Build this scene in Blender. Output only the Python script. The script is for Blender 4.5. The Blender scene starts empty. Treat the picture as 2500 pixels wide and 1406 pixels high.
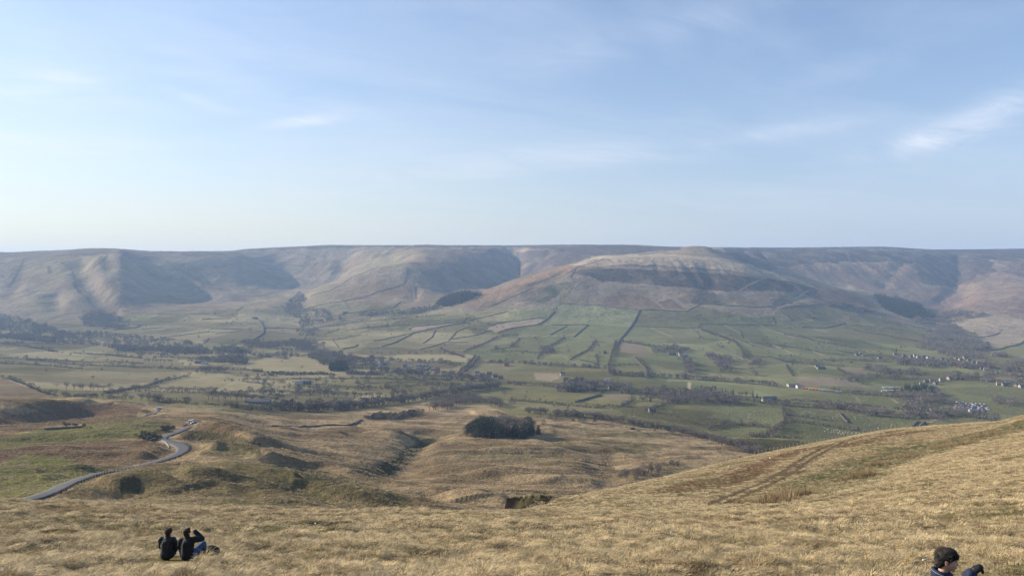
import bpy, bmesh, math, random
import numpy as np
from mathutils import Vector, Matrix

random.seed(11)
rng = np.random.default_rng(11)
S = bpy.context.scene
COL = S.collection

# ------------------------------------------------------------------ camera
FPX, HOR, CX = 1805.0, 646.0, 1250.0          # focal length in photo pixels, horizon row, centre column
cam = bpy.data.cameras.new('camera')
cam.sensor_width = 36.0
cam.lens = 36.0 * FPX / 2500.0
cam.shift_y = -(703.0 - HOR) / 2500.0
cam.clip_start, cam.clip_end = 0.1, 40000.0
cam_o = bpy.data.objects.new('camera', cam)
cam_o.rotation_euler = (math.radians(90), 0, 0)
COL.objects.link(cam_o)
S.camera = cam_o

# ------------------------------------------------------------------ sun, sky, exposure
SUN_AZ, SUN_EL = -71.0, 20.0                  # degrees from the view axis (left), above the horizon
a_, e_ = math.radians(SUN_AZ), math.radians(SUN_EL)
SUN_DIR = Vector((math.sin(a_) * math.cos(e_), math.cos(a_) * math.cos(e_), math.sin(e_)))
sun = bpy.data.lights.new('sun', 'SUN')
sun.energy, sun.angle, sun.color = 5.0, math.radians(0.5), (1.0, 0.89, 0.75)
sun_o = bpy.data.objects.new('sun', sun)
sun_o.rotation_euler = SUN_DIR.to_track_quat('Z', 'Y').to_euler()
sun_o.location = (-60, 10, 60)
COL.objects.link(sun_o)

SKY_STRENGTH = 0.086
W = bpy.data.worlds.new('World')
S.world = W
W.use_nodes = True
wn, wl = W.node_tree.nodes, W.node_tree.links
wn.clear()


def wnode(t, **kw):
    n = wn.new(t)
    for k, v in kw.items():
        setattr(n, k, v)
    return n


def wmath(op, a, b=None, c=None):
    n = wnode('ShaderNodeMath', operation=op)
    for i, v in enumerate((a, b, c)):
        if v is None:
            continue
        if isinstance(v, (int, float)):
            n.inputs[i].default_value = v
        else:
            wl.new(v, n.inputs[i])
    return n.outputs[0]


sky = wnode('ShaderNodeTexSky', sky_type='NISHITA')
sky.sun_disc = False
sky.sun_elevation = e_
sky.sun_rotation = a_
sky.altitude = 500
sky.air_density, sky.dust_density, sky.ozone_density = 1.0, 0.30, 1.2
tc = wnode('ShaderNodeTexCoord')
sep = wnode('ShaderNodeSeparateXYZ')
wl.new(tc.outputs['Generated'], sep.inputs[0])
dx, dy, dz = sep.outputs
# thin cirrus on a high flat layer: plane coordinates of the view direction
zc = wmath('ADD', wmath('MAXIMUM', dz, 0.0), 0.13)
U, V = wmath('DIVIDE', dx, zc), wmath('DIVIDE', dy, zc)
cmb = wnode('ShaderNodeCombineXYZ')
wl.new(wmath('ADD', wmath('MULTIPLY', U, 0.55), wmath('MULTIPLY', V, 0.10)), cmb.inputs[0])
wl.new(wmath('SUBTRACT', wmath('MULTIPLY', V, 0.9), wmath('MULTIPLY', U, 0.28)), cmb.inputs[1])
nz = wnode('ShaderNodeTexNoise')
nz.inputs['Scale'].default_value = 0.9
nz.inputs['Detail'].default_value = 7
nz.inputs['Roughness'].default_value = 0.55
nz.inputs['Distortion'].default_value = 0.5
wl.new(cmb.outputs[0], nz.inputs['Vector'])
rmp = wnode('ShaderNodeMapRange')
rmp.inputs[1].default_value, rmp.inputs[2].default_value = 0.42, 0.80
rmp.inputs[3].default_value, rmp.inputs[4].default_value = 0.02, 0.46
wl.new(nz.outputs[0], rmp.inputs[0])
veil = rmp.outputs[0]
# fine fibres
nz2 = wnode('ShaderNodeTexNoise')
nz2.inputs['Scale'].default_value = 3.2
nz2.inputs['Detail'].default_value = 9
nz2.inputs['Roughness'].default_value = 0.62
nz2.inputs['Distortion'].default_value = 0.9
wl.new(cmb.outputs[0], nz2.inputs['Vector'])
fib = nz2.outputs[0]
# separate cirrus streaks: each an elongated patch at its own bearing and height
dyp = wmath('MAXIMUM', dy, 0.05)
bu, bv = wmath('DIVIDE', dx, dyp), wmath('DIVIDE', dz, dyp)
front = wmath('GREATER_THAN', dy, 0.05)


def streak(u0, v0, ang, la, lb, amp):
    c, s = math.cos(ang), math.sin(ang)
    du, dv = wmath('SUBTRACT', bu, u0), wmath('SUBTRACT', bv, v0)
    p = wmath('DIVIDE', wmath('ADD', wmath('MULTIPLY', du, c), wmath('MULTIPLY', dv, s)), la)
    q = wmath('DIVIDE', wmath('SUBTRACT', wmath('MULTIPLY', dv, c), wmath('MULTIPLY', du, s)), lb)
    r2 = wmath('ADD', wmath('POWER', wmath('ABSOLUTE', p), 2.0), wmath('POWER', wmath('ABSOLUTE', q), 2.0))
    g = wmath('EXPONENT', wmath('MULTIPLY', r2, -1.0))
    f = wmath('MULTIPLY', wmath('MAXIMUM', wmath('SUBTRACT', fib, 0.3), 0.0), 2.6)
    return wmath('MULTIPLY', wmath('MULTIPLY', g, f), amp)


def pxdir(px, py):
    return (px - CX) / FPX, (HOR - py) / FPX


streaks = [(740, 298, 0.13, 90, 13, .62), (465, 240, -0.30, 85, 14, .34), (2400, 285, 0.36, 210, 36, .85),
           (2290, 345, 0.18, 190, 20, .5), (130, 200, -0.1, 200, 50, .5), (1300, 395, 0.10, 360, 30, .36),
           (1900, 325, 0.14, 230, 20, .26), (330, 355, 0.03, 330, 22, .22), (1560, 90, 0.25, 330, 40, .20),
           (620, 205, -0.2, 240, 40, .2), (2080, 170, 0.3, 260, 35, .14), (60, 345, -0.05, 150, 16, .3)]
tot = None
for px, py, an, la, lb, am in streaks:
    u0, v0 = pxdir(px, py)
    g = streak(u0, v0, an, la / FPX, lb / FPX, am)
    tot = g if tot is None else wmath('ADD', tot, g)
veil = wmath('MULTIPLY', veil, wmath('ADD', wmath('MULTIPLY', fib, 1.3), 0.25))
cloud = wmath('MINIMUM', wmath('ADD', veil, wmath('MULTIPLY', tot, front)), 0.85)
mix = wnode('ShaderNodeMix', data_type='RGBA')
wl.new(cloud, mix.inputs[0])
wl.new(sky.outputs[0], mix.inputs[6])
mix.inputs[7].default_value = (7.2, 7.0, 6.7, 1)
# distant haze low in the sky, creamier towards the sun, the same all round the horizon
hzv = wmath('EXPONENT', wmath('DIVIDE', wmath('MAXIMUM', dz, 0.0), -0.19))
hzf = wmath('MULTIPLY', hzv, 0.93)
sdx, sdy = math.sin(a_), math.cos(a_)
sd = wmath('ADD', wmath('MULTIPLY', dx, sdx), wmath('MULTIPLY', dy, sdy))
sr = wnode('ShaderNodeMapRange', interpolation_type='SMOOTHSTEP')
sr.inputs[1].default_value, sr.inputs[2].default_value = -0.25, 0.95
wl.new(sd, sr.inputs[0])
hc_ = wnode('ShaderNodeMix', data_type='RGBA')
hc_.inputs[6].default_value = (2.75, 2.9, 3.4, 1)
hc_.inputs[7].default_value = (5.0, 4.3, 3.3, 1)
wl.new(sr.outputs[0], hc_.inputs[0])
hmix = wnode('ShaderNodeMix', data_type='RGBA')
wl.new(hzf, hmix.inputs[0])
wl.new(mix.outputs[2], hmix.inputs[6])
wl.new(hc_.outputs[2], hmix.inputs[7])
bg = wnode('ShaderNodeBackground')
bg.inputs['Strength'].default_value = SKY_STRENGTH
tint = wnode('ShaderNodeMix', data_type='RGBA', blend_type='MULTIPLY')
tint.inputs[0].default_value = 1.0
tint.inputs[7].default_value = (0.885, 0.965, 1.10, 1)      # white balance of the sky light
wl.new(hmix.outputs[2], tint.inputs[6])
wl.new(tint.outputs[2], bg.inputs[0])
wo = wnode('ShaderNodeOutputWorld')
wl.new(bg.outputs[0], wo.inputs[0])

S.view_settings.view_transform = 'Standard'
S.view_settings.look = 'None'
S.view_settings.exposure = 1.02
S.view_settings.gamma = 1.0
S.view_settings.use_curve_mapping = False
S.render.engine = 'CYCLES'
S.cycles.max_bounces = 4
S.cycles.diffuse_bounces = 2
S.cycles.glossy_bounces = 2
S.cycles.volume_bounces = 0
S.cycles.use_denoising = True
S.cycles.denoising_prefilter = 'NONE'
S.cycles.use_adaptive_sampling = False


# ------------------------------------------------------------------ helpers
def tag(o, label=None, cat=None, group=None, kind=None):
    if label:
        o['label'] = label
    if cat:
        o['category'] = cat
    if group:
        o['group'] = group
    if kind:
        o['kind'] = kind
    return o


def empty(name, loc=(0, 0, 0), rz=0.0):
    o = bpy.data.objects.new(name, None)
    o.empty_display_size = 0.3
    o.location = loc
    o.rotation_euler = (0, 0, rz)
    COL.objects.link(o)
    return o


def mesh(name, V_, F_, mat, smooth=False):
    me = bpy.data.meshes.new(name)
    me.from_pydata([tuple(map(float, v)) for v in V_], [], [tuple(map(int, f)) for f in F_])
    if mat:
        me.materials.append(mat)
    if smooth:
        me.polygons.foreach_set('use_smooth', [True] * len(me.polygons))
    me.update()
    return me


def obj(name, me, parent=None, loc=None, rz=None, scale=None):
    o = bpy.data.objects.new(name, me)
    if parent:
        o.parent = parent
    if loc is not None:
        o.location = loc
    if rz is not None:
        o.rotation_euler = (0, 0, rz)
    if scale is not None:
        o.scale = scale if hasattr(scale, '__len__') else (scale,) * 3
    COL.objects.link(o)
    return o


class MB:
    """collects boxes, tubes, triangles into one mesh"""

    def __init__(self):
        self.v, self.f = [], []

    def add(self, V_, F_):
        b = len(self.v)
        self.v += [tuple(p) for p in V_]
        self.f += [tuple(i + b for i in f) for f in F_]

    def box(self, x0, x1, y0, y1, z0, z1, M=None):
        P = [(x0, y0, z0), (x1, y0, z0), (x1, y1, z0), (x0, y1, z0), (x0, y0, z1), (x1, y0, z1), (x1, y1, z1), (x0, y1, z1)]
        if M:
            P = [tuple(M @ Vector(p)) for p in P]
        self.add(P, [(3, 2, 1, 0), (4, 5, 6, 7), (0, 1, 5, 4), (1, 2, 6, 5), (2, 3, 7, 6), (3, 0, 4, 7)])

    def tube(self, p0, p1, r0, r1, n=5, cap=True):
        p0, p1 = Vector(p0), Vector(p1)
        d = (p1 - p0)
        if d.length < 1e-6:
            return
        d.normalize()
        a = d.orthogonal().normalized()
        b = d.cross(a)
        P = []
        for p, r in ((p0, r0), (p1, r1)):
            for k in range(n):
                t = 2 * math.pi * k / n
                P.append(p + a * (math.cos(t) * r) + b * (math.sin(t) * r))
        F = [(k, (k + 1) % n, n + (k + 1) % n, n + k) for k in range(n)]
        if cap:
            F += [tuple(range(n - 1, -1, -1)), tuple(range(n, 2 * n))]
        self.add(P, F)

    def mesh(self, name, mat, smooth=False):
        return mesh(name, self.v, self.f, mat, smooth)


def _h(ix, iy, seed):
    n = (ix.astype(np.int64) * 374761393 + iy.astype(np.int64) * 668265263 + seed * 974634777) & 0xFFFFFFFF
    n = ((n ^ (n >> 13)) * 1274126177) & 0xFFFFFFFF
    n = ((n ^ (n >> 16)) * 2246822519) & 0xFFFFFFFF
    return ((n ^ (n >> 15)) & 0xFFFFFF).astype(np.float64) / 0xFFFFFF


def vnoise(x, y, seed=0):
    x0, y0 = np.floor(x), np.floor(y)
    fx, fy = x - x0, y - y0
    u, v = fx * fx * fx * (fx * (fx * 6 - 15) + 10), fy * fy * fy * (fy * (fy * 6 - 15) + 10)
    a, b = _h(x0, y0, seed), _h(x0 + 1, y0, seed)
    c, d = _h(x0, y0 + 1, seed), _h(x0 + 1, y0 + 1, seed)
    return ((a + (b - a) * u) * (1 - v) + (c + (d - c) * u) * v) * 2 - 1


def fbm(x, y, octv=4, seed=0, gain=0.5):
    s, a, n = 0.0, 1.0, 0.0
    for k in range(octv):
        # rotate each octave so the lattice never lines up
        c, q = math.cos(0.6 + k * 0.9), math.sin(0.6 + k * 0.9)
        s = s + a * vnoise((x * c - y * q) * 2 ** k + 17.3 * k, (x * q + y * c) * 2 ** k - 9.1 * k, seed + k)
        n += a
        a *= gain
    return s / n


def ridged(x, y, octv=3, seed=0):
    s, a, n = 0.0, 1.0, 0.0
    for k in range(octv):
        s = s + a * (1 - 2 * np.abs(vnoise(x * 2 ** k + 5.7 * k, y * 2 ** k + 3.1 * k, seed + k)))
        n += a
        a *= 0.5
    return s / n


def sstep(a, b, x):
    t = np.clip((x - a) / (b - a), 0, 1)
    return t * t * (3 - 2 * t)


def pchip_slopes(X, Z):
    """monotone slopes along axis 0"""
    h = np.diff(X, axis=0)
    d = np.diff(Z, axis=0) / h
    m = np.zeros_like(Z)
    m[0], m[-1] = d[0], d[-1]
    w1, w2 = 2 * h[1:] + h[:-1], h[1:] + 2 * h[:-1]
    same = (d[:-1] * d[1:]) > 0
    with np.errstate(divide='ignore', invalid='ignore'):
        hm = (w1 + w2) / (w1 / d[:-1] + w2 / d[1:])
    m[1:-1] = np.where(same, hm, 0)
    return m


def pchip1(x, xs, ys):
    xs, ys = np.asarray(xs, float), np.asarray(ys, float)
    m = pchip_slopes(xs, ys)
    x = np.clip(x, xs[0], xs[-1])
    i = np.clip(np.searchsorted(xs, x) - 1, 0, len(xs) - 2)
    h = xs[i + 1] - xs[i]
    t = (x - xs[i]) / h
    return ((2 * t**3 - 3 * t**2 + 1) * ys[i] + (t**3 - 2 * t**2 + t) * h * m[i] +
            (-2 * t**3 + 3 * t**2) * ys[i + 1] + (t**3 - t**2) * h * m[i + 1])

# ------------------------------------------------------------------ materials
def mat(name, col, rough=0.9, spec=0.2, metal=0.0, var=0.0, vscale=1.0, bump=0.0, bscale=4.0, island=False, sheen=0.0):
    m = bpy.data.materials.new(name)
    m.use_nodes = True
    n, l = m.node_tree.nodes, m.node_tree.links
    b = n['Principled BSDF']
    b.inputs['Base Color'].default_value = (*col, 1)
    b.inputs['Roughness'].default_value = rough
    b.inputs['Specular IOR Level'].default_value = spec
    b.inputs['Metallic'].default_value = metal
    if sheen:
        b.inputs['Sheen Weight'].default_value = sheen
    if var:
        t = n.new('ShaderNodeTexCoord')
        z = n.new('ShaderNodeTexNoise')
        z.inputs['Scale'].default_value = vscale
        z.inputs['Detail'].default_value = 5
        l.new(t.outputs['Object'], z.inputs['Vector'])
        r = n.new('ShaderNodeMapRange')
        r.inputs[1].default_value, r.inputs[2].default_value = 0.25, 0.75
        r.inputs[3].default_value, r.inputs[4].default_value = 1 - var, 1 + var
        l.new(z.outputs[0], r.inputs[0])
        src = r.outputs[0]
        if island:
            oi = n.new('ShaderNodeObjectInfo')
            r2 = n.new('ShaderNodeMapRange')
            r2.inputs[3].default_value, r2.inputs[4].default_value = 1 - var * 0.8, 1 + var * 0.8
            l.new(oi.outputs['Random'], r2.inputs[0])
            mm = n.new('ShaderNodeMath')
            mm.operation = 'MULTIPLY'
            l.new(src, mm.inputs[0])
            l.new(r2.outputs[0], mm.inputs[1])
            src = mm.outputs[0]
        h = n.new('ShaderNodeHueSaturation')
        h.inputs['Color'].default_value = (*col, 1)
        l.new(src, h.inputs['Value'])
        l.new(h.outputs[0], b.inputs['Base Color'])
    if bump:
        t = n.new('ShaderNodeTexCoord')
        z = n.new('ShaderNodeTexNoise')
        z.inputs['Scale'].default_value = bscale
        z.inputs['Detail'].default_value = 6
        l.new(t.outputs['Object'], z.inputs['Vector'])
        bp = n.new('ShaderNodeBump')
        bp.inputs['Strength'].default_value = 1
        bp.inputs['Distance'].default_value = bump
        l.new(z.outputs[0], bp.inputs['Height'])
        l.new(bp.outputs[0], b.inputs['Normal'])
    return m


def ground_mat(name, scales, bump, var):
    """colour from the 'Col' attribute, broken up by noise of several sizes, with fine relief"""
    m = bpy.data.materials.new(name)
    m.use_nodes = True
    n, l = m.node_tree.nodes, m.node_tree.links
    b = n['Principled BSDF']
    b.inputs['Roughness'].default_value = 1.0
    b.inputs['Specular IOR Level'].default_value = 0.0
    at = n.new('ShaderNodeAttribute')
    at.attribute_name = 'Col'
    geo = n.new('ShaderNodeNewGeometry')
    fac = None
    hsum = None
    for i, (sc, wv, wb) in enumerate(scales):
        mp = n.new('ShaderNodeMapping')
        mp.inputs['Scale'].default_value = (sc * 0.75, sc, sc)
        l.new(geo.outputs['Position'], mp.inputs[0])
        z = n.new('ShaderNodeTexNoise')
        z.inputs['Scale'].default_value = 1.0
        z.inputs['Detail'].default_value = 6
        z.inputs['Roughness'].default_value = 0.6
        l.new(mp.outputs[0], z.inputs['Vector'])
        r = n.new('ShaderNodeMapRange')
        r.inputs[1].default_value, r.inputs[2].default_value = 0.3, 0.7
        r.inputs[3].default_value, r.inputs[4].default_value = 1 - var * wv, 1 + var * wv
        l.new(z.outputs[0], r.inputs[0])
        if fac is None:
            fac = r.outputs[0]
        else:
            q = n.new('ShaderNodeMath')
            q.operation = 'MULTIPLY'
            l.new(fac, q.inputs[0])
            l.new(r.outputs[0], q.inputs[1])
            fac = q.outputs[0]
        hq = n.new('ShaderNodeMath')
        hq.operation = 'MULTIPLY'
        l.new(z.outputs[0], hq.inputs[0])
        hq.inputs[1].default_value = wb
        if hsum is None:
            hsum = hq.outputs[0]
        else:
            q = n.new('ShaderNodeMath')
            q.operation = 'ADD'
            l.new(hsum, q.inputs[0])
            l.new(hq.outputs[0], q.inputs[1])
            hsum = q.outputs[0]
    h = n.new('ShaderNodeHueSaturation')
    l.new(at.outputs['Color'], h.inputs['Color'])
    l.new(fac, h.inputs['Value'])
    l.new(h.outputs[0], b.inputs['Base Color'])
    if bump:
        bp = n.new('ShaderNodeBump')
        bp.inputs['Strength'].default_value = 1.0
        bp.inputs['Distance'].default_value = bump
        l.new(hsum, bp.inputs['Height'])
        l.new(bp.outputs[0], b.inputs['Normal'])
    return m


# ------------------------------------------------------------------ terrain: guide lines (photo column, distance, photo row)
G = []


def guide(rows, *pts):
    G.append((rows, sorted(pts)))


guide(0, (-480, 1.0, 4150), (2980, 1.0, 4150))
guide(46, (-480, 16, 1400), (0, 16, 1406), (1250, 16, 1408), (2000, 16, 1405), (2500, 16, 1403), (2980, 16, 1390))
guide(84, (-480, 35, 1262), (0, 35, 1285), (600, 35, 1292), (1250, 35, 1294), (1700, 35, 1290), (2100, 35, 1278), (2500, 36, 1252), (2980, 38, 1210))
guide(90, (-480, 62, 1206), (0, 62, 1222), (300, 60, 1235), (600, 58, 1243), (900, 58, 1247), (1200, 58, 1248), (1300, 60, 1247), (1500, 64, 1246),
      (1700, 75, 1240), (1900, 90, 1212), (2100, 110, 1170), (2300, 140, 1110), (2500, 180, 1050), (2980, 195, 960))
guide(16, (-480, 90, 1250), (0, 88, 1268), (300, 86, 1280), (900, 82, 1290), (1200, 80, 1285), (1300, 78, 1266), (1500, 84, 1256), (1750, 97, 1241),
      (2000, 121, 1181), (2250, 155, 1113), (2400, 180, 1068), (2500, 200, 1037), (2980, 212, 950))
guide(90, (-480, 110, 1330), (600, 110, 1345), (1150, 110, 1320), (1240, 110, 1290), (1262, 110, 1262), (1290, 113, 1239), (1400, 127, 1214), (1600, 160, 1169), (1850, 210, 1110),
      (2000, 236, 1080), (2200, 262, 1046), (2350, 268, 1036), (2430, 250, 1030), (2500, 232, 1013), (2980, 232, 935))
guide(14, (-480, 150, 1330), (0, 150, 1335), (1000, 165, 1335), (1222, 160, 1310), (1238, 158, 1219), (1290, 170, 1211), (1340, 182, 1210), (1400, 195, 1222), (1500, 225, 1235), (1570, 250, 1228), (1750, 295, 1225), (2000, 345, 1215), (2250, 375, 1225), (2500, 355, 1235), (2980, 360, 1230))
guide(30, (-480, 215, 1224), (0, 215, 1228), (250, 215, 1228), (500, 215, 1236), (750, 222, 1250), (1000, 240, 1262), (1250, 285, 1246), (1500, 350, 1224), (1750, 500, 1168), (2000, 560, 1150), (2250, 600, 1140), (2500, 600, 1130), (2980, 600, 1120))
guide(64, (-480, 300, 1148), (0, 300, 1150), (250, 300, 1150), (500, 300, 1152), (750, 320, 1188), (1000, 345, 1205), (1250, 400, 1186), (1500, 480, 1164), (1750, 650, 1115), (2000, 750, 1108), (2250, 800, 1100), (2500, 800, 1095), (2980, 800, 1090))
guide(60, (-480, 385, 1098), (0, 385, 1100), (250, 385, 1100), (500, 390, 1102), (750, 420, 1136), (1000, 470, 1141), (1250, 540, 1125), (1500, 620, 1114), (1750, 780, 1086), (2000, 880, 1077), (2250, 950, 1066), (2980, 950, 1058))
guide(56, (-480, 490, 1048), (0, 490, 1050), (250, 490, 1048), (500, 500, 1053), (750, 560, 1086), (1000, 620, 1083), (1250, 700, 1071), (1500, 760, 1073), (1750, 900, 1066), (2000, 1050, 1050), (2250, 1150, 1036), (2980, 1150, 1030))
guide(46, (-480, 620, 1006), (0, 620, 1011), (250, 620, 1013), (500, 640, 1021), (750, 720, 1046), (1000, 800, 1041), (1250, 850, 1040), (1500, 900, 1044), (1750, 1050, 1044), (2000, 1250, 1001), (2250, 1350, 986), (2980, 1350, 982))
guide(40, (-480, 780, 980), (0, 780, 985), (250, 800, 991), (500, 820, 1001), (750, 900, 1014), (1000, 980, 1008), (1250, 1000, 1010), (1500, 1100, 1002), (1750, 1250, 991), (2000, 1450, 956), (2250, 1550, 946), (2980, 1550, 942))
guide(36, (-480, 950, 960), (0, 950, 966), (250, 980, 970), (500, 1000, 976), (750, 1080, 986), (1000, 1150, 985), (1250, 1200, 984), (1500, 1350, 962), (1750, 1500, 945), (2000, 1700, 911), (2250, 1800, 901), (2980, 1800, 900))
guide(34, (-480, 1250, 922), (0, 1250, 928), (250, 1280, 940), (500, 1300, 945), (750, 1350, 946), (1000, 1400, 945), (1250, 1450, 944), (1500, 1600, 920), (1750, 1750, 905), (2000, 1950, 881), (2250, 2050, 873), (2980, 2050, 872))
guide(30, (-480, 1650, 882), (0, 1650, 886), (250, 1650, 893), (500, 1650, 894), (750, 1700, 895), (1000, 1750, 893), (1250, 1800, 890), (1500, 1900, 872), (1750, 2050, 860), (2000, 2200, 851), (2250, 2300, 850), (2980, 2300, 854))
guide(26, (-480, 2150, 848), (0, 2150, 850), (250, 2150, 853), (500, 2150, 854), (750, 2170, 856), (1000, 2200, 852), (1250, 2250, 846), (1500, 2300, 832), (1750, 2350, 827), (2000, 2450, 825), (2250, 2520, 832), (2500, 2550, 842), (2980, 2550, 845))
# foot of the hills
guide(24, (-480, 2620, 812), (0, 2620, 814), (300, 2620, 815), (600, 2620, 812), (740, 2640, 818), (900, 2640, 812), (1100, 2660, 800), (1300, 2680, 789), (1500, 2700, 790), (1700, 2720, 795), (1900, 2740, 803), (2100, 2780, 810), (2300, 2800, 822), (2500, 2800, 826), (2980, 2800, 826))
guide(30, (-480, 3000, 780), (0, 3000, 783), (150, 3000, 783), (300, 3000, 783), (450, 3000, 778), (600, 3000, 775), (680, 3000, 785), (740, 3000, 790), (800, 3000, 785), (900, 3000, 776), (1100, 3000, 762), (1200, 3000, 755), (1300, 3000, 746), (1500, 3000, 750),
      (1700, 3000, 748), (1800, 3000, 752), (1900, 3000, 762), (2050, 3050, 778), (2200, 3050, 795), (2300, 3050, 806), (2400, 3050, 798), (2500, 3050, 795), (2980, 3050, 795))
guide(36, (-480, 3300, 742), (0, 3300, 740), (100, 3300, 733), (200, 3300, 722), (280, 3300, 726), (320, 3300, 742), (450, 3300, 752), (560, 3300, 752), (650, 3300, 752), (735, 3300, 762), (800, 3300, 752), (870, 3300, 748), (1000, 3300, 742), (1080, 3300, 734), (1120, 3300, 722),
      (1200, 3300, 703), (1300, 3300, 686), (1400, 3300, 682), (1500, 3300, 686), (1600, 3300, 686), (1700, 3300, 690), (1800, 3300, 700), (1900, 3300, 716), (2000, 3330, 732), (2100, 3330, 752), (2200, 3330, 770), (2300, 3330, 782), (2400, 3330, 772), (2500, 3330, 765), (2980, 3330, 760))
guide(36, (-480, 3650, 690), (0, 3650, 690), (100, 3650, 682), (200, 3650, 664), (280, 3650, 664), (330, 3650, 688), (400, 3650, 716), (480, 3650, 735), (600, 3650, 738), (700, 3650, 732), (735, 3650, 736), (770, 3650, 722), (850, 3650, 712), (950, 3650, 706), (1010, 3650, 706), (1100, 3650, 722), (1140, 3640, 722),
      (1180, 3640, 712), (1250, 3640, 684), (1300, 3640, 670), (1350, 3640, 655), (1400, 3640, 644), (1450, 3640, 634), (1550, 3640, 628), (1700, 3640, 632), (1800, 3640, 644), (1900, 3640, 667), (2000, 3640, 691), (2100, 3640, 716), (2200, 3640, 742), (2300, 3650, 757), (2400, 3650, 742), (2500, 3650, 730), (2980, 3650, 722))
guide(34, (-480, 4000, 645), (0, 4000, 640), (100, 4000, 632), (200, 4000, 624), (285, 4000, 627), (340, 4000, 646), (400, 4000, 672), (500, 4000, 700), (600, 4000, 712), (700, 4000, 722), (740, 4000, 717), (770, 4000, 704), (820, 4000, 684), (880, 4000, 664), (940, 4000, 648), (1000, 4000, 644), (1060, 4000, 652), (1120, 4000, 676), (1200, 4000, 708), (1250, 4000, 704),
      (1300, 4000, 690), (1380, 4000, 664), (1450, 4000, 635), (1550, 4000, 627), (1650, 4000, 622), (1720, 4000, 620), (1780, 4000, 633), (1850, 4000, 662), (1930, 4000, 690), (2000, 4000, 703), (2100, 4000, 726), (2200, 4000, 750), (2300, 4000, 760), (2400, 4000, 726), (2500, 4000, 705), (2980, 4000, 690))
guide(32, (-480, 4350, 626), (0, 4350, 622), (100, 4350, 617), (200, 4350, 610), (280, 4350, 610), (380, 4350, 626), (480, 4350, 646), (560, 4350, 668), (640, 4350, 694), (700, 4350, 708), (760, 4350, 704), (830, 4350, 692), (900, 4350, 672), (960, 4350, 648), (1040, 4350, 626), (1100, 4350, 636), (1170, 4350, 664), (1230, 4350, 692), (1300, 4350, 690),
      (1370, 4350, 666), (1430, 4350, 640), (1500, 4350, 624), (1600, 4350, 618), (1652, 4350, 611), (1674, 4350, 602.5), (1700, 4350, 600.5), (1727, 4350, 602.5), (1750, 4350, 612), (1800, 4350, 625), (1850, 4350, 660), (1930, 4350, 692), (2000, 4350, 700), (2100, 4350, 708), (2200, 4350, 716), (2300, 4350, 720), (2340, 4350, 722), (2400, 4350, 697), (2500, 4350, 682), (2980, 4350, 668))
guide(30, (-480, 4700, 620), (0, 4700, 616), (100, 4700, 613), (240, 4700, 606), (380, 4700, 613), (480, 4700, 614), (570, 4700, 626), (640, 4700, 655), (700, 4700, 682), (760, 4700, 682), (830, 4700, 668), (900, 4700, 645), (970, 4700, 625), (1040, 4700, 610), (1100, 4700, 617), (1160, 4700, 630), (1240, 4700, 672), (1300, 4700, 652),
      (1350, 4700, 634), (1430, 4700, 622), (1500, 4700, 616), (1600, 4700, 612), (1700, 4700, 607), (1780, 4700, 613), (1850, 4700, 634), (1950, 4700, 645), (2050, 4700, 652), (2150, 4700, 658), (2250, 4700, 664), (2335, 4700, 676), (2380, 4700, 654), (2500, 4700, 640), (2980, 4700, 632))
guide(30, (-480, 5200, 624), (0, 5200, 621), (240, 5200, 616), (400, 5200, 618), (560, 5200, 613), (620, 5200, 622), (700, 5200, 640), (770, 5200, 640), (830, 5200, 636), (900, 5200, 615), (1000, 5200, 603), (1040, 5200, 600), (1100, 5200, 602), (1190, 5200, 607), (1255, 5200, 634), (1290, 5200, 610), (1400, 5200, 603),
      (1500, 5200, 600), (1600, 5200, 604), (1700, 5200, 606), (1830, 5200, 612), (1950, 5200, 615), (2050, 5200, 611), (2150, 5200, 611), (2250, 5200, 618), (2335, 5200, 626), (2400, 5200, 619), (2500, 5200, 615), (2980, 5200, 612))
guide(20, (-480, 5800, 626), (0, 5800, 624), (300, 5800, 620), (480, 5800, 618), (560, 5800, 613.5), (600, 5800, 608), (660, 5800, 605), (760, 5800, 600.5), (820, 5800, 598), (900, 5800, 599), (1010, 5800, 599), (1040, 5800, 597.5), (1080, 5800, 599), (1250, 5800, 599), (1450, 5800, 598),
      (1550, 5800, 598.5), (1640, 5800, 603), (1790, 5800, 604), (1900, 5800, 605), (2050, 5800, 603.5), (2150, 5800, 602.5), (2220, 5800, 606), (2290, 5800, 609.5), (2500, 5800, 607), (2980, 5800, 605))
guide(8, (-480, 7000, 636), (1250, 7000, 618), (2980, 7000, 622))
guide(6, (-480, 11000, 660), (1250, 11000, 655), (2980, 11000, 655))

PX = np.arange(-480, 2980.1, 3.3)
NC = len(PX)
T = (PX - CX) / FPX
J = len(G)
YC = np.zeros((J, NC))
ZC = np.zeros((J, NC))
for j, (_, pts) in enumerate(G):
    xs = [p[0] for p in pts]
    YC[j] = pchip1(PX, xs, [p[1] for p in pts])
    py = pchip1(PX, xs, [p[2] for p in pts])
    if 14 <= j <= 27:      # ease the corners of the guide lines
        k = np.hanning(13)
        k /= k.sum()
        py = np.convolve(np.pad(py, 6, mode='edge'), k, mode='valid')
    ZC[j] = -(py - HOR) * YC[j] / FPX
SL = pchip_slopes(YC, ZC)
Yr, Zr, ROWJ = [], [], []
for j in range(J - 1):
    n = G[j + 1][0]
    for i in range(n):
        f = i / n
        if j == 0:
            f = f ** 1.6
        h = YC[j + 1] - YC[j]
        Yr.append(YC[j] + f * h)
        Zr.append((2 * f**3 - 3 * f**2 + 1) * ZC[j] + (f**3 - 2 * f**2 + f) * h * SL[j] +
                  (-2 * f**3 + 3 * f**2) * ZC[j + 1] + (f**3 - f**2) * h * SL[j + 1])
        ROWJ.append(j)
Yr.append(YC[-1])
Zr.append(ZC[-1])
ROWJ.append(J - 1)
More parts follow.
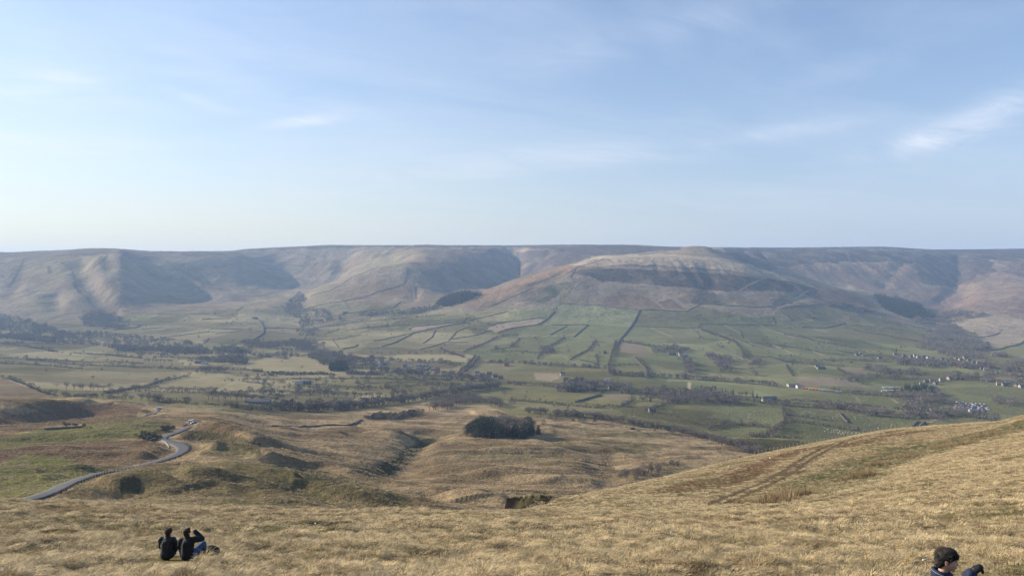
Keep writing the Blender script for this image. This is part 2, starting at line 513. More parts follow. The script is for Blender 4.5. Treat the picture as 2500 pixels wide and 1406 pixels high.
YG, ZG = np.array(Yr), np.array(Zr)
ROWJ = np.array(ROWJ)
NR = len(YG)
XG = YG * T[None, :]
PXG = np.broadcast_to(PX[None, :], YG.shape)


def pyg():
    return HOR - FPX * ZG / YG


def seg_dist(x, y, P):
    """distance to a polyline, side (+ left of travel), run along it 0..1"""
    best = np.full(x.shape, 1e18)
    side = np.zeros(x.shape)
    run = np.zeros(x.shape)
    L = [math.hypot(P[i + 1][0] - P[i][0], P[i + 1][1] - P[i][1]) for i in range(len(P) - 1)]
    tl, acc = sum(L) or 1, 0
    for i in range(len(P) - 1):
        ax, ay = P[i][:2]
        bx, by = P[i + 1][:2]
        ux, uy = bx - ax, by - ay
        q = ux * ux + uy * uy + 1e-9
        t = np.clip(((x - ax) * ux + (y - ay) * uy) / q, 0, 1)
        d = (x - ax - t * ux) ** 2 + (y - ay - t * uy) ** 2
        m = d < best
        best = np.where(m, d, best)
        side = np.where(m, np.sign(ux * (y - ay) - uy * (x - ax)), side)
        run = np.where(m, (acc + t * L[i]) / tl, run)
        acc += L[i]
    return np.sqrt(best), side, run


def window(P, pad):
    x0, x1 = min(p[0] for p in P) - pad, max(p[0] for p in P) + pad
    y0, y1 = min(p[1] for p in P) - pad, max(p[1] for p in P) + pad
    return (XG > x0) & (XG < x1) & (YG > y0) & (YG < y1)


def pw(pts):
    """(photo column, distance) pairs to the ground plan"""
    return [((px - CX) / FPX * Y, Y) for px, Y in pts]


def ridge(pts, h, wl, wr, ends=0.15):
    """raise (h>0) or cut (h<0) the ground along a line, wl/wr = widths left and right of the direction of travel"""
    P = pw(pts)
    m = window(P, 3 * max(wl, wr))
    d, s, r = seg_dist(XG[m], YG[m], P)
    wob = 1 + 0.35 * fbm(XG[m] / (2.0 * max(wl, wr)), YG[m] / (2.0 * max(wl, wr)), 3, 77)
    w = np.where(s > 0, wl, wr) * wob
    e = np.minimum(1, np.minimum(r, 1 - r) / ends + 0.25) if ends else 1
    ZG[m] += h * np.exp(-(d / w) ** 2) * e


# --- broad relief noise
Yv = YG
near = sstep(6, 14, Yv) * (1 - sstep(150, 300, Yv))
seat = 1 - np.exp(-((XG + 9.2) / 2.1) ** 2 - ((YG - 20.3) / 2.4) ** 2)
ZG += near * seat * 0.25 * fbm(XG / 1.7, YG / 1.25, 2, 3) * (1 - sstep(70, 100, Yv))
ZG += near * (0.10 * fbm(XG / 2.6, YG / 2.2, 3, 1) + 0.22 * fbm(XG / 11, YG / 9, 2, 2) * sstep(20, 50, Yv))
moor = sstep(190, 260, Yv) * (1 - sstep(900, 1150, Yv)) * sstep(20, 60, (YG - YC[5][None, :]))
ug = XG * 0.97 + YG * 0.22
vg = YG * 0.97 - XG * 0.22
STK = ridged(ug / 85 + 0.4 * fbm(XG / 50, YG / 40, 2, 15), vg / 13 + 1.3 * fbm(XG / 90, YG / 60, 2, 16), 2, 14)
ZG += moor * (2.6 * ridged(ug / 95, vg / 46, 3, 5) + 1.1 * fbm(ug / 26, vg / 17, 3, 9) + 0.55 * fbm(XG / 9, YG / 6, 3, 12) + 0.85 * STK)
val = sstep(950, 1200, Yv) * (1 - sstep(2600, 3000, Yv))
ZG += val * (3.2 * fbm(XG / 260, YG / 240, 3, 21) + 0.7 * fbm(XG / 60, YG / 70, 2, 22))
far = sstep(2700, 3100, Yv) * (1 - 0.72 * sstep(5300, 5700, Yv))
damp = 1 - 0.9 * np.exp(-((PXG - 1690) / 130) ** 2 - ((YG - 4400) / 500) ** 2)
ZG += damp * far * (6 * fbm(XG / 330, YG / 380, 4, 31) + 1.6 * fbm(XG / 60, YG / 80, 3, 36) + 3.5 * ridged(XG / 150 + YG / 900, YG / 420, 3, 33) * sstep(3300, 3900, Yv))
# gullied escarpment under the right hand plateau edge
esc = sstep(4350, 4600, Yv) * (1 - sstep(5350, 5650, Yv)) * sstep(1760, 1900, PXG)
ZG += esc * (5 * ridged(XG / 75 + 0.12 * fbm(XG / 200, YG / 200, 2, 41) * 3, YG / 700, 3, 40) - 4)
esc2 = sstep(4700, 4900, Yv) * (1 - sstep(5450, 5750, Yv)) * (1 - sstep(1500, 1650, PXG)) * sstep(560, 660, PXG)
ZG += esc2 * (6 * ridged(XG / 130, YG / 700, 3, 44) - 3)

# --- hills: gullies and spurs
ridge([(196, 3950), (200, 3750), (212, 3560), (236, 3380), (262, 3200), (285, 3060)], -30, 38, 62)
ridge([(238, 3950), (236, 3750), (244, 3560), (264, 3380), (290, 3200)], 14, 40, 40)
ridge([(134, 3420), (138, 3300), (146, 3160)], -20, 26, 40)
ridge([(60, 3900), (45, 3600), (25, 3350)], -10, 30, 40)
ridge([(292, 4250), (296, 3950), (300, 3650), (312, 3400), (330, 3220)], 20, 60, 45)
ridge([(345, 4300), (420, 4150), (500, 3950), (590, 3700)], 13, 50, 70)
ridge([(1258, 5250), (1255, 4950), (1250, 4650), (1225, 4350), (1195, 4150)], -22, 60, 60)
ridge([(835, 5150), (838, 4850), (815, 4500), (775, 4250)], -22, 60, 60)
ridge([(1350, 5100), (1325, 4850), (1290, 4600)], -10, 30, 40)
ridge([(2338, 5350), (2337, 5000), (2345, 4700), (2320, 4400), (2280, 4150)], -13, 34, 34)
ridge([(1812, 5300), (1822, 5000), (1840, 4700)], -14, 20, 26)
ridge([(1855, 5300), (1862, 5000), (1872, 4750)], -12, 20, 24)
ridge([(2210, 4900), (2180, 4650), (2150, 4400)], -10, 40, 40)
ridge([(1720, 3560), (1732, 3420), (1738, 3300), (1722, 3150), (1690, 3000)], -10, 34, 36)
ridge([(1680, 3500), (1695, 3400), (1715, 3250)], -7, 18, 22)
for px0, px1 in ((1640, 1655), (1662, 1680), (1700, 1716), (1750, 1760), (1600, 1606)):
    ridge([(px0, 3560), (px1, 3440), (px1 + 6, 3340)], -3, 12, 14)
ridge([(1015, 3700), (1013, 3500), (1008, 3350)], -8, 25, 35)
ridge([(2150, 3640), (2200, 3500), (2260, 3350)], -8, 50, 50)
ridge([(1380, 3430), (1340, 3330), (1290, 3200)], -8, 22, 22)
ridge([(1895, 3100), (1930, 3250), (1962, 3400)], -9, 20, 24)

# --- landslip ground below: knolls, banks and scars
ridge([(245, 243), (300, 250), (385, 260)], 5.4, 20, 17)
ridge([(420, 268), (520, 274), (600, 281), (670, 287), (760, 290)], 4.8, 26, 22)
ridge([(322, 240), (322, 233)], -3.6, 8, 8, 0)
ridge([(455, 246), (540, 240), (640, 246)], -1.6, 14, 14)
ridge([(700, 290), (760, 281), (815, 271), (880, 260), (960, 248), (1015, 240)], 5.2, 32, 10, 0.5)
ridge([(700, 270), (780, 256), (870, 244), (960, 232)], -2.2, 10, 14)
ridge([(650, 256), (760, 243), (860, 234), (980, 226)], 2.6, 12, 8)
ridge([(478, 486), (530, 478), (585, 462), (650, 440)], 7.5, 40, 10)
ridge([(495, 388), (560, 394), (640, 388), (680, 372)], 6.5, 26, 10)
ridge([(-120, 640), (60, 650), (150, 690), (215, 740)], 10, 50, 22)
ridge([(-120, 560), (40, 585), (110, 620), (180, 680)], -9, 30, 40)
ridge([(60, 800), (150, 800), (300, 810), (400, 830)], 4, 60, 30)
ridge([(640, 430), (720, 410), (800, 395), (900, 372)], 4.5, 40, 10)
ridge([(1045, 760), (1010, 610), (990, 520), (975, 455), (930, 400)], -6.5, 17, 17)
ridge([(1110, 740), (1050, 690), (1020, 640)], -3, 10, 12)
ridge([(1060, 330), (1110, 325), (1140, 312)], 2.6, 22, 13)
ridge([(1010, 345), (1060, 318), (1130, 296)], -3, 12, 12)
ridge([(1150, 450), (1250, 440), (1340, 430), (1430, 432), (1500, 445)], 4.2, 26, 11)
ridge([(1160, 585), (1240, 590), (1330, 600), (1400, 640)], 3.0, 30, 16)
ridge([(1480, 620), (1478, 560), (1480, 500), (1500, 440)], -3.5, 14, 14)
ridge([(660, 640), (760, 640), (860, 655)], 3.0, 40, 14)
ridge([(900, 700), (960, 690), (1010, 700)], 3.0, 40, 20)
ridge([(1150, 980), (1190, 985), (1225, 990)], 5.0, 30, 24)

m_ = (YG > 112) & (YG < 160) & (PXG > 1225) & (PXG < 1420)
ZG[m_] += 1.6 * fbm(XG[m_] / 5, YG[m_] / 6, 3, 92)
# --- roads: level the ground under them
ROAD_PTS = [(36, 1226), (100, 1208), (165, 1182), (205, 1167), (245, 1155), (302, 1146), (358, 1134), (410, 1119), (441, 1105), (448, 1094), (436, 1085), (412, 1078), (396, 1072), (404, 1065), (428, 1057), (460, 1044)]
ROAD_Y = [(36, 214), (102, 222), (165, 250), (205, 272), (245, 292), (302, 315), (358, 338), (410, 362), (441, 384), (448, 402), (436, 420), (412, 434), (396, 447), (404, 462), (428, 480), (460, 502), (486, 516), (506, 524)]
ROAD2_Y = [(340, 600), (352, 622), (366, 655), (380, 700), (388, 740)]


def smooth_poly(pts, n):
    P = np.array(pts, float)
    d = np.r_[0, np.cumsum(np.hypot(*np.diff(P, axis=0).T))]
    s = np.linspace(0, d[-1], n)
    return np.c_[pchip1(s, d, P[:, 0]), pchip1(s, d, P[:, 1])]


def gz_col(ci, Y):
    return np.interp(Y, YG[:, ci], ZG[:, ci])


def gz(x, Y):
    c = (x / Y * FPX + CX - PX[0]) / (PX[1] - PX[0])
    c = min(max(c, 0), NC - 1.001)
    i = int(c)
    f = c - i
    return gz_col(i, Y) * (1 - f) + gz_col(i + 1, Y) * f


ROADS = []
for pts, n, wd in ((ROAD_Y, 170, 2.9), (ROAD2_Y, 30, 2.0)):
    P = smooth_poly(pw(pts), n)
    if n > 100:          # the main stretch follows its measured height
        d_ = np.r_[0, np.cumsum(np.hypot(*np.diff(np.array(pw(pts)), axis=0).T))]
        rp = [p[1] for p in ROAD_PTS] + [1038, 1036][:len(pts) - len(ROAD_PTS)]
        rz_ = [-(b_ - HOR) * p[1] / FPX for b_, p in zip(rp, pts)]
        z = pchip1(np.linspace(0, d_[-1], n), d_, rz_)
    else:
        z = np.array([gz(x, y) for x, y in P])
    k = np.hanning(23)
    k /= k.sum()
    z = np.convolve(np.pad(z, 11, mode='edge'), k, mode='valid') + 0.15
    m = window(P, 16)
    xs, ys = XG[m], YG[m]
    D = np.full(xs.shape, 1e9)
    zi = np.zeros(xs.shape)
    for i in range(0, n):
        d = np.hypot(xs - P[i, 0], ys - P[i, 1])
        q = d < D
        D = np.where(q, d, D)
        zi = np.where(q, z[i], zi)
    f = 1 - sstep(wd + 1.0, wd + 11.0, D)
    ZG[m] = ZG[m] * (1 - f) + (zi - 0.25) * f
    ROADS.append((P, z, wd))

# regular look-up of the ground: columns x log distance
LY = np.linspace(math.log(1.2), math.log(10500), 2600)
ZL = np.zeros((len(LY), NC))
for ci in range(NC):
    ZL[:, ci] = np.interp(np.exp(LY), YG[:, ci], ZG[:, ci])


def ground(x, y):
    x, y = np.asarray(x, float), np.asarray(y, float)
    c = np.clip((x / y * FPX + CX - PX[0]) / (PX[1] - PX[0]), 0, NC - 1.001)
    r = np.clip((np.log(y) - LY[0]) / (LY[1] - LY[0]), 0, len(LY) - 1.001)
    ci, ri = c.astype(int), r.astype(int)
    fc, fr = c - ci, r - ri
    return ((ZL[ri, ci] * (1 - fc) + ZL[ri, ci + 1] * fc) * (1 - fr) + (ZL[ri + 1, ci] * (1 - fc) + ZL[ri + 1, ci + 1] * fc) * fr)


PYL = HOR - FPX * ZL / np.exp(LY)[:, None]


def hit(px, py, ymin=150.0):
    """where the sight line of a photo point meets the ground beyond ymin"""
    c = int(round(np.clip((px - PX[0]) / (PX[1] - PX[0]), 0, NC - 1)))
    col = PYL[:, c]
    r0 = int(np.clip((math.log(ymin) - LY[0]) / (LY[1] - LY[0]), 0, len(LY) - 2))
    b = np.nonzero(col[r0:] <= py)[0]
    if len(b) == 0:
        y = 5600.0
    elif b[0] == 0:
        y = math.exp(LY[r0])
    else:
        i = r0 + b[0]
        f = (col[i - 1] - py) / (col[i - 1] - col[i] + 1e-9)
        y = math.exp(LY[i - 1] + f * (LY[i] - LY[i - 1]))
    x = (px - CX) / FPX * y
    return x, y, float(ground(x, y))


def inpoly(x, y, P):
    x, y = np.asarray(x), np.asarray(y)
    r = np.zeros(x.shape, bool)
    n = len(P)
    for i in range(n):
        x1, y1 = P[i][:2]
        x2, y2 = P[(i + 1) % n][:2]
        if y1 == y2:
            continue
        c = ((y1 > y) != (y2 > y)) & (x < (x2 - x1) * (y - y1) / (y2 - y1) + x1)
        r ^= c
    return r

# ------------------------------------------------------------------ ground colours (what grows where; some shade and sunlight painted in)
PYG = pyg()
STRAW, BROWN, OLIVE = np.array([.285, .212, .120]), np.array([.145, .104, .060]), np.array([.122, .110, .050])
GREEN, DGREEN, PALE = np.array([.112, .113, .052]), np.array([.050, .060, .030]), np.array([.212, .180, .100])
HEATH, BRACK, TAN = np.array([.058, .046, .040]), np.array([.150, .098, .062]), np.array([.205, .162, .110])
PEAT = np.array([.045, .034, .026])


def mix3(a, b, f):
    return a * (1 - f[..., None]) + b * f[..., None]


C = np.zeros(YG.shape + (3,))
n1 = fbm(XG / 14, YG / 8, 4, 101)
n2 = fbm(XG / 55, YG / 26, 4, 103)
n3 = fbm(XG / 420, YG / 300, 4, 105)
n4 = fbm(XG / 130, YG / 90, 4, 107)
nn = fbm(XG / 3.0, YG / 2.0, 3, 109)
# near hillside: dry grass, greener and browner in the hollows
c = mix3(np.broadcast_to(STRAW * 0.80, C.shape), OLIVE * 1.1, sstep(-0.1, 0.5, n1))
c = mix3(c, BROWN * 0.9, 0.7 * sstep(0.0, 0.5, nn))
C[:] = c
# moor
moor_c = mix3(np.broadcast_to(STRAW * 1.1, C.shape), BROWN * 1.1, sstep(-0.1, 0.45, n2 + 0.5 * n4))
moor_c = mix3(moor_c, OLIVE * 1.1, 0.6 * sstep(0.2, 0.6, fbm(XG / 80, YG / 40, 4, 111)))
moor_c = mix3(moor_c, BROWN * 0.85, 0.75 * sstep(0.05, -0.45, STK + 0.5 * n1))
fm = sstep(0, 40, YG - YC[5][None, :])
C = mix3(C, moor_c, fm)
# valley floor: paler rough pasture on the left, greener to the right
olive_c = mix3(np.broadcast_to(PALE * 0.92, C.shape), OLIVE, sstep(-0.2, 0.4, n3 + .3 * n4))
green_c = mix3(np.broadcast_to(GREEN * 1.25, C.shape), OLIVE * 0.95, sstep(-0.05, 0.5, n3 + .3 * n4))
wr = sstep(1050, 1420, PXG + 90 * fbm(XG / 150, YG / 300, 2, 113))
val_c = mix3(olive_c, green_c, wr)
toe = np.interp(PX, [-480, 0, 300, 450, 600, 760, 900, 1050, 1180, 1250, 1400, 1500, 1600, 1700, 1800, 1880, 2980],
                [952, 962, 978, 995, 1012, 1008, 996, 983, 988, 1012, 1020, 1026, 1045, 1062, 1092, 1115, 1125])
fv = sstep(-4, 4, toe[None, :] - PYG + 3 * n4) * sstep(600, 800, YG)
C = mix3(C, val_c, fv)
# hills: rough tan grass above the intake walls
hill_c = mix3(np.broadcast_to(TAN * 0.98, C.shape), BROWN * 1.15, sstep(-0.05, 0.6, n3 + 0.5 * n4))
hill_c = mix3(hill_c, PALE, 0.8 * sstep(0.0, 0.5, fbm(XG / 190, YG / 240, 4, 117)))
intake = np.interp(PX, [-480, 0, 200, 300, 450, 600, 735, 900, 1000, 1100, 1200, 1350, 1480, 1560, 1690, 1800, 1890, 1960, 2010, 2100, 2200, 2300, 2980],
                   [778, 780, 790, 770, 758, 760, 745, 742, 752, 758, 760, 745, 748, 757, 752, 749, 752, 748, 742, 764, 790, 800, 800])
fh = sstep(-5, 6, intake[None, :] - PYG + 5 * n4) * sstep(2500, 2750, YG)
hill_c = hill_c * (1 + 0.32 * fbm(XG / 70, YG / 110, 4, 119))[..., None]
C = mix3(C, hill_c, fh)
edge_n = 9 * fbm(XG / 90, YG / 120, 4, 121)


def patch(poly, col, f=1.0, y0=0, y1=1e9, soft=0.0, breakup=0.0, tone=0.0, sd=1):
    x0, x1 = min(p[0] for p in poly) - 12, max(p[0] for p in poly) + 12
    ya, yb = min(p[1] for p in poly) - 12, max(p[1] for p in poly) + 12
    m = (PXG > x0) & (PXG < x1) & (PYG > ya) & (PYG < yb) & (YG > y0) & (YG < y1)
    if not m.any():
        return
    e = edge_n[m] * soft
    q = inpoly(PXG[m] + 1.6 * e, PYG[m] + 0.7 * e, poly).astype(float)
    if breakup:
        bnoise = fbm(XG[m] / 70, YG[m] / 110, 4, 300 + sd)
        q *= np.clip(sstep(-0.25, 0.25, bnoise) + 1 - breakup, 0, 1)
    cc = np.asarray(col)[None, :] * (1 + tone * fbm(XG[m] / 40, YG[m] / 55, 3, 500 + sd))[:, None]
    C[m] = C[m] * (1 - (q * f)[:, None]) + cc * (q * f)[:, None]


def line_tint(pts, col, w, f=1.0, y0=0, y1=1e9, world=None):
    P = world or [hit(px, py, y0 or 150)[:2] for px, py in pts]
    m = window(P, w * 3) & (YG > y0) & (YG < y1)
    d, s, r = seg_dist(XG[m], YG[m], P)
    d = d * (1 + 0.4 * fbm(XG[m] / (4 * w), YG[m] / (4 * w), 3, 131))
    q = f * (1 - sstep(0.6 * w, 1.3 * w, d))
    C[m] = C[m] * (1 - q[:, None]) + np.asarray(col) * q[:, None]


# valley floor tint by field blocks: each field has its own sward
blk = _h(np.floor(XG / 190 + 0.9 * fbm(XG / 400, YG / 400, 2, 140)), np.floor(YG / 150 + 0.7 * fbm(XG / 300, YG / 500, 2, 141) + 0.35 * XG / 190), 9)
fb = fv * (1 - fh)
C *= (1 + fb * 0.75 * (blk - 0.5))[..., None]
blk2 = _h(np.floor(XG / 190 + 0.9 * fbm(XG / 400, YG / 400, 2, 140)), np.floor(YG / 150 + 0.7 * fbm(XG / 300, YG / 500, 2, 141) + 0.35 * XG / 190), 19)
C = mix3(C, np.broadcast_to(PALE * 0.8, C.shape), fb * sstep(0.8, 0.9, blk2) * 0.6)

V0, V1 = 900, 4200
Hh_ = HEATH
g2 = GREEN * 1.15
for poly, col in (
        ([(1346, 792), (1436, 792), (1400, 823), (1343, 818), (1300, 822), (1262, 820), (1280, 803), (1322, 796)], GREEN * 1.2),
        ([(1366, 742), (1561, 757), (1540, 798), (1436, 792), (1346, 792), (1313, 792), (1354, 759)], GREEN * 1.5 + .01),
        ([(1561, 757), (1676, 760), (1704, 800), (1645, 799), (1543, 796)], OLIVE * 0.95),
        ([(1400, 823), (1436, 792), (1540, 798), (1515, 827), (1497, 835)], GREEN * 1.3),
        ([(1543, 797), (1645, 799), (1700, 801), (1640, 822), (1600, 850), (1512, 833), (1515, 827)], GREEN * 1.2),
        ([(1200, 845), (1343, 820), (1400, 823), (1377, 826), (1330, 855), (1313, 877), (1200, 880), (1130, 862)], GREEN),
        ([(1400, 825), (1500, 835), (1497, 860), (1440, 858), (1390, 880), (1345, 850), (1377, 826)], GREEN * 1.12),
        ([(1392, 879), (1436, 858), (1500, 862), (1487, 898), (1412, 893)], GREEN * 1.25),
        ([(1708, 791), (1840, 793), (1900, 800), (1930, 830), (1990, 845), (1900, 850), (1840, 845), (1768, 815), (1712, 805)], GREEN * .85),
        ([(1800, 752), (1895, 754), (1884, 772), (1895, 795), (1996, 818), (1900, 800), (1840, 793), (1780, 793), (1708, 791), (1760, 772)], GREEN * 0.95),
        ([(1709, 744), (1840, 749), (1895, 752), (1881, 770), (1850, 776), (1790, 766)], TAN * 1.0),
        ([(1676, 760), (1709, 746), (1790, 768), (1708, 791), (1704, 800)], OLIVE * 0.9),
        ([(1850, 800), (2080, 850), (2180, 870), (2100, 880), (1990, 860), (1900, 850)], GREEN * 1.15),
        ([(1800, 850), (1990, 875), (2190, 880), (2190, 920), (2050, 895), (1900, 890), (1800, 880)], GREEN * 1.1),
        ([(1904, 751), (2007, 740), (2063, 787), (2013, 800), (1957, 798), (1892, 790), (1881, 770)], OLIVE * 1.05 + .01),
        ([(2077, 793), (2220, 807), (2290, 830), (2250, 850), (2100, 830), (2000, 818), (2063, 790)], OLIVE * 1.0),
        ([(1934, 918), (2066, 923), (2102, 940), (2153, 946), (1957, 940)], TAN * 1.05),
        ([(2058, 895), (2102, 898), (2119, 912), (2066, 908)], TAN * .95),
        ([(1302, 910), (1360, 911), (1370, 920), (1345, 931), (1310, 928)], TAN * 1.15),
        ([(1512, 840), (1560, 838), (1590, 860), (1560, 868), (1515, 858)], TAN * .85),
        ([(1585, 930), (1675, 932), (1680, 955), (1590, 955)], GREEN * .95),
        ([(1684, 933), (1840, 940), (1840, 962), (1740, 960), (1682, 955)], GREEN * 1.2),
        ([(2316, 787), (2424, 770), (2500, 783), (2560, 790), (2560, 826), (2500, 833), (2424, 852), (2377, 832), (2385, 815)], TAN * 1.3),
        ([(1200, 795), (1302, 777), (1333, 777), (1313, 792), (1251, 800), (1215, 812), (1190, 805)], TAN * 1.25),
        ([(1000, 797), (1068, 793), (1138, 786), (1086, 796), (1010, 809)], TAN * 1.2),
        ([(2298, 940), (2500, 953), (2560, 960), (2560, 980), (2500, 979), (2349, 962)], GREEN * 1.1),
        ([(1926, 1012), (2110, 1010), (2231, 1024), (2210, 1050), (2150, 1056), (2030, 1041), (1926, 1030)], GREEN * 1.1),
        ([(1920, 1032), (2030, 1042), (2150, 1057), (2060, 1100), (1884, 1072)], GREEN * 0.95),
        ([(1900, 960), (2020, 965), (2180, 975), (2195, 995), (2024, 982), (1918, 976)], GREEN * 1.2),
        ([(1740, 990), (1912, 996), (1912, 1025), (1890, 1045), (1740, 1020)], GREEN * 1.35),
        ([(1790, 1040), (1892, 1046), (1873, 1066), (1834, 1086), (1740, 1070)], GREEN * 1.15),
        ([(1202, 940), (1310, 936), (1400, 958), (1466, 964), (1405, 982), (1251, 977), (1200, 970)], OLIVE * 1.2),
        ([(1470, 962), (1540, 962), (1535, 975), (1470, 972)], TAN * .95)):
    patch(poly, col, 0.92, V0, V1, soft=0.12, tone=0.18, sd=int(poly[0][0]))

patch([(-480, 925), (8, 925), (84, 950), (136, 968), (60, 974), (-480, 974)], np.array([.150, .112, .068]), .9, 700, 1400, .2, .1, .15, 43)
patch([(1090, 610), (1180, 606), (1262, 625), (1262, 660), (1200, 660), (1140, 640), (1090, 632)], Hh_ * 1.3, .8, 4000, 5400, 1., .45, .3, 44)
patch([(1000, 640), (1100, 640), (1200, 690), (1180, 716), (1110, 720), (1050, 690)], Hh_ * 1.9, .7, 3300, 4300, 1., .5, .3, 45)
# hills: heather, bracken, rough ground
Hh = HEATH
patch([(-480, 618), (0, 616), (100, 613), (240, 604), (380, 611), (560, 612), (590, 622), (480, 624), (300, 622), (180, 625), (60, 630), (-480, 640)], HEATH * 1.9, .7, 3600, 9e3, 1.0, .6, .2, 1)
patch([(1390, 664), (1418, 659), (1482, 655), (1584, 660), (1712, 664), (1840, 675), (1930, 690), (1945, 702), (1925, 712), (1840, 712), (1763, 712), (1712, 706), (1635, 698), (1533, 693), (1469, 687), (1440, 675)], Hh * 0.8, .95, 2900, 3900, 1.2, .30, .3, 2)
patch([(1500, 640), (1560, 640), (1700, 652), (1840, 664), (1900, 678), (1840, 674), (1660, 660), (1540, 655)], Hh * 1.3, .8, 2900, 3900, 0.8, .65, .2, 3)
patch([(1455, 645), (1600, 652), (1750, 660), (1880, 672), (1990, 700), (1880, 679), (1720, 667), (1560, 659), (1450, 652)], TAN * 1.25, .55, 3300, 3900, 0.5, .3, .2, 33)
patch([(1400, 598), (1660, 602), (1664, 611), (1600, 614), (1540, 618), (1450, 626), (1395, 632)], Hh * 1.1, .92, 3750, 6000, .5, .2, .3, 4)
patch([(1110, 735), (1250, 690), (1400, 645), (1440, 640), (1390, 665), (1290, 705), (1200, 735), (1140, 748)], np.array([.235, .150, .092]), .8, 2900, 4100, .8, .3, .2, 5)
patch([(1470, 726), (1490, 718), (1533, 714), (1571, 723), (1600, 740), (1622, 756), (1560, 752), (1475, 745)], BRACK * .82, .85, 2800, 3500, .8, .35, .2, 6)
patch([(1610, 738), (1640, 730), (1665, 750), (1680, 756), (1625, 756)], BRACK * .8, .8, 2800, 3500, .8, .3, .2, 7)
patch([(1400, 700), (1470, 690), (1540, 697), (1620, 706), (1640, 725), (1560, 720), (1480, 720), (1400, 738), (1370, 740)], TAN * .95, .7, 2800, 3500, 1., .2, .15, 8)
patch([(1270, 740), (1300, 718), (1340, 702), (1385, 686), (1397, 700), (1370, 722), (1330, 737)], DGREEN * 1.0, .85, 2800, 3600, 1.2, .75, .3, 9)
patch([(1375, 690), (1400, 688), (1405, 700), (1385, 725), (1365, 738), (1372, 715)], GREEN * .9, .6, 2800, 3600, 1., .4, .2, 10)
# plateau edges behind
patch([(1760, 604), (2050, 602), (2150, 601), (2290, 608), (2500, 606), (2980, 604), (2980, 640), (2500, 634), (2350, 636), (2250, 640), (2150, 640), (2050, 640), (1950, 646), (1870, 660), (1800, 640)], Hh * 0.75, .95, 4100, 6500, 1.0, .28, .3, 11)
patch([(2228, 640), (2290, 630), (2420, 628), (2425, 655), (2400, 690), (2330, 700), (2250, 690), (2225, 670)], Hh * 0.75, .92, 3700, 5400, 1.1, .15, .25, 12)
patch([(1890, 650), (1960, 645), (2060, 645), (2230, 642), (2245, 672), (2230, 700), (2190, 725), (2130, 715), (2050, 690), (1960, 672), (1900, 664)], np.array([.170, .112, .078]), .85, 3700, 5400, 1.1, .25, .25, 13)
patch([(2240, 700), (2330, 705), (2420, 660), (2520, 640), (2980, 640), (2980, 780), (2500, 778), (2420, 760), (2340, 765), (2270, 760), (2200, 735)], np.array([.165, .108, .076]), .85, 3000, 5400, 1.2, .4, .3, 14)
patch([(2430, 612), (2520, 610), (2980, 610), (2980, 690), (2520, 680), (2440, 660)], Hh * 1.3, .8, 3700, 5800, 1.2, .6, .3, 15)
patch([(1960, 705), (2040, 712), (2110, 730), (2080, 748), (2010, 735)], np.array([.165, .10, .068]), .8, 3000, 3700, 1., .3, .3, 16)
patch([(1930, 690), (1990, 700), (2010, 735), (1975, 725)], Hh * 1.4, .7, 3000, 3800, 1., .4, .2, 17)
patch([(560, 610), (760, 598), (1040, 596), (1400, 596), (1640, 602), (1700, 608), (1400, 612), (1250, 604), (1050, 604), (800, 606), (640, 612)], Hh * 1.2, .85, 4900, 7000, 0.6, .5, .3, 18)
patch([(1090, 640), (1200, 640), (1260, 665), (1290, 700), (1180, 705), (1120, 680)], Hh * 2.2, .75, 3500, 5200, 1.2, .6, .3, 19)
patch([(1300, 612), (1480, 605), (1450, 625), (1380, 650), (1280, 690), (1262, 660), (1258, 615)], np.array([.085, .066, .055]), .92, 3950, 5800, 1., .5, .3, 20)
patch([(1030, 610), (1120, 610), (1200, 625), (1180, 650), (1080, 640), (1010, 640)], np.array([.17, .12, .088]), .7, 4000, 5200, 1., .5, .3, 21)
patch([(1390, 648), (1450, 626), (1550, 620), (1650, 622), (1700, 624), (1780, 632), (1850, 650), (1960, 686), (2000, 706), (1900, 680), (1760, 657), (1650, 650), (1540, 644), (1440, 652)], TAN * 1.65, .85, 3450, 4480, .6, .2, .25, 46)  # tan grass of the dome rim, brightened to paint in the sunlight
# grit outcrops along the right hand edge
patch([(2020, 607), (2120, 604), (2250, 610), (2330, 617), (2250, 624), (2100, 622), (2020, 618)], np.array([.21, .19, .17]), .45, 4800, 6000, 1.2, .95, .5, 22)

# moor and landslip ground
O2 = np.array([.142, .142, .052])
M0, M1 = 190, 1000
patch([(-480, 1020), (0, 1022), (80, 1008), (190, 995), (270, 985), (360, 990), (330, 1020), (205, 1030), (100, 1045), (0, 1068), (-480, 1080)], BRACK * .86, .8, M0, M1, .5, .35, .3, 23)
patch([(-480, 1085), (0, 1072), (100, 1050), (205, 1038), (330, 1022), (412, 1030), (414, 1055), (330, 1068), (205, 1080), (100, 1090), (0, 1098), (-480, 1110)], O2 * .95, .9, M0, M1, .5, .1, .25, 24)
patch([(-480, 1120), (0, 1098), (110, 1085), (230, 1078), (370, 1074), (405, 1085), (418, 1105), (400, 1120), (330, 1134), (240, 1146), (215, 1137), (150, 1114), (60, 1110), (0, 1132), (-480, 1150)], BRACK * .78, .92, M0, M1, .4, .3, .35, 25)
patch([(-480, 1150), (0, 1135), (60, 1110), (150, 1114), (215, 1138), (300, 1142), (240, 1155), (160, 1185), (100, 1206), (0, 1232), (-480, 1240)], O2 * 1.02, .9, M0, M1, .4, .15, .25, 26)
patch([(140, 1246), (200, 1170), (260, 1148), (400, 1133), (560, 1125), (700, 1130), (840, 1160), (1000, 1215), (1010, 1246)], OLIVE * 1.05, .75, M0, 420, .6, .35, .3, 27)
patch([(185, 1225), (235, 1170), (290, 1150), (300, 1190), (280, 1240), (200, 1240)], STRAW * .72, .6, M0, 420, .8, .2, .2, 28)
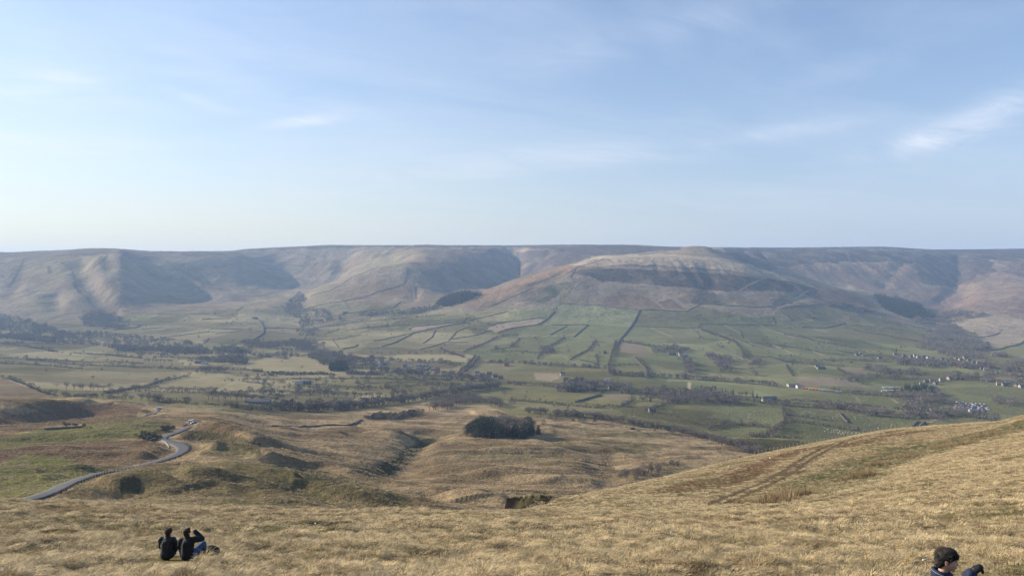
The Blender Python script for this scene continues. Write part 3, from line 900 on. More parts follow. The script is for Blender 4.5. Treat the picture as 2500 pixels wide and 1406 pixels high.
patch([(480, 1108), (520, 1092), (620, 1092), (650, 1112), (560, 1118)], OLIVE * 1.15, .7, M0, 520, .5, .2, .2, 29)
patch([(430, 1056), (470, 1050), (560, 1058), (640, 1085), (640, 1112), (560, 1082), (470, 1080)], np.array([.055, .055, .026]), .7, M0, 620, .6, .2, .3, 30)  # shade on the bank below the parked cars, painted as dark green
patch([(700, 1138), (770, 1150), (880, 1196), (1005, 1244), (920, 1230), (820, 1210), (740, 1180)], np.array([.075, .066, .036]), .7, M0, 420, .5, .2, .3, 31)  # shaded near face of the landslip scar, darkened in the colour
patch([(298, 1170), (330, 1162), (352, 1180), (345, 1205), (300, 1208)], np.array([.062, .056, .030]), .8, M0, 420, 1.4, .35, .3, 32)  # dark tone paints the shade in the mound's steep hollow
patch([(1240, 1215), (1330, 1200), (1400, 1210), (1320, 1230)], OLIVE, .5, M0, 620, .6, .3, .2, 34)
patch([(1330, 1075), (1500, 1080), (1650, 1090), (1560, 1110), (1400, 1100)], OLIVE * .95, .55, 400, 1000, 1., .5, .2, 35)
patch([(460, 1083), (470, 1078), (466, 1100), (440, 1115)], TAN * 1.2, .8, M0, 500, .2, .2, .2, 36)
# near slope on the right: green flush with rushes, rusty strips, rutted track, turf cut
FL = [(1690, 1244), (1850, 1228), (1960, 1200), (2060, 1165), (2170, 1125), (2260, 1100), (2360, 1075), (2480, 1045), (2600, 1010)]
line_tint(FL, np.array([.074, .076, .034]), 9, .9, 60, 330)
line_tint([(1800, 1160), (1884, 1121), (1960, 1100), (2024, 1089)], BRACK * .8, 3.2, .8, 60, 330)
line_tint([(1750, 1185), (1800, 1170), (1850, 1150)], BRACK * .7, 2.0, .8, 60, 330)
line_tint([(2060, 1090), (2150, 1068), (2260, 1052)], BRACK * .7, 2.6, .6, 60, 330)
line_tint([(1540, 1222), (1700, 1195), (1850, 1150)], OLIVE * .9, 1.6, .6, 60, 330)
TRK = [(1700, 1243), (1760, 1226), (1817, 1204), (1870, 1182), (1912, 1162), (1968, 1122), (2010, 1099), (2052, 1080), (2094, 1068), (2136, 1061), (2200, 1050)]
line_tint(TRK, np.array([.085, .064, .040]), 2.3, .8, 60, 330)
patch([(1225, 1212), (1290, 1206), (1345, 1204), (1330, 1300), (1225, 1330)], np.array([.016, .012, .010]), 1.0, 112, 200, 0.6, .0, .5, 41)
patch([(1225, 1205), (1530, 1180), (1530, 1194), (1290, 1209), (1225, 1217)], OLIVE, .8, 156, 260, 0.1, .1, .2, 42)
line_tint([(1290, 1230), (1400, 1206), (1500, 1195), (1560, 1184)], OLIVE * 1.0, 3.2, .5, 95, 260)
# stream cuts, sheep paths, pale tracks on moor and hills
for pts, col, w, f, y0 in (
        ([(60, 632), (52, 648), (40, 672), (22, 700)], BROWN * .55, 7, .8, 3000),
        ([(118, 650), (122, 668)], BROWN * .5, 8, .8, 3000),
        ([(150, 640), (176, 660), (186, 690)], BROWN * .6, 5, .7, 3000),
        ([(20, 715), (90, 712), (160, 700)], BROWN * .7, 6, .6, 2800),
        ([(178, 688), (185, 702), (196, 715)], BROWN * .45, 8, .8, 2800),
        ([(420, 790), (520, 800), (600, 805), (660, 812)], BROWN * 1.0, 26, .6, 2200),
        ([(640, 655), (700, 648), (760, 650)], BROWN * .7, 6, .6, 3600),
        ([(700, 615), (760, 628), (820, 622)], BROWN * .7, 8, .6, 4300),
        ([(880, 625), (940, 618), (1000, 606)], BROWN * .7, 6, .6, 4300),
        ([(1240, 690), (1320, 650), (1380, 618)], HEATH * 1.5, 12, .7, 4000),
        ([(1045, 1076), (1010, 1095), (985, 1120), (970, 1135), (930, 1148)], DGREEN * .7, 7, .85, 300),
        ([(664, 1040), (740, 1041), (858, 1036), (882, 1024)], PEAT * 1.8, 3, .8, 400),
        ([(660, 1022), (760, 1034), (860, 1040), (940, 1050)], BROWN * .8, 3, .7, 400),
        ([(1478, 1100), (1482, 1120), (1476, 1135), (1490, 1150)], BROWN * .6, 5, .8, 300),
        ([(1484, 1150), (1510, 1165)], TAN, 2.5, .7, 300),
        ([(1330, 1075), (1400, 1070), (1500, 1060), (1560, 1050)], BROWN * .8, 2.5, .6, 400),
        ([(1400, 1098), (1450, 1095), (1530, 1110)], BROWN * .7, 2.5, .6, 400),
        ([(1974, 710), (1954, 723), (1934, 733), (1898, 754), (1884, 770)], TAN * 1.4, 4, .9, 2700),
        ([(1876, 677), (1912, 684), (1946, 700), (1954, 710)], TAN * 1.45, 4, .9, 2700),
        ([(1876, 677), (1828, 695), (1803, 710)], TAN * 1.35, 3.5, .9, 2700),
        ([(2144, 773), (2192, 787), (2237, 804)], TAN * 1.3, 4, .8, 2500),
        ([(1856, 794), (1895, 810), (1940, 824)], TAN * 1.5, 3, .8, 2200),
        ([(1587, 798), (1640, 822)], TAN * 1.5, 3, .9, 2200),
        ([(1768, 792), (1807, 812)], TAN * 1.4, 3, .9, 2200),
        ([(1343, 818), (1264, 821)], TAN * 1.4, 3, .8, 2200),
        ([(1885, 842), (1920, 856), (1936, 865)], TAN * 1.6, 3, .9, 1500),
        ([(1984, 857), (2012, 868)], TAN * 1.5, 3, .9, 1500),
        ([(1684, 933), (1682, 945), (1681, 956)], TAN * 1.9, 3.2, .95, 1200),
        ([(1775, 858), (1800, 868), (1815, 876)], TAN * 1.5, 3, .9, 1500),
        ([(2090, 968), (2102, 988)], TAN * 1.3, 2, .8, 1000),
        ([(2178, 974), (2192, 984)], TAN * 1.5, 2.4, .9, 1000),
        ([(1533, 869), (1553, 874), (1581, 902)], TAN * 1.2, 3, .7, 1200),
        ([(1366, 861), (1389, 879), (1412, 892)], TAN * 1.1, 3, .7, 1200),
        ([(880, 880), (905, 886), (930, 895)], np.array([.3, .28, .25]), 4, .9, 1200),
        ([(2235, 1040), (2270, 1030), (2300, 1020)], TAN * 1.2, 3, .8, 800),
        ([(2050, 595), (2085, 665), (2075, 690)], TAN * 1.2, 4, .6, 3700)):
    line_tint(pts, col, w, f, y0)
C = np.clip(C, 0.01, 0.6)

# ------------------------------------------------------------------ ground sheets
hill_mat = ground_mat('near_grass_ground', ((3.0, .55, .5), (0.7, .35, .9), (12.0, .4, .12)), 0.55, 0.45)
moor_mat = ground_mat('moor_ground', ((0.55, .5, 1.0), (0.12, .35, 2.0), (1.6, .5, .45)), 1.9, 0.42)
vale_mat = ground_mat('pasture_ground', ((0.09, .45, 1.4), (0.02, .4, 2.5), (0.35, .35, .5)), 0.9, 0.32)
fell_mat = ground_mat('fell_ground', ((0.035, .5, 6.0), (0.009, .4, 10.0), (0.12, .5, 2.2)), 1.5, 0.34)


def sheet(name, r0, r1, m):
    v = np.stack([XG[r0:r1 + 1], YG[r0:r1 + 1], ZG[r0:r1 + 1]], -1).reshape(-1, 3)
    nr = r1 - r0 + 1
    i = np.arange((nr - 1) * (NC - 1))
    a = (i // (NC - 1)) * NC + i % (NC - 1)
    f = np.stack([a, a + 1, a + NC + 1, a + NC], -1)
    me = bpy.data.meshes.new(name)
    me.vertices.add(len(v))
    me.vertices.foreach_set('co', v.ravel())
    me.loops.add(f.size)
    me.loops.foreach_set('vertex_index', f.ravel().astype(np.int32))
    me.polygons.add(len(f))
    me.polygons.foreach_set('loop_start', np.arange(0, f.size, 4, dtype=np.int32))
    me.polygons.foreach_set('use_smooth', np.ones(len(f), bool))
    me.update()
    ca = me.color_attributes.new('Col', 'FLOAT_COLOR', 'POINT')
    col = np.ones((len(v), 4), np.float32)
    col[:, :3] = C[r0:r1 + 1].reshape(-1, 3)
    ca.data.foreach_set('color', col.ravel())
    me.materials.append(m)
    o = obj(name, me)
    o['kind'] = 'structure'
    return o


def first(j):
    return int(np.nonzero(ROWJ == j)[0][0])


sheet('hillside', 0, first(6), hill_mat)
sheet('moorland', first(6), first(12), moor_mat)
sheet('valley_floor', first(12), first(17), vale_mat)
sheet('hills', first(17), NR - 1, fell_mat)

# ------------------------------------------------------------------ haze
hz = MB()
zt = float(ZG.max()) + 25
hz.box(-7600, 9400, -400, 11400, float(ZG.min()) - 1.0, zt)
hm = bpy.data.materials.new('haze')
hm.use_nodes = True
hm.node_tree.nodes.clear()
pv = hm.node_tree.nodes.new('ShaderNodeVolumePrincipled')
pv.inputs['Color'].default_value = (0.47, 0.68, 1.0, 1)
pv.inputs['Density'].default_value = 0.00007
pv.inputs['Anisotropy'].default_value = 0.1
ho = hm.node_tree.nodes.new('ShaderNodeOutputMaterial')
hm.node_tree.links.new(pv.outputs[0], ho.inputs['Volume'])
haze = obj('haze', hz.mesh('haze', hm))
haze['kind'] = 'stuff'

# ------------------------------------------------------------------ shared materials
M_BARK = mat('bark', (.085, .070, .058), var=.25, vscale=2)
M_TWIG = mat('bare_twigs', (.150, .132, .112), var=.30, vscale=.25, island=True)
M_TWIGR = mat('red_brown_twigs', (.150, .118, .096), var=.28, vscale=.25, island=True)
M_NEEDLE = mat('dark_needles', (.030, .046, .026), var=.45, vscale=.3, island=True)
M_SHRUB = mat('scrub_leaves', (.070, .066, .040), var=.4, vscale=.5, island=True)
M_STONE = mat('dry_stone', (.075, .068, .060), var=.4, vscale=.35, bump=.15, bscale=2)
M_STONEP = mat('pale_stone', (.30, .28, .24), var=.3, vscale=.35)
M_RUSH = mat('dark_rushes', (.075, .068, .040), var=.4, vscale=.4)
M_HOUSE = mat('gritstone_wall', (.145, .132, .112), var=.25, vscale=.6)
M_WHITE = mat('white_render', (.42, .41, .39), var=.05, vscale=.5)
M_CREAM = mat('cream_render', (.27, .245, .195), var=.1, vscale=.5)
M_BRICK = mat('red_brick', (.30, .13, .085), var=.2, vscale=1)
M_SLATE = mat('slate_roof', (.105, .105, .112), rough=.6, var=.3, vscale=.8)
M_TILE = mat('brown_tile_roof', (.17, .115, .09), rough=.8, var=.3, vscale=.8)
M_PANE = mat('window_glass', (.03, .035, .04), rough=.12, spec=.6)
M_DOOR = mat('door_paint', (.06, .08, .07), rough=.5)
M_ASPH = mat('asphalt', (.060, .060, .063), rough=.8, var=.22, vscale=.35, bump=.01, bscale=9)
M_LINE = mat('road_paint', (.55, .55, .52), rough=.7)
M_WOOD = mat('weathered_wood', (.085, .070, .055), var=.3, vscale=3)
M_WOODP = mat('pale_fence_wood', (.20, .165, .125), var=.3, vscale=3)
M_TYRE = mat('tyre_rubber', (.02, .02, .02), rough=.7)
M_RIM = mat('wheel_rim', (.35, .36, .37), rough=.35, metal=.8)
M_LAMP = mat('headlamp', (.6, .6, .58), rough=.15, spec=.6)
M_TLAMP = mat('tail_lamp', (.35, .02, .02), rough=.25)


def paint(name, c, r=.28):
    return mat(name, c, rough=r, spec=.5)


P_WHITE, P_SILV, P_GREY, P_BLACK, P_BLUE, P_RED = (paint('white_paint', (.75, .75, .74)), paint('silver_paint', (.42, .43, .45)), paint('grey_paint', (.16, .165, .175)),
                                                   paint('black_paint', (.02, .02, .022)), paint('blue_paint', (.05, .09, .22)), paint('red_paint', (.32, .03, .025)))
P_ORANGE = paint('orange_paint', (.62, .17, .04), .5)


# ------------------------------------------------------------------ trees
def tri_at(V_, F_, p, d, l, w, r):
    """a thin twig spray: one narrow triangle from p along d"""
    d = d.normalized()
    s = d.cross(Vector((r.uniform(-1, 1), r.uniform(-1, 1), r.uniform(-1, 1)))).normalized()
    b = len(V_)
    V_ += [tuple(p - s * w / 2), tuple(p + s * w / 2), tuple(p + d * l)]
    F_.append((b, b + 1, b + 2))


def bare_tree(seed, wide=1.0, n=560):
    """unit tree of height 1: trunk with limbs, and a crown of twig sprays with gaps"""
    r = random.Random(seed)
    t = MB()
    lean = Vector((r.uniform(-.05, .05), r.uniform(-.05, .05), 0))
    fork = r.uniform(.26, .36)
    t.tube((0, 0, -.03), lean * fork + Vector((0, 0, fork)), .024, .016, 6, False)
    CV, CF = [], []
    nl = r.randint(6, 8)
    for k in range(nl):
        a = k / nl * 6.283 + r.uniform(-.4, .4)
        z0 = fork * r.uniform(.75, 1.0)
        el = r.uniform(.45, 1.25)
        ln = r.uniform(.26, .44)
        d = Vector((math.cos(a) * math.cos(el) * wide, math.sin(a) * math.cos(el) * wide, math.sin(el)))
        p0 = Vector((0, 0, z0)) + lean * z0
        p1 = p0 + d * ln * .55
        p2 = p1 + (d + Vector((r.uniform(-.3, .3), r.uniform(-.3, .3), .15))).normalized() * ln * .6
        t.tube(p0, p1, .011, .007, 4, False)
        t.tube(p1, p2, .007, .003, 3, False)
        for q in range(3):
            m = p0.lerp(p2, r.uniform(.4, .95))
            e = m + Vector((r.uniform(-.14, .14) * wide, r.uniform(-.14, .14) * wide, r.uniform(.03, .16)))
            t.tube(m, e, .0045, .0015, 3, False)
        m = n // nl
        for q in range(m):
            c = p1.lerp(p2, r.uniform(.1, 1.15))
            o = Vector((r.gauss(0, .075) * wide, r.gauss(0, .075) * wide, r.gauss(.015, .06)))
            p = c + o
            if p.z > 1.0:
                p.z = 1.0 - r.uniform(0, .06)
            dd = Vector((o.x, o.y, o.z * .6 + .09)) + Vector((r.uniform(-.06, .06), r.uniform(-.06, .06), r.uniform(-.03, .06)))
            tri_at(CV, CF, p, dd, r.uniform(.05, .10), r.uniform(.008, .018), r)
    return t, (CV, CF)


def conifer(seed, slim=1.0):
    r = random.Random(seed)
    t = MB()
    t.tube((0, 0, -.03), (0, 0, .5), .020, .012, 6, False)
    CV, CF = [], []
    tiers = 13
    for k in range(tiers):
        f = k / (tiers - 1)
        z = .10 + .86 * f
        R = (.235 * (1 - f) ** .8 + .012) * slim * r.uniform(.82, 1.12)
        nb = int(15 - 8 * f)
        for q in range(nb):
            a = q / nb * 6.283 + r.uniform(-.3, .3) + k
            L = R * r.uniform(.65, 1.2)
            d = Vector((math.cos(a), math.sin(a), -.28 + .5 * f))
            p = Vector((0, 0, z + r.uniform(-.025, .025)))
            e = p + d * L
            s = Vector((-math.sin(a), math.cos(a), 0)) * L * r.uniform(.24, .36)
            b = len(CV)
            CV += [tuple(p), tuple(p.lerp(e, .55) + s + Vector((0, 0, .012))), tuple(e), tuple(p.lerp(e, .55) - s - Vector((0, 0, .006)))]
            CF += [(b, b + 1, b + 2), (b, b + 2, b + 3)]
            tri_at(CV, CF, p.lerp(e, r.uniform(.3, .8)), Vector((r.uniform(-1, 1), r.uniform(-1, 1), r.uniform(.2, 1.2))), L * .4 + .02, .03, r)
    return t, (CV, CF)


def pine(seed):
    r = random.Random(seed)
    t = MB()
    t.tube((0, 0, -.03), (r.uniform(-.03, .03), r.uniform(-.03, .03), .8), .022, .010, 6, False)
    CV, CF = [], []
    cl = []
    for _ in range(26):
        z = r.uniform(.22, .97)
        R = .19 * math.sqrt(max(.03, 1 - ((z - .52) / .5) ** 2)) * r.uniform(.4, 1.1)
        a = r.uniform(0, 6.283)
        c = Vector((math.cos(a) * R, math.sin(a) * R, z))
        cl.append(c)
        t.tube((0, 0, max(.15, z - .08)), c, .006, .003, 3, False)
    for c in cl:
        for _ in range(20):
            o = Vector((r.gauss(0, .05), r.gauss(0, .05), r.gauss(0, .032)))
            tri_at(CV, CF, c + o, o + Vector((0, 0, .03)) + Vector((r.uniform(-.03, .03), r.uniform(-.03, .03), 0)), r.uniform(.035, .07), r.uniform(.02, .036), r)
    return t, (CV, CF)


def bush(seed, n=150):
    r = random.Random(seed)
    t = MB()
    for k in range(5):
        a = r.uniform(0, 6.28)
        t.tube((0, 0, -.05), (math.cos(a) * .25, math.sin(a) * .25, .5), .03, .012, 3, False)
    CV, CF = [], []
    for q in range(n):
        a, u = r.uniform(0, 6.283), r.random() ** .5
        z = r.random()
        R = .62 * math.sqrt(max(.05, 1 - (z * .95) ** 2)) * u * r.uniform(.8, 1.15)
        p = Vector((math.cos(a) * R, math.sin(a) * R, z * .86))
        tri_at(CV, CF, p, Vector((p.x, p.y, .3)) + Vector((r.uniform(-.4, .4), r.uniform(-.4, .4), r.uniform(0, .5))), r.uniform(.13, .24), r.uniform(.06, .12), r)
    return t, (CV, CF)


KIND = {}          # kind -> list of (trunk mesh, crown mesh, joined mesh)


def reg(kind, maker, seeds, leaf):
    KIND[kind] = []
    for sd in seeds:
        t, (cv, cf) = maker(sd)
        tm = t.mesh(kind + '_trunk', M_BARK)
        cm = mesh(kind + '_crown', cv, cf, leaf)
        V_ = list(t.v) + list(cv)
        F_ = list(t.f) + [tuple(i + len(t.v) for i in f) for f in cf]
        jm = bpy.data.meshes.new(kind)
        jm.from_pydata(V_, [], F_)
        jm.materials.append(M_BARK)
        jm.materials.append(leaf)
        jm.polygons.foreach_set('material_index', [0] * len(t.f) + [1] * len(cf))
        jm.update()
        KIND[kind].append((tm, cm, jm))


reg('bare', lambda s: bare_tree(s), range(1, 6), M_TWIG)
reg('spread', lambda s: bare_tree(s, 1.5, 640), range(21, 25), M_TWIG)
reg('red', lambda s: bare_tree(s, .9), range(41, 45), M_TWIGR)
reg('conifer', lambda s: conifer(s), range(61, 65), M_NEEDLE)
reg('slim', lambda s: conifer(s, .8), range(71, 73), M_NEEDLE)
reg('pine', pine, range(65, 69), M_NEEDLE)
reg('bush', lambda s: bush(s), range(81, 85), M_TWIG)
reg('shrub', lambda s: bush(s, 170), range(91, 94), M_SHRUB)

TEMPL = {}


def template(kind, meshes):
    c = bpy.data.collections.new(kind + '_templates')
    for i, me in enumerate(meshes):
        o = bpy.data.objects.new('%s_template_%02d' % (kind, i), me)
        c.objects.link(o)
    TEMPL[kind] = c
    return c


def scatter_group(kind):
    nm = 'scatter_' + kind
    if nm in bpy.data.node_groups:
        return bpy.data.node_groups[nm]
    g = bpy.data.node_groups.new(nm, 'GeometryNodeTree')
    g.interface.new_socket('Geometry', in_out='INPUT', socket_type='NodeSocketGeometry')
    g.interface.new_socket('Geometry', in_out='OUTPUT', socket_type='NodeSocketGeometry')
    n, l = g.nodes, g.links
    gi, go = n.new('NodeGroupInput'), n.new('NodeGroupOutput')
    ci = n.new('GeometryNodeCollectionInfo')
    ci.inputs['Collection'].default_value = TEMPL[kind]
    ci.inputs['Separate Children'].default_value = True
    ci.inputs['Reset Children'].default_value = True
    ip = n.new('GeometryNodeInstanceOnPoints')
    ip.inputs['Pick Instance'].default_value = True
    l.new(gi.outputs[0], ip.inputs['Points'])
    l.new(ci.outputs[0], ip.inputs['Instance'])
    for nm_, ty, sk in (('idx', 'INT', 'Instance Index'), ('rot', 'FLOAT_VECTOR', 'Rotation'), ('scl', 'FLOAT_VECTOR', 'Scale')):
        a = n.new('GeometryNodeInputNamedAttribute')
        a.data_type = ty
        a.inputs['Name'].default_value = nm_
        l.new(a.outputs['Attribute'], ip.inputs[sk])
    l.new(ip.outputs[0], go.inputs[0])
    return g


def scatter(name, kind, P, idx, rot, scl, label=None, cat=None, group=None):
    """one stuff object: instances of a kind's templates on many points"""
    me = bpy.data.meshes.new(name)
    n = len(P)
    me.vertices.add(n)
    me.vertices.foreach_set('co', np.asarray(P, np.float32).ravel())
    for nm_, ty, arr, key in (('idx', 'INT', np.asarray(idx, np.int32), 'value'), ('rot', 'FLOAT_VECTOR', np.asarray(rot, np.float32), 'vector'),
                              ('scl', 'FLOAT_VECTOR', np.asarray(scl, np.float32), 'vector')):
        at = me.attributes.new(nm_, ty, 'POINT')
        at.data.foreach_set(key, arr.ravel())
    o = obj(name, me)
    m = o.modifiers.new('scatter', 'NODES')
    m.node_group = scatter_group(kind)
    tag(o, label, cat, group, 'stuff')
    return o


# mixed templates for woods
def mix(kinds):
    out = []
    for k in kinds:
        out += [e[2] for e in KIND[k]]
    return out


template('bare_wood', mix(['bare', 'spread', 'bare', 'bush']))
template('red_wood', mix(['red', 'red', 'bare']))
template('dark_wood', mix(['conifer', 'slim']))
template('mixed_wood', mix(['bare', 'spread', 'bare', 'red', 'bush', 'bush']) + [KIND['conifer'][0][2], KIND['conifer'][1][2]])
template('scrub', mix(['bush', 'shrub']))
template('dark_scrub', mix(['shrub']))
HCOL = {'bare_wood': (8, 14), 'red_wood': (8, 13), 'dark_wood': (10, 17), 'mixed_wood': (7, 15), 'scrub': (1.6, 4.0), 'dark_scrub': (1.5, 3.2)}


def wood_pts(poly_w, spacing, gaps=False):
    x0, x1 = min(p[0] for p in poly_w), max(p[0] for p in poly_w)
    y0, y1 = min(p[1] for p in poly_w), max(p[1] for p in poly_w)
    gx, gy = np.meshgrid(np.arange(x0, x1, spacing), np.arange(y0, y1, spacing))
    x = gx.ravel() + rng.uniform(-.5, .5, gx.size) * spacing
    y = gy.ravel() + rng.uniform(-.5, .5, gx.size) * spacing
    k = inpoly(x + 14 * fbm(x / 45, y / 45, 2, 7), y + 14 * fbm(x / 45, y / 45, 2, 8), poly_w)
    if gaps:
        k &= fbm(x / 75, y / 55, 3, 6) < .14
    return x[k], y[k]


TREE_K = 1.22


def put_scatter(name, kind, x, y, hr, label, wide=1.0):
    n = len(x)
    if n == 0:
        return
    z = ground(x, y)
    h = rng.uniform(hr[0], hr[1], n) * (0.85 + 0.3 * rng.random(n)) * (1.0 if 'scrub' in kind else TREE_K)
    nt = len(TEMPL[kind].objects)
    rot = np.zeros((n, 3))
    rot[:, 2] = rng.uniform(0, 6.283, n)
    s = np.stack([h * wide * rng.uniform(.85, 1.2, n), h * wide * rng.uniform(.85, 1.2, n), h], -1)
    scatter(name, kind, np.stack([x, y, z], -1), rng.integers(0, nt, n), rot, s, label)


def wood(label, poly, kind, spacing, y0=900, hr=None, name='woodland', wide=1.0):
    W_ = [hit(px, py, y0)[:2] for px, py in poly]
    x, y = wood_pts(W_, spacing, 'dark' not in kind and y0 > 1000)
    put_scatter(name, kind, x, y, hr or HCOL[kind], label, wide)


def path_w(pts, y0, step):
    P = [hit(px, py, y0)[:2] for px, py in pts]
    out = []
    for i in range(len(P) - 1):
        a, b = P[i], P[i + 1]
        n = max(1, int(math.hypot(b[0] - a[0], b[1] - a[1]) / step))
        out += [(a[0] + (b[0] - a[0]) * k / n, a[1] + (b[1] - a[1]) * k / n) for k in range(n)]
    out.append(P[-1])
    return out


def belt_pts(pts, y0, step, width, skip=0.0):
    P = path_w(pts, y0, step)
    x, y = [], []
    for i, (px_, py_) in enumerate(P):
        if random.random() < skip:
            continue
        x.append(px_ + random.uniform(-1, 1) * min(width, step * .45 + width * .5))
        y.append(py_ + random.uniform(-1, 1) * width)
    return np.array(x), np.array(y)


def belt(label, pts, kind, step, width, y0=900, hr=None, rows=1, skip=0.0, name='tree_belt', wide=1.0):
    X_, Y_ = [], []
    for r_ in range(rows):
        x, y = belt_pts(pts, y0, step, width, skip)
        X_.append(x)
        Y_.append(y)
    put_scatter(name, kind, np.concatenate(X_), np.concatenate(Y_), hr or HCOL[kind], label, wide)


NAMES = {'pine': 'conifer_tree', 'bare': 'bare_tree', 'spread': 'bare_tree', 'red': 'bare_tree', 'conifer': 'conifer_tree', 'slim': 'conifer_tree', 'bush': 'bush', 'shrub': 'bush'}
CATS = {'pine': 'conifer', 'bare': 'tree', 'spread': 'tree', 'red': 'tree', 'conifer': 'conifer', 'slim': 'conifer', 'bush': 'bush', 'shrub': 'bush'}
n_tree = {'bare_tree': 0, 'conifer_tree': 0, 'bush': 0}


def tree_at(kind, x, y, h, label, group=None, wide=1.0, parts=True):
    vs = KIND[kind]
    tm, cm, jm = vs[random.randrange(len(vs))]
    loc = (x, y, float(ground(x, y)))
    sc = (h * wide * random.uniform(.9, 1.15), h * wide * random.uniform(.9, 1.15), h)
    n_tree[NAMES[kind]] += 1
    if parts:
        e = empty(NAMES[kind], loc, random.uniform(0, 6.28))
        e.scale = sc
        obj('trunk', tm, e)
        obj('crown', cm, e)
    else:
        e = obj(NAMES[kind], jm, None, loc, random.uniform(0, 6.28), sc)
    return tag(e, label, CATS[kind], group)


def row_trees(kinds, pts, step, width, hr, label, group, y0=900, skip=0.0, wide=1.0, parts=True, rows=1):
    for r_ in range(rows):
        x, y = belt_pts(pts, y0, step, width, skip)
        for a, b in zip(x, y):
            tree_at(random.choice(kinds), a, b, random.uniform(*hr) * 1.2, label, group, wide, parts)


def lone(kind, px, py, h, label, y0=900, wide=1.0):
    x, y, z = hit(px, py, y0)
    return tree_at(kind, x, y, h, label, None, wide)


# ------------------------------------------------------------------ woods and belts that read as one mass
wood('dark wood filling the gully at the foot of the left hill', [(192, 778), (230, 762), (285, 760), (318, 790), (300, 806), (250, 800), (205, 795)], 'bare_wood', 11, 2400)
wood('grey wood at the far left foot of the hill', [(-60, 768), (20, 764), (52, 778), (95, 792), (145, 800), (150, 818), (60, 812), (-60, 806)], 'mixed_wood', 15, 2300)
wood('broad grey wood along the far left valley floor', [(145, 806), (240, 812), (340, 822), (470, 838), (500, 846), (420, 850), (300, 842), (190, 836), (130, 822)], 'bare_wood', 14, 1900, (6, 11))
wood('thin wood below the left hill beside the brook', [(-60, 818), (30, 816), (150, 828), (140, 834), (20, 828), (-60, 828)], 'mixed_wood', 10, 1900)
wood('narrow wood along the brook on the far left', [(250, 844), (420, 853), (560, 852), (620, 862), (560, 866), (430, 864), (300, 858)], 'mixed_wood', 10.5, 1700)
wood('wood of bare trees in the side valley between the hills', [(726, 716), (745, 722), (747, 745), (737, 755), (800, 757), (824, 775), (792, 790), (776, 800), (767, 815), (772, 830), (802, 850), (738, 858), (732, 830), (718, 815), (733, 800), (722, 785), (688, 752), (704, 738)], 'bare_wood', 15, 2200, (6, 12))
wood('red brown wood beside the side valley stream', [(590, 835), (640, 834), (720, 829), (750, 840), (770, 858), (700, 859), (600, 852)], 'red_wood', 9.5, 1900)
wood('dark plantation strip behind the central hill', [(1062, 744), (1085, 750), (1105, 747), (1178, 720), (1142, 716), (1100, 725)], 'dark_wood', 9, 2900, (12, 20))
wood('line of trees along the lane below the middle spur', [(822, 776), (900, 766), (1000, 757), (1068, 746), (1072, 754), (1000, 768), (905, 776), (830, 784)], 'mixed_wood', 13, 2500)
wood('bare wood above the stream mouth near the village', [(752, 868), (810, 862), (850, 872), (905, 880), (912, 902), (850, 900), (800, 898), (770, 886)], 'bare_wood', 10, 1500)
wood('dark conifer block by the stream mouth', [(800, 906), (812, 895), (842, 893), (848, 906)], 'dark_wood', 7, 1300, (11, 16))
wood('bare hillside wood in the gully on the central hill', [(1680, 738), (1700, 718), (1735, 712), (1752, 726), (1752, 742), (1700, 745)], 'bare_wood', 10, 2900, (9, 14))
wood('big dark conifer plantation in the clough on the right', [(2133, 722), (2164, 727), (2192, 729), (2222, 741), (2259, 763), (2287, 777), (2259, 780), (2206, 774), (2172, 760), (2147, 749)], 'dark_wood', 8.5, 2900, (13, 20))
wood('dark narrow plantation strip above the right hand fields', [(2013, 732), (2080, 746), (2116, 755), (2147, 771), (2108, 763), (2018, 746)], 'mixed_wood', 9, 2700, (9, 15))
wood('wooded stream bank in the right hand clough', [(2276, 768), (2332, 760), (2424, 771), (2360, 788), (2321, 788), (2349, 805), (2382, 813), (2377, 833), (2402, 839), (2424, 853), (2360, 861), (2318, 844), (2276, 822), (2293, 802), (2220, 783)], 'bare_wood', 11, 2100)
wood('dark trees in the narrow clough below the moor edge', [(2350, 676), (2358, 680), (2344, 698), (2310, 738), (2298, 738), (2335, 695)], 'bare_wood', 13, 3300, (6, 10))
wood('small wood with a tapering tail on the right hand slope', [(1956, 764), (1980, 771), (2052, 787), (2040, 791), (1985, 779), (1960, 774)], 'red_wood', 9, 2500, (7, 11))
wood('wood around the far right village', [(2180, 874), (2260, 878), (2340, 884), (2420, 890), (2520, 880), (2560, 900), (2560, 945), (2500, 945), (2410, 930), (2320, 925), (2250, 915), (2190, 905)], 'mixed_wood', 13, 1500)
wood('bare trees above the far right houses', [(2270, 822), (2320, 845), (2380, 862), (2480, 872), (2400, 880), (2300, 868), (2240, 850)], 'bare_wood', 14, 1700)
wood('wood between the railway and the car park', [(2190, 968), (2270, 962), (2330, 968), (2330, 1000), (2360, 1014), (2440, 1030), (2350, 1035), (2270, 1018), (2200, 1005)], 'bare_wood', 10, 1100)
wood('dark evergreen clump beside the railway bridge', [(2188, 968), (2212, 952), (2262, 948), (2290, 962), (2270, 968)], 'dark_wood', 8, 1300, (10, 15))
wood('bare trees along the road right of the car park', [(2410, 975), (2500, 980), (2560, 990), (2560, 1005), (2440, 1000)], 'bare_wood', 14, 1100)
wood('wood spreading across the middle of the valley', [(1543, 962), (1600, 955), (1690, 957), (1760, 966), (1800, 975), (1830, 984), (1790, 990), (1700, 985), (1620, 985), (1545, 978)], 'mixed_wood', 12, 1100)
wood('bare wood around the caravan farm', [(1366, 944), (1410, 936), (1490, 940), (1545, 950), (1540, 962), (1440, 960), (1370, 955)], 'mixed_wood', 9.5, 1200)
wood('pale bare strip wood left of the long field', [(1671, 876), (1700, 876), (1695, 905), (1676, 920), (1664, 918)], 'bare_wood', 10, 1400)
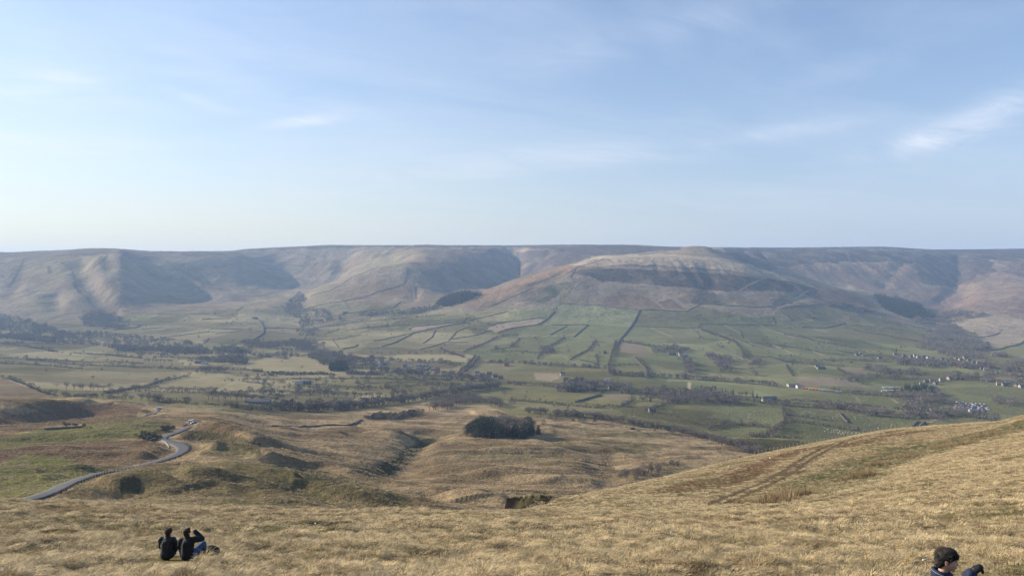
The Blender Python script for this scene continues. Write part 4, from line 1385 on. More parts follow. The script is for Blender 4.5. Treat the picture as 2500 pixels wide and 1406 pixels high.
wood('pale bare strip wood running down the middle fields', [(1707, 864), (1745, 866), (1778, 878), (1782, 918), (1765, 912), (1745, 892)], 'bare_wood', 11.5, 1400)
wood('strip of trees right of the striped field', [(1838, 878), (1855, 880), (1852, 918), (1838, 922)], 'bare_wood', 9, 1400)
wood('trees along the brook below the tan field', [(2090, 905), (2160, 890), (2230, 895), (2240, 915), (2160, 915)], 'bare_wood', 12, 1400)
wood('bare wood around the farm on the green slope', [(1590, 856), (1640, 848), (1690, 853), (1680, 862), (1640, 858), (1600, 868)], 'bare_wood', 12, 1500)
wood('clump of bare trees among the green hedged fields', [(1322, 858), (1340, 848), (1358, 858), (1340, 866)], 'bare_wood', 10, 1600)
wood('wood left of the white farmhouse', [(486, 906), (520, 902), (565, 910), (560, 920), (500, 918)], 'red_wood', 9, 1300)
wood('grey wood right of the farmhouse on the left valley floor', [(524, 876), (570, 872), (602, 882), (598, 890), (540, 890)], 'bare_wood', 9, 1500)
wood('scrub along the disused line on the left valley floor', [(590, 912), (700, 910), (830, 908), (930, 910), (930, 915), (700, 917), (590, 918)], 'scrub', 6, 1300, (2.5, 5.5), 'scrub')
wood('red brown wood arching over the small green hill', [(1050, 1002), (1072, 990), (1100, 978), (1140, 974), (1195, 980), (1230, 992), (1225, 1000), (1190, 986), (1145, 984), (1110, 992), (1085, 1004)], 'red_wood', 8.5, 900, (9, 13))
wood('scrubby birch trees in the hollow below the right hand slope', [(1512, 1172), (1540, 1162), (1620, 1146), (1660, 1140), (1640, 1155), (1590, 1172), (1530, 1184)], 'red_wood', 7, 420, (4, 7), 'scrub')
for lab, pts, kind, step, wd, y0, hr, rows in (
        ('main belt of bare trees along the river', [(664, 997), (780, 1006), (907, 990), (984, 982), (1060, 968), (1138, 956), (1214, 944)], 'bare_wood', 7, 11, 900, (8, 13), 3),
        ('railway side trees across the middle of the valley', [(1200, 885), (1290, 888), (1405, 896), (1482, 900)], 'bare_wood', 8, 8, 1300, (5, 9), 2),
        ('belt of bare trees above the bright green field', [(1500, 914), (1584, 919), (1674, 924), (1750, 929), (1840, 937), (1890, 942)], 'bare_wood', 6.5, 8, 1200, (8, 11), 2),
        ('trees along the tracks beside the orange wagons', [(2032, 953), (2100, 960), (2186, 969)], 'mixed_wood', 7, 9, 1200, (5, 9), 2),
        ('hedge trees above the sheep field', [(1918, 991), (2052, 997), (2108, 1011), (2231, 1022)], 'bare_wood', 8, 7, 1000, (6, 12), 2),
        ('trees behind the white roadside farmhouse', [(1790, 972), (1850, 982), (1918, 990)], 'bare_wood', 8, 8, 1000, (5, 9), 2),
        ('bare trees beside the road to the village', [(1240, 938), (1300, 940), (1366, 946)], 'mixed_wood', 9, 6, 1200, (5, 9), 2),
        ('trees along the lane through the village', [(910, 904), (1000, 912), (1100, 918), (1190, 926)], 'bare_wood', 8, 10, 1200, (7, 11), 3),
        ('trees behind the village houses', [(900, 876), (960, 882), (1060, 886), (1130, 892)], 'bare_wood', 10, 10, 1400, (7, 11), 2),
        ('trees along the far edge of the left valley floor', [(630, 872), (690, 868), (752, 872)], 'bare_wood', 9, 8, 1500, (6, 11), 2),
        ('broken tree line below the disused railway', [(560, 930), (640, 934), (730, 938), (830, 935)], 'bare_wood', 9, 6, 1100, (4, 8), 1),
        ('tree line along the lane above the rolling fields', [(640, 948), (720, 950), (800, 955), (900, 950), (1000, 945)], 'bare_wood', 8, 6, 1000, (5, 9), 1),
        ('tree line above the stone barn', [(640, 962), (700, 964), (760, 962), (790, 958)], 'bare_wood', 7, 8, 900, (6, 10), 2),
        ('trees left of the river belt below the barn', [(560, 1006), (620, 1008), (664, 1000)], 'mixed_wood', 8, 8, 900, (4, 8), 2),
        ('trees along the far brook on the left', [(0, 822), (70, 830), (150, 838), (240, 842)], 'mixed_wood', 10, 12, 1900, (7, 12), 2),
        ('tree line through the middle of the left valley floor', [(330, 866), (420, 868), (520, 866), (620, 870), (700, 876)], 'bare_wood', 9, 9, 1500, (6, 10), 2),
        ('scattered trees along the left pasture hedge', [(140, 862), (230, 868), (340, 874), (460, 878)], 'bare_wood', 26, 5, 1400, (5, 9), 1),
        ('trees around the farm on the left valley floor', [(470, 882), (500, 880), (530, 884)], 'bare_wood', 7, 12, 1300, (7, 11), 2),
        ('trees along the stream below the village', [(850, 912), (930, 916), (1010, 922), (1100, 926), (1200, 932)], 'bare_wood', 7, 10, 1100, (6, 10), 2),
        ('trees above the main river belt', [(940, 968), (1010, 958), (1090, 948), (1170, 938)], 'bare_wood', 9, 8, 1000, (6, 10), 1),
        ('trees below the pale hill pastures', [(900, 862), (980, 866), (1060, 862), (1110, 866)], 'bare_wood', 14, 8, 1500, (6, 10), 1),
        ('trees along the lower right slope', [(1900, 880), (1990, 884), (2080, 880), (2180, 882)], 'bare_wood', 11, 8, 1300, (5, 9), 2),
        ('trees above the railway on the right', [(2050, 930), (2120, 920), (2200, 925), (2260, 925)], 'bare_wood', 11, 10, 1200, (6, 10), 2),
        ('trees among the far right village houses', [(2190, 880), (2260, 885), (2330, 892), (2420, 900), (2500, 910)], 'mixed_wood', 9, 16, 1300, (7, 12), 3),
        ('dark trees along the lower lane on the right', [(2100, 1002), (2170, 1010), (2231, 1016), (2290, 1025)], 'bare_wood', 7, 9, 900, (6, 11), 2),
        ('trees along the lane below the clough wood', [(2150, 775), (2200, 792), (2260, 806), (2300, 820)], 'bare_wood', 12, 10, 2200, (6, 11), 2),
        ('trees up the middle of the right slope', [(1930, 845), (1990, 852), (2060, 858), (2140, 862)], 'bare_wood', 15, 8, 1500, (5, 9), 1),
        ('tree line across the central hill foot', [(1130, 800), (1200, 812), (1260, 815)], 'bare_wood', 16, 6, 2200, (5, 9), 1),
        ('bushy line up from the tree clump to the conifers', [(1150, 782), (1210, 800), (1255, 806)], 'bare_wood', 14, 6, 2300, (5, 9), 1),
        ('hedge of bare trees on the left valley floor', [(620, 862), (680, 866), (742, 872)], 'bare_wood', 12, 8, 1600, (5, 9), 1)):
    belt(lab, pts, kind, step, wd, y0, hr, rows)

# ------------------------------------------------------------------ hedges: each hedge is a thing
HEDGE_M = mat('hedge_twigs', (.095, .080, .062), var=.3, vscale=.3)
HEDGES = []


def hedge(label, pts, h=3.0, w=2.2, y0=900, dens=1.7, m=None):
    h, w = h * 1.35, w * 1.7
    HEDGES.append((pts, y0))
    P = path_w(pts, y0, 3.0)
    V_, F_ = [], []
    r = random
    c0 = P[0]
    z0 = float(ground(*c0))
    for i, (x, y) in enumerate(P):
        z = float(ground(x, y)) - z0
        g = 0.55 + 0.9 * r.random() ** 1.5
        if r.random() < .07:
            continue
        for q in range(int(11 * dens)):
            p = Vector((x - c0[0] + r.uniform(-2.2, 2.2), y - c0[1] + r.uniform(-w, w) * .5, z + r.uniform(-.1, h * g * .75)))
            tri_at(V_, F_, p, Vector((r.uniform(-.6, .6), r.uniform(-.6, .6), 1)), h * .5 * r.uniform(.6, 1.1), r.uniform(.5, 1.1), r)
    return tag(obj('hedge', mesh('hedge', V_, F_, m or HEDGE_M), None, (c0[0], c0[1], z0)), label, 'hedge', 'hedges between the fields')


for lab, pts, h in (
        ('bushy hedge dividing pale pasture from the dark green fields', [(1132, 860), (1176, 842), (1214, 824), (1240, 818), (1264, 820)], 4),
        ('bushy hedge running up through the green fields to a tree clump', [(1313, 877), (1325, 862), (1343, 846), (1377, 824)], 4.5),
        ('short hedge with gaps in the small green field', [(1246, 847), (1269, 827)], 3.5),
        ('hedge along the bottom of the small green fields', [(1200, 860), (1260, 858), (1318, 862)], 3),
        ('curved hedge rising to the pale corner field', [(1392, 880), (1412, 868), (1436, 857), (1447, 842), (1456, 833)], 4),
        ('thick hedge at the foot of the long straight wall', [(1505, 834), (1500, 848), (1494, 868), (1487, 890), (1489, 912)], 5),
        ('tree hedge running right from the long straight wall', [(1512, 834), (1584, 845), (1635, 852), (1681, 852)], 6),
        ('diagonal tree hedge down the dark green slope', [(1712, 806), (1763, 824), (1796, 838), (1814, 858), (1816, 876)], 6.5),
        ('dark hedge with evergreens below the walled lane', [(1489, 893), (1533, 891), (1560, 893)], 5),
        ('short lane hedge bending down to the tree belt', [(1553, 874), (1570, 890), (1583, 905), (1581, 925)], 4),
        ('low hedge across the rolling olive fields', [(1251, 978), (1318, 983), (1379, 990), (1456, 996), (1520, 993), (1545, 978)], 4),
        ('hedge right of the wood in the middle of the valley', [(1579, 1001), (1635, 986), (1679, 984)], 3.5),
        ('hedge along the top of the lower sheep field', [(1730, 1047), (1776, 1034), (1840, 1039), (1892, 1047)], 3.5),
        ('hedge along the lane right of the white farmhouse', [(1918, 977), (2024, 983), (2110, 990), (2192, 998)], 3),
        ('hedge across the upper sheep field', [(1923, 1014), (2002, 1025), (2030, 1028)], 3),
        ('hedge between the two sheep fields', [(1926, 1031), (2030, 1042), (2150, 1057)], 4),
        ('tall hedge running down beside the sheep fields', [(1912, 997), (1920, 1033), (1900, 1050), (1873, 1067), (1834, 1087)], 6),
        ('lower hedge above the near right slope', [(1836, 1086), (1884, 1073), (1929, 1081), (1960, 1092)], 4),
        ('hedge on the left of the tan rush field', [(1921, 893), (1928, 905), (1937, 919)], 3.5),
        ('hedge splitting the tan rush fields', [(2046, 902), (2075, 920), (2108, 938)], 4),
        ('hedge from the tan field to the railway bridge', [(2119, 913), (2180, 919), (2240, 924)], 3),
        ('hedge across the middle of the right hand slope', [(1820, 835), (1858, 838), (1960, 852), (2010, 862), (2060, 868)], 3.5),
        ('upper hedge on the right hand slope', [(1915, 815), (1950, 820), (1985, 832), (2090, 850)], 4),
        ('lower hedge on the right hand slope', [(1820, 870), (1880, 872), (1920, 884), (2000, 890), (2060, 895)], 3.5),
        ('scrubby hedge above the right hand village', [(2060, 862), (2120, 868), (2180, 872)], 5),
        ('hedge below the wooded tail on the right', [(2085, 806), (2130, 815), (2190, 826), (2240, 835)], 5),
        ('left hedge of the sunken railway cutting', [(1124, 906), (1143, 892), (1160, 872)], 5),
        ('right hedge of the sunken railway cutting', [(1136, 908), (1152, 895), (1170, 874)], 5),
        ('hedge behind the village playing field', [(1165, 888), (1200, 886), (1235, 884)], 3.5),
        ('hedge below the pale hill pastures', [(1075, 852), (1100, 862), (1132, 872)], 3.5),
        ('bushy hedge on the pale slope left of the central hill', [(843, 808), (933, 796), (999, 795)], 3.5),
        ('upper bushy hedge on the pale slope', [(792, 796), (882, 786), (984, 778), (1086, 769)], 3),
        ('broken hedge near the side valley wood', [(812, 831), (851, 824), (880, 818)], 2.6),
        ('long hedge at the top of the left valley floor', [(179, 862), (260, 867), (346, 875)], 3),
        ('second long hedge on the left valley floor', [(0, 875), (64, 876), (184, 884), (282, 884), (350, 888)], 2.6),
        ('third long hedge on the left valley floor', [(64, 880), (205, 892), (358, 898), (435, 901)], 2.6),
        ('short dark hedge on the left valley floor', [(0, 888), (85, 891), (202, 901)], 2.4),
        ('fourth hedge line on the far left valley floor', [(-60, 838), (0, 839), (56, 844), (133, 859)], 2.6),
        ('hedge crossing below the far left wood', [(380, 872), (460, 874), (540, 872), (640, 876)], 3),
        ('hedge left of the dark conifer row', [(430, 902), (500, 900), (560, 902), (640, 905)], 3),
        ('hedge below the disused railway line', [(600, 925), (680, 928), (760, 925), (860, 924)], 3),
        ('long hedge below the stream mouth fields', [(830, 926), (920, 924), (1015, 928), (1100, 930)], 3.4),
        ('diagonal hedge behind the avenue of bare trees', [(256, 962), (333, 949), (399, 931), (460, 919)], 3.6),
        ('dark hedge at the foot of the avenue of bare trees', [(328, 955), (420, 957), (525, 958), (640, 957)], 2.6),
        ('hedge running down to the lone round tree', [(384, 980), (420, 985), (456, 995)], 4.5),
        ('hedge below the stone barn', [(480, 1000), (560, 1005), (620, 1004)], 3),
        ('hedge across the fields left of the river belt', [(520, 960), (600, 968), (680, 975)], 3),
        ('hedge along the rolling fields above the river belt', [(770, 940), (850, 945), (940, 948), (1040, 940)], 3),
        ('hedge along the top of the rolling fields', [(1010, 928), (1060, 936), (1120, 940)], 3),
        ('dark field wall across the left hand pasture, modelled as a hedge', [(8, 924), (28, 926), (84, 949), (136, 967)], 1.6),  # a wall, built of hedge twigs so its sunlit face stays dark
        ('hedge along the far left brook fields', [(0, 836), (80, 839), (154, 842)], 2.4),
        ('hedge dividing the rush fields left of the rolling fields', [(600, 933), (632, 936), (664, 941)], 2.4),
        ('long hedge below the rush fields', [(626, 954), (700, 956), (780, 959)], 2.4),
        ('hedge above the rolling field barn', [(715, 925), (780, 928)], 2.4),
        ('long hedge above the rolling olive field', [(871, 936), (940, 935), (1010, 933)], 2.4),
        ('hedge dropping to the railway cutting lane', [(1017, 933), (1074, 942)], 2.4),
        ('hedge along the lowest dark green field on the left', [(1200, 855), (1264, 847)], 2.4),
        ('hedge crossing the curved green field', [(1415, 878), (1464, 891)], 2.4),
        ('short upright hedge in the curved green field', [(1456, 869), (1461, 885)], 2.4),
        ('hedge high on the right hand slope', [(1915, 817), (1968, 826)], 2.4),
        ('long hedge across the upper right hand slope', [(1979, 826), (2040, 832), (2094, 840)], 2.4),
        ('long hedge above the tan rush field', [(2052, 877), (2110, 880), (2178, 885)], 2.4),
        ('hedge behind the far left brook wood', [(330, 852), (420, 860), (500, 864)], 3)):
    hedge(lab, pts, h)

X_, Y_ = [], []
for pts, y0 in HEDGES:
    x, y = belt_pts(pts, y0, 17, 3, .45)
    X_.append(x)
    Y_.append(y)
put_scatter('hedgerow_trees', 'bare_wood', np.concatenate(X_), np.concatenate(Y_), (4.5, 9.5), 'bare trees standing out of the field hedges')

# ------------------------------------------------------------------ dry stone walls: each wall is a thing
def wall(label, pts, h=1.6, w=1.3, y0=900, m=None, name='stone_wall', cat='wall'):
    if not m and y0 >= 900:
        h, w = h * 1.25, w * 1.3
    P = path_w(pts, y0, 9.0)
    c0 = P[0]
    z0 = float(ground(*c0))
    V_, F_ = [], []
    for i, (x, y) in enumerate(P):
        a, b = P[max(i - 1, 0)], P[min(i + 1, len(P) - 1)]
        d = Vector((b[0] - a[0], b[1] - a[1])).normalized()
        n = Vector((-d.y, d.x))
        j = random.uniform(-.35, .35)
        hh = h * random.uniform(.75, 1.15)
        for s, u in ((-1, -.5), (-.75, hh), (.75, hh), (1, -.5)):
            px_, py_ = x + n.x * (s * w / 2 + j), y + n.y * (s * w / 2 + j)
            V_.append((px_ - c0[0], py_ - c0[1], float(ground(x, y)) - z0 + u))
        if i:
            o = 4 * (i - 1)
            for k in range(3):
                F_.append((o + k, o + k + 1, o + k + 5, o + k + 4))
    e = 4 * (len(P) - 1)
    F_ += [(3, 2, 1, 0), (e, e + 1, e + 2, e + 3)]
    return tag(obj(name, mesh(name, V_, F_, m or M_STONE), None, (c0[0], c0[1], z0)), label, cat, 'dry stone field walls', 'thing')


for lab, pts, h, w in (
        ('long straight dark wall rising from the valley up to the bracken', [(1505, 846), (1515, 827), (1540, 798), (1553, 775), (1561, 757)], 2.4, 2.6),
        ('wall along the top of the green intake fields', [(1561, 756), (1620, 758), (1676, 761), (1684, 755), (1709, 745), (1763, 746), (1840, 750), (1895, 750)], 2.0, 1.8),
        ('faint wall below the bracken on the central hill', [(1366, 741), (1476, 746), (1561, 758)], 1.4, 1.3),
        ('thick dark wall below the small conifer clump', [(1354, 760), (1333, 781), (1313, 793)], 2.6, 2.6),
        ('wall along the bottom of the straw fields', [(1313, 793), (1280, 797), (1251, 801), (1215, 812)], 2.0, 1.8),
        ('wavy wall above the straw fields', [(1200, 793), (1233, 786), (1267, 784), (1302, 778), (1333, 778)], 1.8, 1.6),
        ('wall with a sharp corner in the green fields', [(1346, 793), (1436, 793), (1418, 808), (1400, 824)], 1.9, 1.8),
        ('slanting wall left of the cornered wall', [(1384, 796), (1343, 818)], 1.8, 1.6),
        ('straight wall right of the long dark wall', [(1543, 797), (1645, 800), (1704, 801)], 1.6, 1.5),
        ('wall stepping up across the dark green field', [(1704, 801), (1708, 792), (1770, 792), (1840, 794)], 1.7, 1.6),
        ('zigzag path wall down the shoulder of the central hill', [(1476, 633), (1441, 644), (1407, 654), (1392, 676), (1402, 690)], 1.3, 1.8),
        ('long thin wall down the left ridge of the central hill', [(1407, 655), (1354, 682), (1277, 714), (1226, 735), (1190, 750)], 1.4, 1.5),
        ('bent wall crossing the middle spur', [(994, 654), (992, 672), (988, 692), (958, 703), (917, 715), (889, 726), (830, 737), (754, 752)], 1.9, 1.7),
        ('wall running right across the middle spur', [(988, 692), (1010, 700), (1056, 706), (1099, 709), (1112, 720)], 1.6, 1.5),
        ('thick short wall down the middle spur', [(1011, 701), (1013, 714), (1015, 728)], 2.4, 2.6),
        ('faint wall across the lower middle spur', [(823, 710), (907, 715)], 1.3, 1.3),
        ('wall following the left edge of the middle spur', [(920, 654), (856, 680), (802, 711), (759, 724)], 1.4, 1.4),
        ('dark wall above the lane trees', [(979, 736), (958, 752), (882, 761), (823, 769)], 2.0, 1.8),
        ('short wall down to the lone barn', [(841, 735), (851, 752)], 1.6, 1.6),
        ('long dark wall sweeping across the pale slope', [(933, 846), (964, 837), (1010, 813), (1086, 796), (1138, 788)], 2.3, 2.4),
        ('wall curving round the straw coloured field', [(999, 805), (1004, 799), (1068, 793), (1132, 785), (1140, 776)], 1.6, 1.5),
        ('wall below the central hill ridge', [(1145, 783), (1214, 767), (1240, 760)], 1.9, 1.7),
        ('short wall by the side valley wood', [(836, 852), (866, 847), (874, 841)], 2.0, 2.0),
        ('wall left of the side valley stream', [(641, 801), (690, 801), (733, 804)], 1.8, 1.6),
        ('crooked wall leading down from the hillside farm', [(633, 783), (643, 800), (643, 814), (620, 829)], 2.6, 2.8),
        ('short slanting wall on the left valley side', [(498, 838), (509, 827)], 2.2, 2.4),
        ('thick wall beyond the gully wood', [(276, 806), (328, 801), (346, 793)], 2.4, 2.4),
        ('wall below the white farm on the left', [(494, 779), (562, 778)], 2.0, 1.8),
        ('short wall near the shadowed flank', [(576, 759), (594, 750)], 1.8, 1.8),
        ('wall above the white farm on the left', [(384, 767), (450, 768), (512, 766)], 1.6, 1.5),
        ('wall up the crest of the left hill', [(264, 623), (246, 641), (227, 658)], 1.6, 2.0),
        ('thin wall down the sunlit face of the left hill', [(241, 649), (253, 660), (289, 676), (289, 686)], 1.5, 1.6),
        ('wall along the bottom of the sunken track', [(1904, 752), (1957, 746), (2007, 741)], 2.0, 1.8),
        ('wall beside the pale track on the right shoulder', [(1881, 771), (1892, 791)], 1.8, 1.7),
        ('slanting wall below the pale track', [(1898, 757), (1914, 768), (1932, 783)], 1.8, 1.7),
        ('curved wall below the small tapering wood', [(1957, 799), (2013, 801), (2063, 788)], 1.9, 1.8),
        ('wall below the dark plantation strip', [(2077, 794), (2136, 798), (2220, 808)], 1.6, 1.5),
        ('curved wall at the edge of the big tan field', [(2405, 858), (2444, 853), (2500, 834), (2560, 812)], 2.0, 1.8),
        ('thin wall to the clump in the tan field', [(2382, 825), (2427, 818), (2440, 812)], 1.8, 1.6),
        ('dark wall slanting across the rolling olive fields', [(1405, 982), (1430, 975), (1466, 965)], 2.4, 2.2),
        ('left wall of the double wall in the sheep field', [(2049, 1008), (2069, 1032)], 1.8, 1.4),
        ('dark left bank wall of the lane above the near slope', [(2220, 1047), (2240, 1029)], 2.0, 2.0),
        ('dark right bank wall of the lane above the near slope', [(2237, 1046), (2259, 1032)], 2.0, 2.0),
        ('thin wall across the pale slope above the stream wood', [(779, 799), (812, 796), (846, 792)], 1.5, 1.5),
        ('thin broken wall in the middle of the pale slope', [(881, 803), (917, 799), (960, 796)], 1.5, 1.5),
        ('short wall at the bottom of the pale slope', [(777, 828), (812, 831), (826, 848)], 1.5, 1.5),
        ('wall slanting up the lower pale slope', [(917, 833), (984, 818), (1040, 806)], 1.5, 1.5),
        ('crooked wall up the pale slope left of the sweeping wall end', [(1033, 838), (1055, 823), (1063, 805)], 1.5, 1.5),
        ('crooked wall up to the leafless round clump', [(1094, 833), (1114, 810), (1140, 800)], 1.5, 1.5),
        ('level wall below the leafless round clump', [(1102, 828), (1163, 818), (1200, 806)], 1.5, 1.5),
        ('long thin wall along the foot of the pale slope', [(1025, 854), (1086, 836), (1142, 836)], 1.5, 1.5),
        ('thin wall round the small field below the shadowed flank', [(348, 803), (399, 800), (435, 805)], 1.5, 1.5),
        ('thin wall below the gully wood fields', [(320, 815), (379, 822)], 1.5, 1.5),
        ('long thin wall above the short slanting wall', [(404, 823), (460, 816), (512, 810)], 1.5, 1.5),
        ('wall left of the crooked farm wall', [(512, 803), (560, 804), (614, 805)], 1.5, 1.5),
        ('thin wall above the red brown wood', [(525, 815), (589, 808)], 1.5, 1.5),
        ('pale wall dropping down the upper green slope', [(1635, 823), (1661, 838)], 1.5, 1.5),
        ('wall bending round the tan corner of the green slope', [(1686, 800), (1717, 828), (1771, 831)], 1.5, 1.5),
        ('wall slanting down to the striped fields', [(1753, 844), (1789, 864), (1840, 884)], 1.5, 1.5),
        ('wall stepping down the right hand green slope', [(1807, 808), (1812, 826), (1840, 838)], 1.5, 1.5),
        ('long wall slanting across the right hand green slope', [(1828, 836), (1885, 852), (1940, 867)], 1.5, 1.5),
        ('short level wall high on the right hand green slope', [(1856, 794), (1895, 795)], 1.5, 1.5),
        ('wall above the lone farm on the right slope', [(2041, 856), (2108, 864)], 1.5, 1.5),
        ('wall at the back of the moor by the river belt', [(664, 1041), (740, 1042), (858, 1037), (882, 1025)], 1.5, 1.6),
        ('low ruined wall on the green knoll left of the road', [(108, 1049), (150, 1046), (200, 1043)], 1.1, 1.2)):
    y0 = 330 if pts[0][1] > 1035 and pts[0][0] < 1000 else 900
    wall(lab, pts, h, w, y0)

# ------------------------------------------------------------------ trees one can tell apart
PL = [hit(px, py, 500)[:2] for px, py in [(1146, 1061), (1162, 1067), (1200, 1071), (1248, 1068), (1290, 1071), (1314, 1064), (1318, 1056), (1282, 1049), (1225, 1046), (1172, 1051)]]
x_, y_ = wood_pts(PL, 6.0)
for a, b in zip(x_, y_):
    px = a / b * FPX + CX
    f = (px - 1146) / 170
    edge = b < 735
    where = 'at the left end' if f < .25 else 'at the right end' if f > .74 else 'in the front edge' if edge else 'in the middle'
    if f < .32 or f > .77 or (edge and random.random() < .5):
        hh = random.uniform(8.5, 12) if .32 < f < .77 else random.uniform(10, 18) * (.62 + .38 * min(1, max(0, min(f, 1 - f)) / .16))
        tree_at(random.choice(['conifer', 'pine', 'pine', 'pine']), a, b, hh, 'dark conifer ' + where + ' of the small plantation alone on the moor', 'conifers ' + where + ' of the moor plantation', 1.5)
    else:
        tree_at(random.choice(['red', 'bare']), a, b, random.uniform(16, 22), 'bare grey brown tree ' + where + ' of the small moor plantation', 'bare trees ' + where + ' of the moor plantation', .95)
for px, py, h in ((1218, 1050, 14), (1232, 1049, 15), (1245, 1049, 16), (1258, 1049, 15.5), (1225, 1053, 14), (1240, 1054, 15), (1252, 1053, 15), (1238, 1047, 16)):
    x, y, z = hit(px, py, 500)
    tree_at('red', x, y, h, 'tall bare tree at the back of the small moor plantation', 'tall bare trees at the back of the moor plantation')
for where, seg in (('at its left end behind the plantation', [(1285, 1008), (1354, 1014), (1456, 1022)]), ('in its middle above the dark moor shed', [(1462, 1023), (1494, 1029), (1571, 1042), (1640, 1052)]),
                   ('at its right end above the near slope', [(1648, 1053), (1738, 1075), (1795, 1090), (1850, 1108)])):
    row_trees(['bare', 'bare', 'spread', 'red'], seg, 8.0, 5, (7, 11), 'bare tree of the moor edge belt, ' + where, 'bare trees of the moor edge belt ' + where, 600, rows=2)
belt('undergrowth and smaller trees in the belt along the moor edge', [(1285, 1006), (1354, 1012), (1456, 1020), (1571, 1040), (1648, 1051), (1738, 1073), (1850, 1106)], 'bare_wood', 5, 6, 600, (4, 8), 2)
row_trees(['bare', 'spread'], [(328, 957), (420, 959), (525, 960)], 7.0, 2, (10, 13), 'bare tree in the avenue with trunks showing on the left valley floor', 'bare trees of the avenue', 900, .08)
row_trees(['spread', 'bare'], [(166, 952), (269, 953)], 7.0, 3, (10, 13), 'spreading bare tree in the row behind the avenue at left', 'bare trees of the row behind the avenue', 900, .05)
row_trees(['bare'], [(160, 974), (240, 976), (322, 978)], 4.6, 2, (8, 11), 'bare tree in the dense row below the avenue at far left', 'bare trees of the dense row at far left', 900)
row_trees(['spread', 'bare'], [(512, 977), (560, 978), (642, 979)], 6.5, 4, (11, 14), 'large bare tree in the row behind the long stone barn', 'large bare trees behind the stone barn', 900)
row_trees(['bare'], [(345, 977), (372, 979), (400, 983)], 6, 3, (8, 11), 'bare tree in the clump right of the dense row at left', 'bare trees right of the dense row', 900)
row_trees(['bare', 'spread'], [(780, 969), (850, 970), (930, 970)], 6.5, 3, (9, 13), 'bare tree in the tall row above the river belt', 'bare trees of the row above the river belt', 900)
row_trees(['bare'], [(728, 948), (780, 950), (830, 949)], 6.5, 3, (6, 9), 'bare tree beside the barn among the rolling fields', 'bare trees beside the rolling field barn', 900)
row_trees(['bare'], [(358, 885), (390, 886), (420, 886)], 7, 3, (9, 11), 'bare tree in the short row on the pale left pastures', 'bare trees of the short row on the pale pastures', 1200)
row_trees(['bare'], [(1772, 965), (1800, 967), (1834, 968)], 6, 4, (8, 11), 'bare tree in the row with the pines left of the white farmhouse', 'bare trees beside the pines', 900)
